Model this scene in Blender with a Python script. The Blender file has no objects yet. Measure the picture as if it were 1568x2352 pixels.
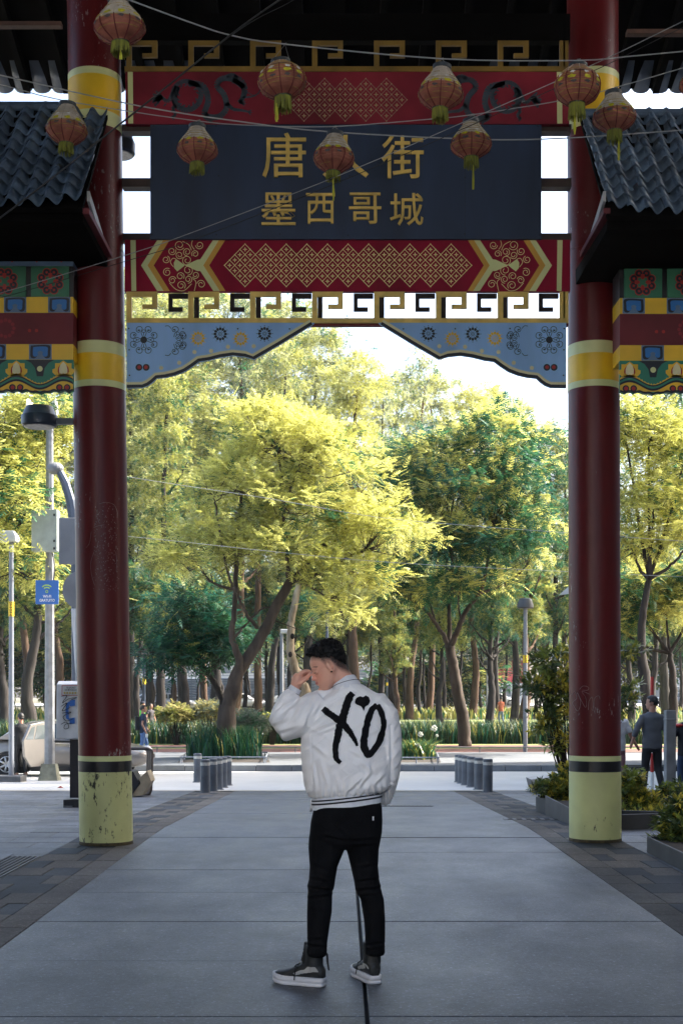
import bpy, bmesh, math, random
import numpy as np
from mathutils import Vector, Matrix
from mathutils.bvhtree import BVHTree

R = math.radians
rng = np.random.default_rng(7)
random.seed(7)
scene = bpy.context.scene
col = scene.collection

# ------------------------------------------------------------------ camera
# measuring frame: the photograph at 1568 x 2352, focal length in the same pixels
F, CX, HZ, H = 3100.0, 784.0, 1600.0, 1.473
cam_d = bpy.data.cameras.new('camera')
cam = bpy.data.objects.new('camera', cam_d)
col.objects.link(cam)
cam.location = (0, 0, H)
cam.rotation_euler = (R(90), 0, 0)
cam_d.sensor_fit = 'HORIZONTAL'
cam_d.sensor_width = 36
cam_d.lens = 36 * F / 1568
cam_d.shift_y = (HZ - 1176) / 1568
cam_d.clip_end = 4000
cam_d.clip_start = 0.1
scene.camera = cam

# ------------------------------------------------------------------ light
SUN_EL, SUN_AZ = 40.0, 74.0      # azimuth measured from +Y towards +X
world = bpy.data.worlds.new('World')
scene.world = world
world.use_nodes = True
wn = world.node_tree.nodes
sky = wn.new('ShaderNodeTexSky')
sky.sky_type = 'NISHITA'
sky.sun_disc = False
sky.sun_elevation = R(SUN_EL)
sky.sun_rotation = R(SUN_AZ)
sky.air_density = 1.0
sky.dust_density = 5.0
sky.ozone_density = 1.0
wn['Background'].inputs['Strength'].default_value = 0.12
world.node_tree.links.new(sky.outputs[0], wn['Background'].inputs['Color'])
sun_d = bpy.data.lights.new('sun', 'SUN')
sun_d.energy = 3.7
sun_d.angle = R(0.5)
sun_d.color = (1.0, 0.95, 0.86)
sun = bpy.data.objects.new('sun', sun_d)
col.objects.link(sun)
sd = Vector((math.sin(R(SUN_AZ)) * math.cos(R(SUN_EL)), math.cos(R(SUN_AZ)) * math.cos(R(SUN_EL)), math.sin(R(SUN_EL))))
sun.rotation_euler = (-sd).to_track_quat('-Z', 'Y').to_euler()
vs = scene.view_settings
vs.view_transform = 'Standard'
vs.look = 'None'
vs.exposure = 2.55
vs.gamma = 1.0
vs.use_curve_mapping = False
scene.cycles.use_denoising = True
scene.cycles.max_bounces = 7
scene.cycles.diffuse_bounces = 4
scene.cycles.transparent_max_bounces = 8
scene.cycles.sample_clamp_indirect = 8

# ------------------------------------------------------------------ measuring helpers
def X(px, Y): return (px - CX) / F * Y
def Z(py, Y): return H + (HZ - py) / F * Y
def P(px, py, Y): return Vector((X(px, Y), Y, Z(py, Y)))
PROFILE = [(-60, 0), (15, 0), (36, -.62), (37.9, -.62), (57, -.62), (130, .45), (1000, .45)]
def g(Y):
    """height of the ground along the street, which dips towards the road and rises again in the park"""
    for (a, za), (b, zb) in zip(PROFILE, PROFILE[1:]):
        if Y <= b:
            return za + (zb - za) * (Y - a) / (b - a)
    return PROFILE[-1][1]
def on_ground(px, py, dz=0.0):
    """where the line of sight through a measured point meets the ground (raised by dz)"""
    lo, hi = 2.0, 400.0
    f = lambda Y: Z(py, Y) - (g(Y) + dz)
    for _ in range(60):
        m = (lo + hi) / 2
        if f(m) > 0: lo = m
        else: hi = m
    return Vector((X(px, lo), lo, g(lo) + dz))

# ------------------------------------------------------------------ materials
_mats = {}
def M(name, c, rough=.6, var=.12, scale=6.0, bump=0.0, bscale=None, metal=0.0, c2=None, spec=.5, detail=4, stretch=None, trans=0.0, coat=0.0):
    if name in _mats: return _mats[name]
    m = bpy.data.materials.new(name); m.use_nodes = True
    nt = m.node_tree; n = nt.nodes; L = nt.links
    b = n['Principled BSDF']
    b.inputs['Roughness'].default_value = rough
    b.inputs['Metallic'].default_value = metal
    b.inputs['Specular IOR Level'].default_value = spec
    if coat: b.inputs['Coat Weight'].default_value = coat; b.inputs['Coat Roughness'].default_value = .15
    if trans: b.inputs['Transmission Weight'].default_value = trans
    tc = n.new('ShaderNodeTexCoord'); mp = n.new('ShaderNodeMapping')
    if stretch: mp.inputs['Scale'].default_value = stretch
    L.new(tc.outputs['Object'], mp.inputs['Vector'])
    nz = n.new('ShaderNodeTexNoise'); nz.inputs['Scale'].default_value = scale; nz.inputs['Detail'].default_value = detail
    L.new(mp.outputs[0], nz.inputs['Vector'])
    rp = n.new('ShaderNodeValToRGB')
    a = [max(0, v * (1 - var)) for v in c]
    z = list(c2) if c2 else [min(1, v * (1 + var)) for v in c]
    rp.color_ramp.elements[0].color = (*a, 1); rp.color_ramp.elements[0].position = .3
    rp.color_ramp.elements[1].color = (*z, 1); rp.color_ramp.elements[1].position = .72
    L.new(nz.outputs['Fac'], rp.inputs['Fac'])
    L.new(rp.outputs['Color'], b.inputs['Base Color'])
    if bump:
        nb = n.new('ShaderNodeTexNoise'); nb.inputs['Scale'].default_value = bscale or scale * 4; nb.inputs['Detail'].default_value = 6
        L.new(mp.outputs[0], nb.inputs['Vector'])
        bp = n.new('ShaderNodeBump'); bp.inputs['Strength'].default_value = bump; bp.inputs['Distance'].default_value = .02
        L.new(nb.outputs['Fac'], bp.inputs['Height']); L.new(bp.outputs[0], b.inputs['Normal'])
    _mats[name] = m
    return m

def glass(name, c=(.02, .025, .03), rough=.05):
    if name in _mats: return _mats[name]
    m = M(name, c, rough=rough, var=.1, scale=2, spec=.8)
    return m

def worn(name, c, chip, rough=.4, amount=.62, scale=9.0, stretch=(1, 1, .35), var=.1, coat=0.0):
    """paint with scratches and chips of another colour, in irregular patches"""
    if name in _mats: return _mats[name]
    m = M(name, c, rough=rough, var=var, scale=1.6, coat=coat)
    nt = m.node_tree; n = nt.nodes; L = nt.links; b = n['Principled BSDF']
    src = b.inputs['Base Color'].links[0].from_socket
    tc = n.new('ShaderNodeTexCoord'); mp = n.new('ShaderNodeMapping'); mp.inputs['Scale'].default_value = stretch
    L.new(tc.outputs['Object'], mp.inputs['Vector'])
    n1 = n.new('ShaderNodeTexNoise'); n1.inputs['Scale'].default_value = scale; n1.inputs['Detail'].default_value = 9; n1.inputs['Roughness'].default_value = .72
    n2 = n.new('ShaderNodeTexNoise'); n2.inputs['Scale'].default_value = 1.7; n2.inputs['Detail'].default_value = 3
    L.new(mp.outputs[0], n1.inputs['Vector']); L.new(tc.outputs['Object'], n2.inputs['Vector'])
    mu = n.new('ShaderNodeMath'); mu.operation = 'MULTIPLY'
    L.new(n1.outputs['Fac'], mu.inputs[0]); L.new(n2.outputs['Fac'], mu.inputs[1])
    rp = n.new('ShaderNodeValToRGB'); e = rp.color_ramp.elements
    e[0].position = amount * .55; e[0].color = (0, 0, 0, 1); e[1].position = amount * .55 + .03; e[1].color = (1, 1, 1, 1)
    L.new(mu.outputs[0], rp.inputs['Fac'])
    mx = n.new('ShaderNodeMix'); mx.data_type = 'RGBA'
    L.new(rp.outputs['Color'], mx.inputs['Factor']); L.new(src, mx.inputs[6]); mx.inputs[7].default_value = (*chip, 1)
    L.new(mx.outputs[2], b.inputs['Base Color'])
    return m

def leaf_mat(name, trans=.45, rough=.55):
    """foliage: colour comes from each leaf's own colour attribute"""
    if name in _mats: return _mats[name]
    m = bpy.data.materials.new(name); m.use_nodes = True
    nt = m.node_tree; n = nt.nodes; L = nt.links
    at = n.new('ShaderNodeAttribute'); at.attribute_name = 'leaf'
    b = n['Principled BSDF']; b.inputs['Roughness'].default_value = rough; b.inputs['Specular IOR Level'].default_value = .25
    tr = n.new('ShaderNodeBsdfTranslucent')
    mx = n.new('ShaderNodeMixShader'); mx.inputs[0].default_value = trans
    L.new(at.outputs['Color'], b.inputs['Base Color']); L.new(at.outputs['Color'], tr.inputs['Color'])
    L.new(b.outputs[0], mx.inputs[1]); L.new(tr.outputs[0], mx.inputs[2])
    L.new(mx.outputs[0], n['Material Output'].inputs['Surface'])
    _mats[name] = m
    return m

# ------------------------------------------------------------------ object helpers
def tag(o, label=None, cat=None, group=None, kind=None):
    if label: o['label'] = label
    if cat: o['category'] = cat
    if group: o['group'] = group
    if kind: o['kind'] = kind
    return o

def thing(name, label, cat, loc=(0, 0, 0), group=None):
    o = bpy.data.objects.new(name, None); col.objects.link(o)
    o.location = loc; o.empty_display_size = .1
    return tag(o, label, cat, group)

def attach(o, parent):
    """child of parent; the child's mesh is written in world coordinates"""
    o.parent = parent
    if parent.type == 'EMPTY' and parent.parent is None:
        o.matrix_parent_inverse = Matrix.Translation(-Vector(parent.location))
    return o

def link(name, me, parent=None):
    o = bpy.data.objects.new(name, me); col.objects.link(o)
    if parent is not None: attach(o, parent)
    return o

def dup(root, loc, label=None, rotz=0.0, scl=None):
    """copy a thing with its parts and sub-parts"""
    r = root.copy(); col.objects.link(r); r.location = loc; r.rotation_euler = (0, 0, rotz)
    if scl: r.scale = (scl, scl, scl)
    if label: r['label'] = label
    for ch in root.children:
        c = ch.copy(); col.objects.link(c); c.parent = r
        for gc in ch.children:
            d = gc.copy(); col.objects.link(d); d.parent = c
    return r

class MB:
    """collects shapes into one mesh"""
    def __init__(s): s.v = []; s.f = []; s.mi = []; s.cur = 0
    def add(s, vs_, fs):
        b = len(s.v); s.v.extend([tuple(p) for p in vs_])
        for f in fs: s.f.append(tuple(i + b for i in f)); s.mi.append(s.cur)
    def box(s, x0, x1, y0, y1, z0, z1):
        s.add([(x0, y0, z0), (x1, y0, z0), (x1, y1, z0), (x0, y1, z0), (x0, y0, z1), (x1, y0, z1), (x1, y1, z1), (x0, y1, z1)],
              [(0, 3, 2, 1), (4, 5, 6, 7), (0, 1, 5, 4), (1, 2, 6, 5), (2, 3, 7, 6), (3, 0, 4, 7)])
    def prism(s, pts, y0, y1):
        """polygon in x,z pulled from y0 to y1"""
        n = len(pts)
        area = sum(pts[i][0] * pts[(i + 1) % n][1] - pts[(i + 1) % n][0] * pts[i][1] for i in range(n))
        if area < 0: pts = pts[::-1]
        s.add([(x, y0, z) for x, z in pts] + [(x, y1, z) for x, z in pts],
              [tuple(range(n)), tuple(range(2 * n - 1, n - 1, -1))] + [(i, i + n, (i + 1) % n + n, (i + 1) % n) for i in range(n)])
    def slab(s, pts, z0, z1):
        """polygon in x,y pulled from z0 to z1"""
        n = len(pts)
        area = sum(pts[i][0] * pts[(i + 1) % n][1] - pts[(i + 1) % n][0] * pts[i][1] for i in range(n))
        if area < 0: pts = pts[::-1]
        s.add([(x, y, z0) for x, y in pts] + [(x, y, z1) for x, y in pts],
              [tuple(range(n - 1, -1, -1)), tuple(range(n, 2 * n))] + [(i, (i + 1) % n, (i + 1) % n + n, i + n) for i in range(n)])
    def strip(s, pts, w, y0, y1, w1=None):
        """a line of width w in x,z as a thin raised strip"""
        pts = [np.array(p, float) for p in pts]; n = len(pts); L_ = []; R_ = []
        for i, p in enumerate(pts):
            t = pts[min(i + 1, n - 1)] - pts[max(i - 1, 0)]; t = t / (np.linalg.norm(t) + 1e-9)
            ww = w if w1 is None else w + (w1 - w) * i / max(1, n - 1)
            nn = np.array([-t[1], t[0]]) * ww / 2
            L_.append(p + nn); R_.append(p - nn)
        for i in range(n - 1):
            q = [R_[i], R_[i + 1], L_[i + 1], L_[i]]
            s.add([(a[0], y0, a[1]) for a in q], [(0, 1, 2, 3)])
    def disc(s, x, z, r, y, n=16, rx=None):
        s.add([(x + (rx or r) * math.cos(2 * math.pi * i / n), y, z + r * math.sin(2 * math.pi * i / n)) for i in range(n)], [tuple(range(n))])
    def poly(s, pts, y):
        n = len(pts)
        area = sum(pts[i][0] * pts[(i + 1) % n][1] - pts[(i + 1) % n][0] * pts[i][1] for i in range(n))
        if area < 0: pts = pts[::-1]
        s.add([(x, y, z) for x, z in pts], [tuple(range(n))])
    def tube(s, path, rad, n=8, cap=True, flat=1.0):
        path = [Vector(p) for p in path]
        if not hasattr(rad, '__len__'): rad = [rad] * len(path)
        t = (path[1] - path[0]).normalized()
        u = t.orthogonal().normalized(); rings = []
        for i, p in enumerate(path):
            t2 = (path[min(i + 1, len(path) - 1)] - path[max(i - 1, 0)]).normalized()
            q = t.rotation_difference(t2); u = (q @ u).normalized(); t = t2
            u = (u - t * u.dot(t)).normalized(); v = t.cross(u)
            rings.append([p + (u * math.cos(2 * math.pi * k / n) * flat + v * math.sin(2 * math.pi * k / n)) * rad[i] for k in range(n)])
        s.loft(rings, cap)
    def loft(s, rings, cap=True):
        n = len(rings[0]); vs_ = [p for r in rings for p in r]; fs = []
        for i in range(len(rings) - 1):
            for k in range(n):
                a = i * n + k; b = i * n + (k + 1) % n
                fs.append((a, b, b + n, a + n))
        if cap:
            fs.append(tuple(range(n - 1, -1, -1))); fs.append(tuple(range((len(rings) - 1) * n, len(rings) * n)))
        s.add(vs_, fs)
    def lathe(s, prof, cx, cy, n=24, cap=True, sx=1.0, sy=1.0):
        s.loft([[(cx + r * sx * math.cos(2 * math.pi * k / n), cy + r * sy * math.sin(2 * math.pi * k / n), z) for k in range(n)] for r, z in prof], cap)
    def ball(s, c, r, n=12, m=8, rot=None):
        if not hasattr(r, '__len__'): r = (r, r, r)
        c = Vector(c); rings = []
        for i in range(1, m):
            a = math.pi * i / m - math.pi / 2
            ring = []
            for k in range(n):
                b = 2 * math.pi * k / n
                p = Vector((r[0] * math.cos(a) * math.cos(b), r[1] * math.cos(a) * math.sin(b), r[2] * math.sin(a)))
                if rot: p = rot @ p
                ring.append(c + p)
            rings.append(ring)
        s.loft(rings, True)
    def mesh(s, name, mats=None, smooth=False):
        me = bpy.data.meshes.new(name)
        me.from_pydata([tuple(p) for p in s.v], [], s.f)
        if mats:
            for m in (mats if isinstance(mats, (list, tuple)) else [mats]): me.materials.append(m)
            if len(me.materials) > 1: me.polygons.foreach_set('material_index', s.mi)
        if smooth: me.polygons.foreach_set('use_smooth', [True] * len(me.polygons))
        me.update()
        return me
    def build(s, name, mats, parent=None, smooth=False):
        return link(name, s.mesh(name, mats, smooth), parent)

def smooth_by_angle(o, deg=35):
    me = o.data
    me.polygons.foreach_set('use_smooth', [True] * len(me.polygons))
    try: me.set_sharp_from_angle(angle=R(deg))
    except Exception: pass
    return o

def bevel(o, w=.01, seg=2):
    md = o.modifiers.new('bevel', 'BEVEL'); md.width = w; md.segments = seg; md.limit_method = 'ANGLE'; md.angle_limit = R(40)
    return o

def text_shape(txt, bold=0.0, extrude=0.0):
    """letters as vertices (x, z, depth) scaled to a 0..1 box, and faces"""
    cu = bpy.data.curves.new('lettering', 'FONT'); cu.body = txt; cu.offset = bold; cu.extrude = extrude; cu.resolution_u = 3
    o = bpy.data.objects.new('lettering', cu); col.objects.link(o)
    bpy.context.view_layer.update()
    me = bpy.data.meshes.new_from_object(o.evaluated_get(bpy.context.evaluated_depsgraph_get()))
    v = np.array([p.co[:] for p in me.vertices]); f = [tuple(p.vertices) for p in me.polygons]
    bpy.data.objects.remove(o); bpy.data.curves.remove(cu); bpy.data.meshes.remove(me)
    lo = v.min(0); hi = v.max(0)
    v[:, 0] = (v[:, 0] - lo[0]) / (hi[0] - lo[0]); v[:, 1] = (v[:, 1] - lo[1]) / (hi[1] - lo[1])
    return v, f
def put_text(mb, txt, x0, x1, z0, z1, y, depth=.0, bold=0.0):
    v, f = text_shape(txt, bold, .5 if depth else 0)
    mb.add([(x0 + a[0] * (x1 - x0), y - (a[2] * depth if depth else 0), z0 + a[1] * (z1 - z0)) for a in v], f)

def voxel(mb, name, size, smooth_it=4, smooth_f=.5):
    """join overlapping shapes into one continuous skin"""
    me = mb.mesh(name); o = link(name, me)
    md = o.modifiers.new('r', 'REMESH'); md.mode = 'VOXEL'; md.voxel_size = size
    if smooth_it:
        ms = o.modifiers.new('s', 'SMOOTH'); ms.iterations = smooth_it; ms.factor = smooth_f
    bpy.context.view_layer.update()
    out = bpy.data.meshes.new_from_object(o.evaluated_get(bpy.context.evaluated_depsgraph_get()))
    bpy.data.objects.remove(o); bpy.data.meshes.remove(me)
    out.polygons.foreach_set('use_smooth', [True] * len(out.polygons))
    out.name = name
    return out
def get_co(me):
    a = np.empty(len(me.vertices) * 3); me.vertices.foreach_get('co', a); return a.reshape(-1, 3)
def get_no(me):
    a = np.empty(len(me.vertices) * 3); me.vertices.foreach_get('normal', a); return a.reshape(-1, 3)
def set_co(me, a):
    me.vertices.foreach_set('co', a.ravel()); me.update()
# ================================================================== ground, paving, road
def stone(name, c, rough=.5, var=.25, grain=.25, rnd=.3, scale=1.4, bump=.25, blotch=.35, spec=.5, wear=0.0):
    """stone laid in pieces: grain in world space, each piece a little lighter or darker"""
    m = bpy.data.materials.new(name); m.use_nodes = True
    nt = m.node_tree; n = nt.nodes; L = nt.links; b = n['Principled BSDF']
    b.inputs['Specular IOR Level'].default_value = spec
    ge = n.new('ShaderNodeNewGeometry'); oi = n.new('ShaderNodeObjectInfo')
    mp = n.new('ShaderNodeMapping'); mp.inputs['Scale'].default_value = (1, .55, 1); L.new(ge.outputs['Position'], mp.inputs['Vector'])
    big = n.new('ShaderNodeTexNoise'); big.inputs['Scale'].default_value = scale; big.inputs['Detail'].default_value = 6; big.inputs['Roughness'].default_value = .65
    L.new(mp.outputs[0], big.inputs['Vector'])
    fine = n.new('ShaderNodeTexNoise'); fine.inputs['Scale'].default_value = 60; fine.inputs['Detail'].default_value = 5; fine.inputs['Roughness'].default_value = .8
    L.new(mp.outputs[0], fine.inputs['Vector'])
    def lin(sock, lo, hi):
        mr = n.new('ShaderNodeMapRange'); mr.inputs[1].default_value = .25; mr.inputs[2].default_value = .75
        mr.inputs[3].default_value = lo; mr.inputs[4].default_value = hi; L.new(sock, mr.inputs[0]); return mr.outputs[0]
    def mul(a, bb):
        q = n.new('ShaderNodeMath'); q.operation = 'MULTIPLY'; L.new(a, q.inputs[0]); L.new(bb, q.inputs[1]); return q.outputs[0]
    r = n.new('ShaderNodeMapRange'); r.inputs[3].default_value = 1 - rnd; r.inputs[4].default_value = 1 + rnd; L.new(oi.outputs['Random'], r.inputs[0])
    k = mul(mul(lin(big.outputs['Fac'], 1 - blotch, 1 + blotch), lin(fine.outputs['Fac'], 1 - grain, 1 + grain)), r.outputs[0])
    if wear:
        mid = n.new('ShaderNodeTexNoise'); mid.inputs['Scale'].default_value = 20; mid.inputs['Detail'].default_value = 8; mid.inputs['Roughness'].default_value = .85
        L.new(ge.outputs['Position'], mid.inputs['Vector']); k = mul(k, lin(mid.outputs['Fac'], max(.12, 1 - 1.0 * wear), 1 + 1.15 * wear))
        fl = n.new('ShaderNodeTexNoise'); fl.inputs['Scale'].default_value = 48; fl.inputs['Detail'].default_value = 1; L.new(ge.outputs['Position'], fl.inputs['Vector'])
        mr = n.new('ShaderNodeMapRange'); mr.inputs[1].default_value = .62; mr.inputs[2].default_value = .70; mr.inputs[3].default_value = 1; mr.inputs[4].default_value = 1 + 1.8 * wear; L.new(fl.outputs['Fac'], mr.inputs[0]); k = mul(k, mr.outputs[0])
        st = n.new('ShaderNodeTexNoise'); st.inputs['Scale'].default_value = .55; st.inputs['Detail'].default_value = 7; st.inputs['Roughness'].default_value = .6; L.new(ge.outputs['Position'], st.inputs['Vector'])
        mr = n.new('ShaderNodeMapRange'); mr.inputs[1].default_value = .52; mr.inputs[2].default_value = .68; mr.inputs[3].default_value = 1; mr.inputs[4].default_value = 1 - .62 * wear; L.new(st.outputs['Fac'], mr.inputs[0]); k = mul(k, mr.outputs[0])
        vo = n.new('ShaderNodeTexVoronoi'); vo.inputs['Scale'].default_value = 1.5; L.new(ge.outputs['Position'], vo.inputs['Vector'])
        mr = n.new('ShaderNodeMapRange'); mr.inputs[1].default_value = .018; mr.inputs[2].default_value = .03; mr.inputs[3].default_value = .35; mr.inputs[4].default_value = 1; L.new(vo.outputs['Distance'], mr.inputs[0]); k = mul(k, mr.outputs[0])
    vm = n.new('ShaderNodeVectorMath'); vm.operation = 'SCALE'; vm.inputs[0].default_value = c; L.new(k, vm.inputs['Scale'])
    L.new(vm.outputs[0], b.inputs['Base Color'])
    L.new(lin(big.outputs['Fac'], rough + .12, rough - .1), b.inputs['Roughness'])
    bp = n.new('ShaderNodeBump'); bp.inputs['Strength'].default_value = bump; bp.inputs['Distance'].default_value = .006
    L.new(mid.outputs['Fac'] if wear else fine.outputs['Fac'], bp.inputs['Height']); L.new(bp.outputs[0], b.inputs['Normal'])
    if wear: bp.inputs['Distance'].default_value = .012
    return m

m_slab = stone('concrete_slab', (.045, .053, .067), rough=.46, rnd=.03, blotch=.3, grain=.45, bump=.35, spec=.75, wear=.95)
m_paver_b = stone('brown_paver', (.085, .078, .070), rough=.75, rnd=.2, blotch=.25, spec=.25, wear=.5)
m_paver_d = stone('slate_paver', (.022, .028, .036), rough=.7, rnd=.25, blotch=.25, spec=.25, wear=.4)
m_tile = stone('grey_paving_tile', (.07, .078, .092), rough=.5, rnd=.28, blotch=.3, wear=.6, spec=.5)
m_mortar = stone('mortar', (.018, .018, .018), rough=.85, rnd=0)
m_road = stone('light_concrete_road', (.46, .455, .43), rough=.6, rnd=0, blotch=.12, grain=.12, scale=.6)
m_walk = stone('park_pavement', (.11, .118, .127), rough=.7, rnd=0, blotch=.14, grain=.12, scale=.5)
m_kerb = stone('kerb_stone', (.13, .14, .15), rough=.7, rnd=.15)
m_soil = stone('park_soil', (.075, .07, .04), rough=.9, rnd=0, blotch=.5, grain=.4)
m_mulch = stone('red_mulch', (.12, .045, .032), rough=.9, rnd=0, blotch=.5, grain=.5, scale=3)
m_grass = stone('short_grass', (.13, .16, .035), rough=.9, rnd=0, blotch=.5, grain=.4, scale=.9)

def sheet(mb, x0, x1, ya, yb, dz=0.0, step=None):
    ys = sorted({ya, yb} | {y for y, _ in PROFILE if ya < y < yb})
    vs_ = []; fs = []
    for i, y in enumerate(ys):
        vs_ += [(x0, y, g(y) + dz), (x1, y, g(y) + dz)]
        if i: fs.append((2 * i - 2, 2 * i - 1, 2 * i + 1, 2 * i))
    mb.add(vs_, fs)

b = MB(); sheet(b, -700, 700, -60, 900, -.05)
tag(b.build('ground', m_soil), 'dark bare ground under the paving and the park trees', kind='structure')

# the paved street: bed with every slab, paver and tile laid on it
b = MB(); sheet(b, -9, 9, -12, 25.4, -.03)
plaza = b.build('pavement', m_mortar)
tag(plaza, 'dark jointed pedestrian street paving running under the gate', kind='structure')
TH = .028
def piece(name, x0, x1, y0, y1, mat, gap=.006, drop=0.0, cache={}):
    w, l = round(x1 - x0 - gap, 3), round(y1 - y0 - gap, 3)
    k = (name, w, l, mat.name)
    if k not in cache:
        q = MB(); e = .0035
        q.loft([[(-w / 2, -l / 2, -TH), (w / 2, -l / 2, -TH), (w / 2, l / 2, -TH), (-w / 2, l / 2, -TH)],
                [(-w / 2, -l / 2, -e), (w / 2, -l / 2, -e), (w / 2, l / 2, -e), (-w / 2, l / 2, -e)],
                [(-w / 2 + e, -l / 2 + e, 0), (w / 2 - e, -l / 2 + e, 0), (w / 2 - e, l / 2 - e, 0), (-w / 2 + e, l / 2 - e, 0)]])
        cache[k] = q.mesh(name, mat)
    o = link(name, cache[k], plaza)
    yc = (y0 + y1) / 2
    o.location = ((x0 + x1) / 2, yc, g(yc) + random.uniform(-.0025, .0015) - drop)
    o.rotation_euler = (math.atan2(g(y1) - g(y0), y1 - y0), 0, 0)
    return o
XL, XR, XJ = -2.0, 2.1, .11
y = 6.21 - 1.31 * 6
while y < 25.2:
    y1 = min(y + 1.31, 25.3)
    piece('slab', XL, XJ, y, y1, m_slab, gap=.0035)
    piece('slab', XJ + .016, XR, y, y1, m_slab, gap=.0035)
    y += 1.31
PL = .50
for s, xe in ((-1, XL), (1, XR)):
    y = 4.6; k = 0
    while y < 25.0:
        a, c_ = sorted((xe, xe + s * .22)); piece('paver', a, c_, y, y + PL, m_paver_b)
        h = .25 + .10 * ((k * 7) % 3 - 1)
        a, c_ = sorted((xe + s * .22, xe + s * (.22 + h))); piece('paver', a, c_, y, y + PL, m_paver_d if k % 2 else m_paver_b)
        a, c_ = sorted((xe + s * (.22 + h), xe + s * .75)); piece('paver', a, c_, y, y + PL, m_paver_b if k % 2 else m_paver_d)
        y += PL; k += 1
def tiles(x_from, s, ncol, ya, yb, w=.62, l=.42, vis=lambda x, y: True):
    j = 0; y = ya
    while y < yb:
        off = (j % 2) * .31
        for i in range(ncol):
            a = x_from + s * (i * w - off if i else 0); c_ = x_from + s * ((i + 1) * w - off)
            a, c_ = sorted((a, c_))
            if c_ - a < .1 or not vis((a + c_) / 2, y): continue
            piece('tile', a, c_, y, y + l, m_tile)
        y += l; j += 1
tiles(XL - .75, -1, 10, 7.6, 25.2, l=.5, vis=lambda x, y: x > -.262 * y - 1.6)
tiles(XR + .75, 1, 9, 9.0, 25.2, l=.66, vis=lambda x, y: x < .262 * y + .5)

b = MB(); sheet(b, -7.2, 7.3, -59, -1.62, 0.0)  # unseen stretch, laid pale to bounce light onto the gate
tag(b.build('street', stone('pale_bounce_street', (.36, .36, .35), rough=.7, rnd=0)), 'unseen pale street sheet behind the camera, laid to bounce light', kind='structure')
# slotted drains
def drain(label, x0, x1, y0, y1, along_x, n):
    t = thing('drain_grate', label, 'drain', ((x0 + x1) / 2, (y0 + y1) / 2, g(y0)))
    q = MB(); zz = g((y0 + y1) / 2) + .003
    q.box(x0, x1, y0, y1, zz - .02, zz); q.build('pit', M('drain_black', (.006, .006, .007), rough=.9), t)
    for i in range(n + 1):
        q = MB()
        if along_x:
            xx = x0 + (x1 - x0) * i / n; q.box(xx - .022, xx + .022, y0, y1, zz, zz + .006)
        else:
            xx = x0 + (x1 - x0) * i / n; q.box(xx - .008, xx + .008, y0, y1, zz, zz + .006)
        q.build('bar', M('drain_iron', (.09, .09, .095), rough=.5, metal=.6), t)
drain('slotted drain in the paving by the planter, right of the lane', 2.02, 3.05, 16.55, 16.75, True, 9)
drain('long dark drain grate at the left picture edge among the grey tiles', -3.05, -2.77, 9.6, 12.4, False, 6)
p = on_ground(925, 1852)
drain('small iron drain grate on the lane just right of the man in the white jacket', p.x - .3, p.x + .42, p.y - .1, p.y + .1, True, 12)

# road between the plaza and the park
b = MB(); sheet(b, -400, 400, 25.4, 37.9, -.012)
tag(b.build('road', m_road), 'pale concrete road crossing behind the gate', kind='structure')
b = MB(); sheet(b, -400, 400, 25.35, 25.75, .004)
tag(b.build('road_edge_band', stone('pale_edge_band', (.33, .31, .26), rough=.7, rnd=0)), 'cream paving band along the near edge of the road', kind='structure')
b = MB(); sheet(b, -400, 400, 38.2, 47.0, .15)
tag(b.build('sidewalk', m_walk), 'grey park pavement beyond the road', kind='structure')
b = MB(); b.box(-400, 400, 37.9, 38.22, g(38) - .05, g(38) + .12)
kerb = b.build('kerb', m_mortar); tag(kerb, 'dark stone kerb along the far side of the road', kind='structure')
q = MB(); q.box(-.49, .49, 0, .3, -.16, .0); me = q.mesh('kerb_stone', m_kerb)
for i in range(-7, 8):
    o = link('kerb_stone', me, kerb); o.location = (i * 1.0 + .1, 37.885, g(38) + .157 + random.uniform(-.004, .004))
b = MB(); sheet(b, -400, 400, 47.0, 54.5, .13)
tag(b.build('mulch_bed', m_mulch), 'red brown mulch bed along the park edge', kind='structure')
b = MB(); sheet(b, -400, 400, 50.6, 52.6, .136); sheet(b, -400, 400, 54.5, 62, .12); sheet(b, -400, 400, 75, 92, .0)
tag(b.build('grass_strip', m_grass), 'thin strips of worn grass in the park', kind='structure')
b = MB(); sheet(b, -690, 690, 150, 190, .02)
tag(b.build('far_road', M('far_asphalt', (.3, .3, .3), rough=.8)), 'pale avenue on the far side of the park', kind='structure')
# low tube rail at the edge of the mulch bed
q = MB(); zz = g(47) + .13
for i in range(-12, 13):
    q.tube([(i * 1.6, 46.9, zz), (i * 1.6, 46.9, zz + .2)], .02, 6)
q.tube([(-20, 46.9, zz + .2), (20, 46.9, zz + .2)], .022, 6)
tag(q.build('bed_rail', M('grey_tube', (.10, .11, .12), rough=.5, metal=.5)), 'low grey tube rail along the edge of the red mulch bed', 'rail')
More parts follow.
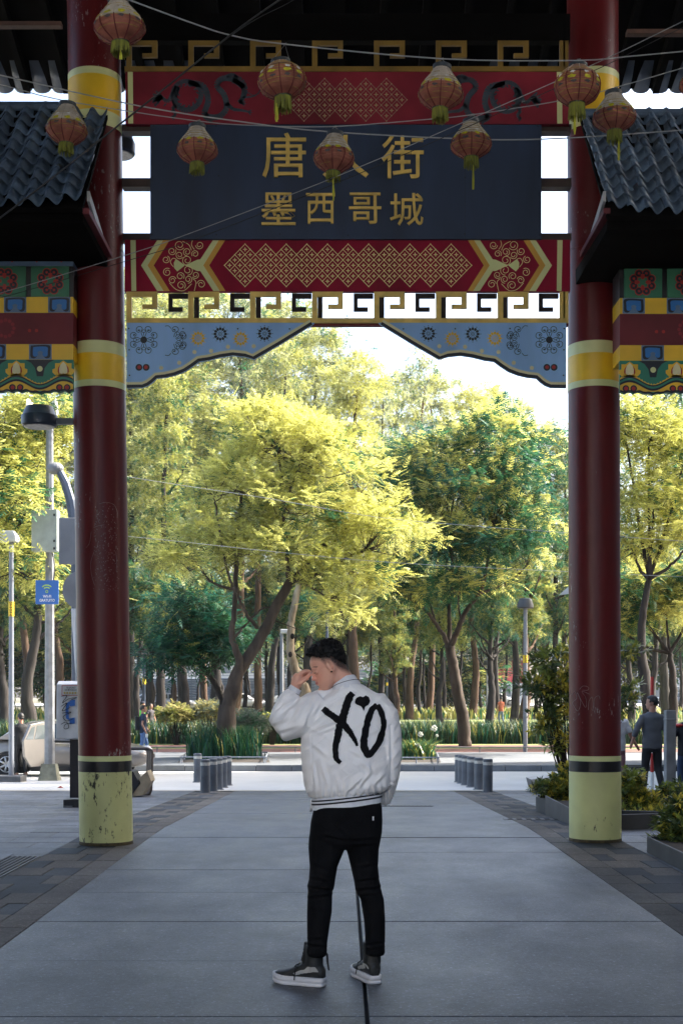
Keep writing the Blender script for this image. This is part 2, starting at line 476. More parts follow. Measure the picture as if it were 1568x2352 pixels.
# ================================================================== the painted gate
YG = 13.40
gate = thing('entrance_gate', 'red and blue painted ceremonial street gate with tiled roofs and gold lettered sign board', 'gate', (0, 13.5, 0))
m_red = M('beam_red', (.27, .003, .028), rough=.55, var=.25, scale=3, spec=.2, stretch=(1, 1, .25))
m_redup = M('upper_beam_red', (.22, .02, .035), rough=.6, var=.35, scale=1.5, spec=.2)
m_colred = worn('column_red', (.105, .008, .010), (.30, .27, .27), rough=.38, amount=.66, scale=34, stretch=(1, 1, .3))
m_colred.node_tree.nodes['Principled BSDF'].inputs['Specular IOR Level'].default_value = .3
m_pale = M('pale_green_paint', (.64, .67, .32), rough=.45, var=.1, scale=2)
m_palew = worn('worn_pale_green_paint', (.60, .62, .28), (.035, .035, .02), rough=.5, amount=.635, scale=22, stretch=(1, 1, .4), var=.22)
m_cream = M('cream_paint', (.74, .70, .42), rough=.5, var=.05)
m_yel = M('yellow_paint', (.80, .50, .02), rough=.4, var=.1, scale=3)
m_gold = M('gold_paint', (.74, .52, .13), rough=.5, var=.25, scale=6)
m_orange = M('ochre_paint', (.62, .33, .04), rough=.45, var=.06)
m_goldl = M('pale_gold_line', (.85, .72, .34), rough=.45, var=.05)
m_navy = M('navy_board', (.016, .036, .085), rough=.5, var=.3, scale=3, stretch=(1, 1, .22))
m_blue = M('sky_blue_paint', (.27, .50, .86), rough=.45, var=.14, scale=3, stretch=(1, 1, .25))
m_ink = M('blue_black_paint', (.006, .011, .022), rough=.45, var=.1)
m_dark = M('dark_back_paint', (.016, .008, .008), rough=.7, var=.2)
m_wood = M('dark_roof_timber', (.004, .0036, .0036), rough=.95, var=.3, scale=3, spec=.1)
m_white = M('off_white_paint', (.7, .7, .66), rough=.5, var=.08)
m_redp = M('red_dot_paint', (.40, .02, .015), rough=.5, var=.05)
m_black = M('black_paint', (.008, .008, .012), rough=.4, var=.15)
m_brown = M('brown_steel', (.05, .03, .026), rough=.6, var=.4, scale=5)
m_teal = M('teal_paint', (.015, .20, .13), rough=.45, var=.08)
m_green = M('green_paint', (.03, .17, .09), rough=.5, var=.1)
m_deepred = M('deep_red_paint', (.14, .012, .02), rough=.6, var=.25, scale=2)
m_midblue = M('mid_blue_paint', (.02, .17, .50), rough=.45, var=.06)
m_greyblue = M('grey_blue_paint', (.12, .20, .32), rough=.5, var=.08)

def W(px, py, Y=YG): return (X(px, Y), Z(py, Y))
def mirror(px): return 1591 - px

# ---- columns
def column(base_px, top_px, r, yc):
    xb, xt = X(base_px, yc), X(top_px, yc)
    yf = yc - r
    ztop = 9.0
    zt = Z(215, yc)
    cx_at = lambda z: xb + (xt - xb) * z / zt
    def ring(rad, z, n=48): return [(cx_at(z) + rad * math.cos(2 * math.pi * k / n), yc + rad * math.sin(2 * math.pi * k / n), z) for k in range(n)]
    q = MB(); q.loft([ring(r, z) for z in (0, 1, 2, 3, 4, 5, 6, 7, 8, ztop)])
    c = q.build('column', m_colred, gate); smooth_by_angle(c, 50)
    def bandz(a, b_, mat, name, e=.003):
        z0, z1 = max(Z(b_, yf), .0), Z(a, yf)
        q = MB(); rr = r + e
        q.loft([ring(rr, z0 + (z1 - z0) * i / 4) for i in range(5)], cap=True)
        smooth_by_angle(q.build(name, mat, c), 50)
    for a, b_, mt in ((150, 166, m_pale), (166, 248, m_yel), (248, 282, m_pale), (780, 808, m_pale), (808, 870, m_yel), (870, 885, m_pale), (1738, 1750, m_pale), (1750, 1775, m_black), (1775, 1960, m_palew)):
        bandz(a, b_, mt, 'painted_band')
    # flared weld collar and chipped foot
    q = MB(); q.loft([ring(r + .008, 0.0), ring(r + .006, .02), ring(r + .002, .035)])
    q.build('foot_ring', M('rust_edge', (.07, .05, .02), rough=.8, var=.5, scale=20), c)
    q = MB(); zs = Z(560, yf); q.loft([ring(r + .004, zs), ring(r + .004, zs + .012)]); q.build('weld_seam', m_colred, c)
    return c, cx_at, yf
colL, cxL, yfL = column(244, 218, .261, 13.50)
colR, cxR, yfR = column(1366.5, 1361, .26, 13.78)

# scratched graffiti loops and scraped sticker ghost on the columns
def on_column(cx_at, yc, r, px, py):
    yf = yc - r * .9
    for _ in range(6):
        x, z = X(px, yf), Z(py, yf)
        d = max(-.99, min(.99, (x - cx_at(z)) / r)); yf = yc - r * math.sqrt(1 - d * d)
    return Vector((X(px, yf), yf - .0025, Z(py, yf)))
m_scr = M('scratch_grey', (.30, .24, .24), rough=.7, var=.3, scale=30)
q = MB()
def scrawl(q, pts, cx_at, yc, r, w=.004, sub=5):
    pp = []
    for i in range(len(pts) - 1):
        for k in range(sub):
            f = k / sub; pp.append((pts[i][0] + (pts[i + 1][0] - pts[i][0]) * f, pts[i][1] + (pts[i + 1][1] - pts[i][1]) * f))
    pp.append(pts[-1])
    q.tube([on_column(cx_at, yc, r, *p) for p in pp], w * .5, 4)
def bez(pts, n=24):
    """smooth curve through points"""
    pts = [np.array(p, float) for p in pts]; pp = [pts[0]] + pts + [pts[-1]]; out = []
    for i in range(1, len(pp) - 2):
        a, b_, c_, d = pp[i - 1:i + 3]
        for k in range(max(2, n // (len(pts) - 1))):
            t = k / max(2, n // (len(pts) - 1))
            out.append(.5 * ((2 * b_) + (-a + c_) * t + (2 * a - 5 * b_ + 4 * c_ - d) * t * t + (-a + 3 * b_ - 3 * c_ + d) * t ** 3))
    out.append(pts[-1]); return [tuple(o) for o in out]
cr = lambda x, y: (1148.3 + x * .26768, 1320.5 + y * .26768)     # detail view -> measuring frame
for pts in ([(610, 1030), (640, 1000), (655, 1060), (620, 1100), (665, 1170), (690, 1090), (660, 1010), (730, 1140), (735, 1060), (700, 1000), (765, 1025)],
            [(680, 985), (710, 955), (755, 965), (750, 990), (705, 990)], [(755, 1160), (760, 1090), (790, 1050), (800, 1150), (810, 1060), (845, 1040), (855, 1070)]):
    scrawl(q, bez([cr(*p) for p in pts], 40), cxR, 13.78, .26, .0035, 1)
q.build('scratched_scrawl', m_scr, colR)
q = MB()
cl = lambda x, y: (x * .21971, 895.7 + y * .21971)
rs = np.random.default_rng(3)
for _ in range(230):     # scraped remains of an oval sticker: flecks only
    while True:
        u, v = rs.uniform(-1, 1, 2)
        hx, hy = 1110 + u * 130, 1640 + v * 460
        wdt = 105 if hy < 1380 else 130 if hy < 1750 else 150
        if abs(hx - 1100) < wdt: break
    a = cl(hx, hy); l = rs.uniform(4, 13) * .22
    pa, pb = on_column(cxL, 13.5, .261, a[0], a[1]), on_column(cxL, 13.5, .261, a[0] + rs.uniform(-.6, .6), a[1] + l)
    q.tube([pa, pb], rs.uniform(.0012, .0034), 4)
for pts in ([(1040, 1190), (1110, 1175), (1190, 1200), (1225, 1270), (1225, 1340)], [(1020, 1250), (1015, 1320), (1035, 1390)], [(955, 1480), (935, 1600), (900, 1650)], [(980, 1440), (1030, 1420), (1090, 1410)], [(985, 1690), (950, 1800), (955, 1920), (985, 2030)], [(1210, 1690), (1220, 1790), (1215, 1900)]):
    scrawl(q, bez([cl(*p) for p in pts], 20), cxL, 13.5, .261, .003, 1)
tag(q.build('scraped_sticker', m_scr, colL), kind='stuff')

# ---- lower red beam with chevrons, scrolls and lattice
def beam_box(name, px0, px1, py0, py1, mat, y0=YG, y1=YG + .06, parent=gate):
    q = MB(); (x0, z1), (x1, z0) = W(px0, py0, y0), W(px1, py1, y0)
    q.box(x0, x1, y0, y1, z0, z1); return q.build(name, mat, parent)
beam1 = beam_box('beam', 286, 1309, 550, 669, m_red)
def inlay(name, mat, parent, fn, both=True):
    q = MB(); fn(q, lambda x, y: W(x, y))
    if both: fn(q, lambda x, y: W(mirror(x), y))
    o = q.build(name, mat, parent); o['kind'] = 'stuff'; return o
y1_, y2_, y3_ = YG - .0010, YG - .0016, YG - .0022
CH = {'stripe': [[(299.5, 551), (311.5, 551), (313, 668), (302, 668)]]}
PALE = [[(361, 551), (375, 551), (339, 609), (376, 668), (361, 668), (324, 609)], [(489, 551), (503, 551), (467, 609), (505, 668), (490, 668), (460, 622), (453, 622), (425, 609.4), (425, 608.6), (453, 596), (460, 595)], [(404, 594), (424, 608.2), (424, 609.5), (407, 623), (400, 615), (399, 603)]]
OCHR = [[(375, 551), (389.5, 551), (353, 609), (390, 668), (376, 668), (339, 609)], [(503, 551), (517, 551), (480.5, 609), (518, 668), (505, 668), (467, 609)]]
for nm, mt, polys in (('stripe', m_pale, CH['stripe']), ('chevron', m_pale, PALE[:2]), ('fan_motif', m_pale, PALE[2:]), ('chevron', m_orange, OCHR)):
    for T in (lambda x, y: W(x, y), lambda x, y: W(mirror(x), y)):
        for pl in polys:
            q = MB(); q.poly([T(*p_) for p_ in pl], y1_); q.build(nm, mt, beam1)
SPIRALS = [(685, 125, 62, 1), (590, 200, 50, 1), (515, 305, 48, 1), (683, 250, 48, 1), (780, 210, 50, 1), (880, 235, 45, 1), (780, 315, 62, 1), (935, 125, 50, -1), (790, 440, 62, -1), (695, 515, 50, -1), (885, 500, 45, -1), (795, 555, 48, -1), (595, 565, 48, -1), (705, 630, 55, -1), (530, 465, 52, -1), (955, 615, 52, 1)]
cb = lambda x, y: (287 + x * .1831, 539.7 + y * .1831)
def spiral(cx, cy, r, s, turns=1.45, n=26, start=0.0):
    out = []
    for i in range(n):
        t = i / (n - 1); rr = r * (1 - .72 * t ** 1.3); a = start + s * turns * 2 * math.pi * t
        out.append((cx + rr * math.cos(a), cy + rr * math.sin(a)))
    return out
def f(q, T):
    for i_, (x, y_, r, s) in enumerate(SPIRALS):
        q.strip([T(*cb(*p)) for p in spiral(x, y_, r, s, start=x * .01)], .0062, y2_ - .0001 * i_, 0)
    for pts in ([(720, 75), (800, 120), (835, 190)], [(850, 55), (835, 120), (870, 180)], [(640, 300), (600, 290), (570, 340), (610, 400)], [(850, 545), (890, 590), (870, 700)], [(560, 600), (640, 680), (740, 695), (835, 610)]):
        q.strip([T(*cb(*p)) for p in bez(pts, 12)], .0062, y2_, 0)
inlay('scroll', m_goldl, beam1, f)
def lattice(name, cx0, npk, cyy, parent, mat, mat2, flower=True):
    """diamond lattice: npk peaks 47.3 apart, a small flower in each cell"""
    hx, hy = 11.82, 12.25
    cells = []
    for j in (-3, -2, -1, 0, 1, 2, 3):
        for i in range(-4, 4 * npk):
            if (i + j) % 2 == 0: continue
            if abs(j) == 3 and i % 4: continue
            lim = {3: 0, 2: 1, 1: 2, 0: 3}[abs(j)]
            if i < -lim or i > 4 * (npk - 1) + lim: continue
            cells.append((cx0 + i * hx, cyy + j * hy))
    q = MB(); q2 = MB(); done = set()
    for cx, cy in cells:
        c4 = [(cx, cy - hy), (cx + hx, cy), (cx, cy + hy), (cx - hx, cy)]
        for k in range(4):
            ed_ = tuple(sorted(((round(c4[k][0], 1), round(c4[k][1], 1)), (round(c4[(k + 1) % 4][0], 1), round(c4[(k + 1) % 4][1], 1)))))
            if ed_ in done: continue
            done.add(ed_); q.strip([W(*c4[k]), W(*c4[(k + 1) % 4])], .0068, y2_ - .0004 * (k % 2), 0)
        for k in range(4):
            a = k * math.pi / 2
            d = lambda r, b_: W(cx + r * math.cos(a + b_), cy + r * math.sin(a + b_))
            q2.poly([W(cx, cy), d(2.6, -.6), d(5.6, 0), d(2.6, .6)], y3_)
        for k in range(4):
            kk_ = (round(c4[k][0], 1), round(c4[k][1], 1))
            if kk_ in done: continue
            done.add(kk_)
            q2.disc(*W(*c4[k]), .0075, y3_ - .0006, 4)
    tag(q.build(name, mat, parent), kind='stuff'); tag(q2.build('lattice_flowers', mat2, parent), kind='stuff')
lattice('lattice', 562.7, 11, 609, beam1, m_goldl, m_goldl)

# ---- upper red beam with dragons and lattice
beam2 = beam_box('beam', 288, 1307, 163, 284, m_redup)
for pl in ([(293.5, 164), (305, 164), (306, 283), (294.5, 283)], [(1278, 164), (1290, 164), (1291, 283), (1279, 283)]):
    q = MB(); q.poly([W(*p_) for p_ in pl], y1_); q.build('stripe', m_pale, beam2)
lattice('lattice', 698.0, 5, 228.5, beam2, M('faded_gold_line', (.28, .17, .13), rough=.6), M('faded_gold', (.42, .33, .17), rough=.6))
m_drag = M('dragon_slate', (.035, .055, .075), rough=.6, var=.3, scale=12)
def dragon(q, T, y):
    # dragon drawn from its long coiled body: tail fan, loop, arch, head with whiskers, clawed legs
    body = bez([(352, 232), (368, 222), (385, 232), (396, 214), (402, 198), (420, 186), (445, 190), (462, 210), (455, 238), (432, 252), (408, 244), (400, 222), (408, 198)], 60)
    wd = [4 + 9 * min(1, i / 14) for i in range(len(body))]
    def tapered(pts, w0, w1):
        pts = [np.array(p, float) for p in pts]; n = len(pts)
        for i in range(n - 1):
            t = pts[i + 1] - pts[i]; t = t / (np.linalg.norm(t) + 1e-9); nn = np.array([-t[1], t[0]])
            wa = w0 + (w1 - w0) * i / n; wb = w0 + (w1 - w0) * (i + 1) / n
            q.poly([T(*(pts[i] + nn * wa)), T(*(pts[i + 1] + nn * wb)), T(*(pts[i + 1] - nn * wb)), T(*(pts[i] - nn * wa))], y)
    tapered(body, 4, 7)
    tapered(bez([(432, 190), (466, 196), (478, 230), (470, 262), (500, 268), (520, 248), (515, 218), (498, 196), (510, 180), (535, 182), (560, 200)], 50), 7, 6.5)
    tapered(bez([(535, 180), (552, 186), (562, 205), (556, 226), (552, 238)], 12), 11, 3)       # head and jaw
    tapered(bez([(520, 176), (534, 170), (548, 178)], 6), 5, 2); tapered(bez([(556, 222), (574, 222), (590, 216), (600, 202)], 10), 2.5, .8)
    tapered(bez([(560, 216), (570, 212), (580, 218), (596, 214)], 10), 1.5, .6)
    for leg in ([(404, 240), (396, 250), (404, 262), (394, 268)], [(478, 262), (468, 268), (480, 276)], [(520, 236), (535, 250), (552, 252), (570, 256)], [(548, 228), (556, 236)]):
        tapered(bez(leg, 8), 5, 2)
        ex, ey = leg[-1]
        for a in (-.7, 0, .7): tapered([(ex, ey), (ex + 9 * math.cos(a + .2), ey + 9 * math.sin(a + .2))], 1.8, .5)
    for k in range(0, len(body) - 2, 3):
        x, y_ = body[k]; a = math.atan2(body[k + 1][1] - y_, body[k + 1][0] - x) + math.pi / 2
        tapered([(x + 6 * math.cos(a), y_ + 6 * math.sin(a)), (x + 13 * math.cos(a + .3), y_ + 13 * math.sin(a + .3))], 2.4, .4)
    for a in np.linspace(2.2, 4.0, 5): tapered([(372, 222), (372 + 24 * math.cos(a), 226 - 22 * math.sin(a))], 3.5, 1.2)
for T in (lambda x, y: W(x, y), lambda x, y: W(mirror(x), y + 3)):
    q = MB(); dragon(q, T, y1_); q.build('painted_dragon', m_drag, beam2)

# ---- sign board with its raised gold characters
board = beam_box('sign_board', 345, 1243, 285.5, 548.5, m_navy, YG - .035, YG + .06)
for ch, (a, b_, c_, d) in zip('唐人街墨西哥城', ((603, 703, 309, 411), (741, 846, 314, 411), (876, 972, 315, 413), (601, 679, 446, 520), (703, 769, 447, 517), (801, 875, 446, 517), (895, 971, 447, 521))):
    q = MB(); (x0, z1), (x1, z0) = W(a, c_), W(b_, d)
    put_text(q, ch, x0, x1, z0, z1, YG - .045, .018, .004); q.build('gold_character', m_gold, board)
q = MB()
for px in (352, 500, 640, 800, 1068, 1236):
    for py in (292, 408, 541): q.disc(*W(px + rs.uniform(-3, 3), py + rs.uniform(-2, 2)), .008, YG - .037, 8)
tag(q.build('rivet', m_ink, board), kind='stuff')
q = MB(); q.box(*[W(1066, 0)[0], W(1066.8, 0)[0]], YG - .037, YG - .036, W(0, 548)[1], W(0, 287)[1]); q.build('panel_seam', m_ink, board)
for py0, py1 in ((284, 300), (408, 428), (535, 551)):
    beam_box('frame_bar', 280, 1312, py0, py1, m_brown, YG + .07, YG + .2)

# ---- key-pattern frets: gold in front, a dark mirrored one just behind
def fret(y, name, mat, dz=0.0, dark=False):
    q = MB(); T = .03
    def bx(a, b_, c_, d):
        (x0, z1), (x1, z0) = W(a, c_ + dz), W(b_, d + dz); q.box(x0, x1, y, y + T, z0, z1)
    if not dark: bx(290, 1305, 730, 740.5)
    for k in range(8):
        x0 = 290 + 142.15 * k
        if not dark: bx(x0, x0 + 12.2, 669.2, 730)
        elif 0 < k: bx(x0 + 12.6, x0 + 24, 676, 729.5)
        if k < 7:
            if not dark:
                bx(x0 + 12.2, x0 + 71, 669.2, 680.7); bx(x0 + 59, x0 + 71, 680.7, 708); bx(x0 + 36.5, x0 + 59, 698.6, 708)
            else:
                bx(x0 + 95.5, x0 + 141, 671, 682); bx(x0 + 95.5, x0 + 105, 682, 712); bx(x0 + 105, x0 + 128.5, 702.7, 712)
    if not dark: bx(1293, 1305, 669.2, 730)
    return q.build(name, mat, gate)
fret(YG, 'fret_panel', m_gold)
for k in range(1, 8):
    q = MB(); x0 = 290 + 142.15 * k; (a, z1), (b_, z0) = W(x0 + 12.6, 676), W(x0 + 24, 729.5); q.box(a, min(b_, X(1304, YG)), YG + .035, YG + .065, z0, z1); q.build('fret_post', m_dark, gate)
for k in range(7):
    q = MB(); x0 = 290 + 142.15 * k; q.prism([W(x0 + a, b_) for a, b_ in ((95.5, 671), (141, 671), (141, 682), (105, 682), (105, 702.7), (128.5, 702.7), (128.5, 712), (95.5, 712))], YG + .035, YG + .065); q.build('fret_hook', m_dark, gate)
m_gold_shade = M('shaded_gold_paint', (.22, .13, .018), rough=.6, var=.3, scale=4)  # the gold paint again, darkened: shade of the upper gate put into the colour
fret(YG, 'fret_panel', m_gold_shade, dz=-577.5)
beam_box('gold_moulding', 286, 1309, 151, 163, m_gold_shade, YG - .01, YG + .1)
beam_box('beam', 290, 1305, 741, 748, m_deepred, YG + .06, YG + .12)
beam_box('beam', 286, 1309, 30, 92, m_wood, YG, YG + .1)

# ---- blue cloud brackets
OUT = [(291, 741), (291, 890.5), (327, 890), (340, 885), (350, 878), (360, 868.5), (380, 866.5), (402, 861.5), (424, 853), (441, 842), (457, 830), (479, 827), (507, 820), (534, 816), (562, 819), (583.6, 825), (644, 790), (717.6, 745), (722, 741)]
def offset(pts, d):
    pts = [np.array(p, float) for p in pts]; out = []
    for i, p in enumerate(pts):
        a = pts[max(i - 1, 0)]; b_ = pts[min(i + 1, len(pts) - 1)]; t = b_ - a; t /= np.linalg.norm(t)
        out.append(p + np.array([t[1], -t[0]]) * d)
    return out
LOW = OUT[1:-1]
def bracket(T, name):
    q = MB(); q.prism([T(*p) for p in OUT], YG, YG + .035)
    br = q.build(name, m_blue, gate)
    def band(d0, d1, mat, nm, y):
        q = MB(); A, B = offset(LOW, d0), offset(LOW, d1)
        for i in range(len(A) - 1): q.poly([T(*A[i]), T(*A[i + 1]), T(*B[i + 1]), T(*B[i])], y)
        q.build(nm, mat, br)
    band(0, 7.2, m_ink, 'dark_border', YG - .0006); band(7.2, 13.2, m_cream, 'cream_border', YG - .0007)
    c = lambda x, y: (287 + x * .2746, 735 + y * .2746)
    q = MB(); K = .0062
    def scroll4(cx, cy, angs, q):
        for a in angs:
            ca, sa = math.cos(a), math.sin(a)
            tr = lambda u, v: T(*c(cx + u * ca - v * sa, cy + u * sa + v * ca))
            for s in (1, -1):
                q.strip([tr(u, v * s) for u, v in bez([(28, 9), (62, 22), (95, 12), (112, 30), (104, 56), (78, 62), (62, 44), (74, 30), (86, 38)], 30)], K, y1_, 0)
                q.disc(*tr(80, 44 * s), .0085, y1_ - .001, 8)
            q.strip([tr(36, 0), tr(66, 0)], K, y1_, 0)
            q.strip([tr(72 + 13 * math.cos(t), 13 * math.sin(t)) for t in np.linspace(0, 2 * math.pi, 13)], K * .8, y1_ - .0006, 0)
    dg = math.pi / 4
    scroll4(157, 165, (0, math.pi / 2, math.pi, -math.pi / 2), q)
    q.disc(*T(*c(157, 165)), .034, y1_ - .0012, 18)
    scroll4(400, 170, (0, dg * 1.2, -dg * 1.2), q)
    q.strip([T(*c(*p)) for p in bez([(335, 50), (365, 48), (385, 70)], 8)], K, y1_, 0); q.strip([T(*c(*p)) for p in bez([(335, 292), (365, 296), (385, 275)], 8)], K, y1_, 0)
    tag(q.build('painted_scroll', m_ink, br), kind='stuff')
    def flower(cx, cy, mat, r=58):
        q = MB()
        for k in range(12):
            a = k * math.pi / 6
            pt = lambda rr, b_: T(*c(cx + rr * math.cos(a + b_), cy + rr * math.sin(a + b_)))
            q.poly([pt(r * .52, -.12), pt(r * .7, -.25), pt(r * .9, -.2), pt(r, 0), pt(r * .9, .2), pt(r * .7, .25), pt(r * .52, .12)], y1_)
            q.disc(*pt(r * 1.14, 0), .005, y1_, 6)
            q.disc(*pt(r * .4, 0), .0035, y1_, 5)
        for rr in (.26, .14):
            q.strip([T(*c(cx + r * rr * math.cos(t), cy + r * rr * math.sin(t))) for t in np.linspace(0, 2 * math.pi, 17)], .004, y1_ - .0006, 0)
        tag(q.build('painted_flower', mat, br), kind='stuff')
    flower(612, 152, m_yel); flower(797, 116, m_ink); flower(967, 156, m_yel); flower(1167, 113, m_ink)
    for x, y in ((303, 400), (454, 357), (581, 267), (720, 258), (861, 223), (1076, 218)):
        q = MB(); q.disc(*T(*c(x, y)), .0205, y1_, 16); q.build('cream_dot', m_cream, br)
    for x, y, s in ((117, 395, 1), (177, 395, -1)):
        q = MB(); q.disc(*T(*c(x, y)), .034, y1_, 18); dd = q.build('painted_dot', m_ink, br)
        q = MB(); q.disc(*T(*c(x + 2 * s, y - 1)), .019, y2_, 14); q.build('painted_dot', m_redp, br)
    q = MB()
    for x, y in ((32, 70), (35, 248), (38, 462), (486, 70), (943, 72), (1376, 73)): q.disc(*T(*c(x, y)), .008, y1_, 8)
    tag(q.build('bolt_head', m_ink, br), kind='stuff')
bracket(lambda x, y: W(x, y), 'bracket'); bracket(lambda x, y: W(mirror(x), y), 'bracket')

# ---- main roof: two slopes, rafters, rear eave tiles
roof = MB()
ye0, ye1, yr, ze, zr, zf = -1.0, 17.3, 13.45, 9.27, 10.5, 8.5  # front slope stretched unseen past the camera to shade ground and upper gate
roof.loft([[(x, ye0, zf), (x, yr, zr), (x, ye1, ze), (x, ye1, ze + .12), (x, yr, zr + .14), (x, ye0, zf + .12)] for x in (-7.5, 7.5)])
roof = roof.build('roof', m_wood, gate)
for i in range(31):
    x = -7.5 + i * .5
    q = MB(); q.loft([[(x - .04, y, z - .14), (x + .04, y, z - .14), (x + .04, y, z - .001), (x - .04, y, z - .001)] for y, z in ((ye0 + .1, zf + .03), (yr, zr), (ye1 - .1, ze + .03))])
    q.build('rafter', m_wood, roof)
m_rtile = M('dark_glazed_tile', (.045, .06, .085), rough=.4, var=.3, scale=4)
q = MB()
q.loft([[(.118 * math.cos(math.pi * (1 + k / 8)), yy, .075 * math.sin(math.pi * (1 + k / 8)) + dz) for k in range(9)] + [(.118, yy, .03 + dz), (-.118, yy, .03 + dz)] for yy, dz in ((0, 0), (-.5, .18))])
tm = q.mesh('eave_tile', m_rtile, True)
for i in range(-24, 25):
    if abs(i) < 8: continue
    o = link('eave_tile', tm, roof); o.location = (i * .24, ye1 + .04, ze + .03)
for px0, px1, py in ((-60, 140, 52), (1440, 1640, 70)):
    q = MB(); (x0, z), (x1, _) = W(px0, py, 12.9), W(px1, py, 12.9); q.box(x0, x1, 12.9, 12.98, z - .02, z + .02); q.build('tie_bar', M('rusty_bar', (.10, .05, .035), rough=.7, var=.4), roof)

# ---- side wings: tiled lean-to roof over painted panels
m_stile = stone('blue_grey_roof_tile', (.07, .11, .17), rough=.45, rnd=.35, blotch=.4, grain=.3, scale=2.5)
q = MB(); wt, lt = .167, .27; prof = []
for k in range(13):
    t = k / 12; prof.append((-wt / 2 + wt * t, .034 * math.sin(2 * math.pi * t + .6)))
q.loft([[(a, 0, h) for a, h in prof] + [(a, 0, h - .014) for a, h in reversed(prof)], [(a, lt, h - .0) for a, h in prof] + [(a, lt, h - .014) for a, h in reversed(prof)]])
stile = q.mesh('roof_tile', m_stile, False)
stile.polygons.foreach_set('use_smooth', [len(p.vertices) == 4 for p in stile.polygons])
def wing(s):
    m = (lambda px: px) if s < 0 else mirror
    dzr = 0 if s < 0 else -.07
    YA, YB = 11.95, 13.36; ZA, ZB = Z(470, 11.95) + dzr, Z(248, 13.36) + dzr
    L_ = math.hypot(YB - YA, ZB - ZA); ang = math.atan2(ZB - ZA, YB - YA)
    xin = -2.30 if s < 0 else 2.36
    q = MB(); xs = sorted((xin, xin + s * 2.2))
    q.loft([[(x, YA + .04, ZA - .06), (x, YB, ZB - .06), (x, YB, ZB - .02), (x, YA + .02, ZA - .02)] for x in xs])
    wr = q.build('wing_roof', m_wood, gate)
    rows = int(L_ / .195)
    for j in range(rows):
        for i in range(13):
            o = link('roof_tile', stile, wr)
            d = j * (L_ - .2) / (rows - 1)
            curl = .05 * max(0, 1 - i / 1.5) * (1 - j / rows)
            o.location = (xin + s * (i * wt + wt / 2) + rs.uniform(-.004, .004), YA + math.cos(ang) * d, ZA + math.sin(ang) * d + .035 + curl + rs.uniform(-.004, .004))
            o.rotation_euler = (ang - .07 + rs.uniform(-.035, .035), rs.uniform(-.03, .03), rs.uniform(-.025, .025))
    q = MB(); q.tube([(xin - s * .02, YB, ZB + .02), (xin + s * 2.2, YB, ZB + .02)], .045, 10); q.build('ridge_roll', m_stile, wr)
    # soffit and dark frieze
    q = MB(); q.loft([[(x, YA + .06, ZA - .13), (x, 13.6, ZA - .13), (x, 13.6, ZA + .02), (x, YA + .06, ZA - .05)] for x in xs]); q.build('soffit', m_wood, wr)
    a, b_ = sorted((W(m(168), 0, 13.1)[0], W(m(-330), 0, 13.1)[0]))
    q = MB(); q.box(a, b_, 13.1, 13.5, Z(572, 13.1), ZA - .11); q.build('frieze', m_wood, gate)
    # pale verge board and red rafter tail
    pa, pb = P(m(203), 450, 11.98), P(m(241), 572, 13.2)
    q = MB(); w2 = .045
    q.loft([[(p.x - .012, p.y, p.z - w2), (p.x + .012, p.y, p.z - w2), (p.x + .012, p.y, p.z + w2), (p.x - .012, p.y, p.z + w2)] for p in (pa, pb)]); q.build('verge_board', M('grey_white_board', (.42, .42, .42), rough=.6, var=.2), gate)
    q = MB(); p0, p1 = P(m(190), 472, 12.0), P(m(205), 490, 12.0); q.box(min(p0.x, p1.x), max(p0.x, p1.x), 12.0, 13.2, p1.z, p0.z - .02); q.build('rafter_tail', m_deepred, gate)
    # painted panels
    YP = 13.1
    T = lambda x, y: W(m(x), y + (0 if s < 0 else 2.5), YP)
    c = lambda x, y: T(x * .15135, 562.7 + y * .15135)
    def panel(name, x0, x1, y0, y1, mat, yy=YP, yb=13.45):
        q = MB(); (a, z1), (b_, z0) = T(x0, y0), T(x1, y1); a, b_ = sorted((a, b_)); q.box(a, b_, yy, yb, z0, z1); return q.build(name, mat, gate)
    def lay(name, mat, par, polys, y):
        q = MB()
        for p in polys: q.poly(p, y)
        o = q.build(name, mat, par)
        if len(polys) > 1: o['kind'] = 'stuff'
        return o
    pb_ = panel('painted_panel', -330, 168, 572, 610, m_greyblue)
    dm = []; dd = []
    for x in (28, 84.5, 141, -28.5, -85, -141.5):
        dm.append([T(x - 13, 590), T(x, 577), T(x + 13, 590), T(x, 603)]); dd.append([T(x + 3 * math.cos(t), 590 + 3 * math.sin(t)) for t in np.linspace(0, 6.28, 9)[:-1]])
    lay('painted_diamond', m_redp, pb_, dm, YP - .003); lay('painted_dot', m_greyblue, pb_, dd, YP - .005)
    pg = panel('painted_panel', -330, 168, 610, 681.5, m_black, YP + .02)
    for x0, x1 in ((71, 158), (-34, 59), (-139, -46), (-244, -151)):
        gp = panel('painted_panel', x0, x1, 611, 681, m_green, YP, YP + .019)
        cx, cy = (115.8 if x0 == 71 else (x0 + x1) / 2 - 2), 645.5
        R_ = lambda r, a: T(cx + r * math.cos(a), cy + r * math.sin(a))
        pet = []; pin = []; dots = []
        for k in range(8):
            a = math.pi / 8 + k * math.pi / 4
            pc = (cx + 22 * math.cos(a), cy + 22 * math.sin(a))
            pet.append([T(pc[0] + 10 * math.cos(t), pc[1] + 10 * math.sin(t)) for t in np.linspace(0, 6.28, 15)[:-1]])
            pin.append([T(pc[0] + 7.8 * math.cos(t), pc[1] + 7.8 * math.sin(t)) for t in np.linspace(0, 6.28, 15)[:-1]])
            dots.append([T(pc[0] + 3 * math.cos(t), pc[1] + 3 * math.sin(t)) for t in np.linspace(0, 6.28, 9)[:-1]])
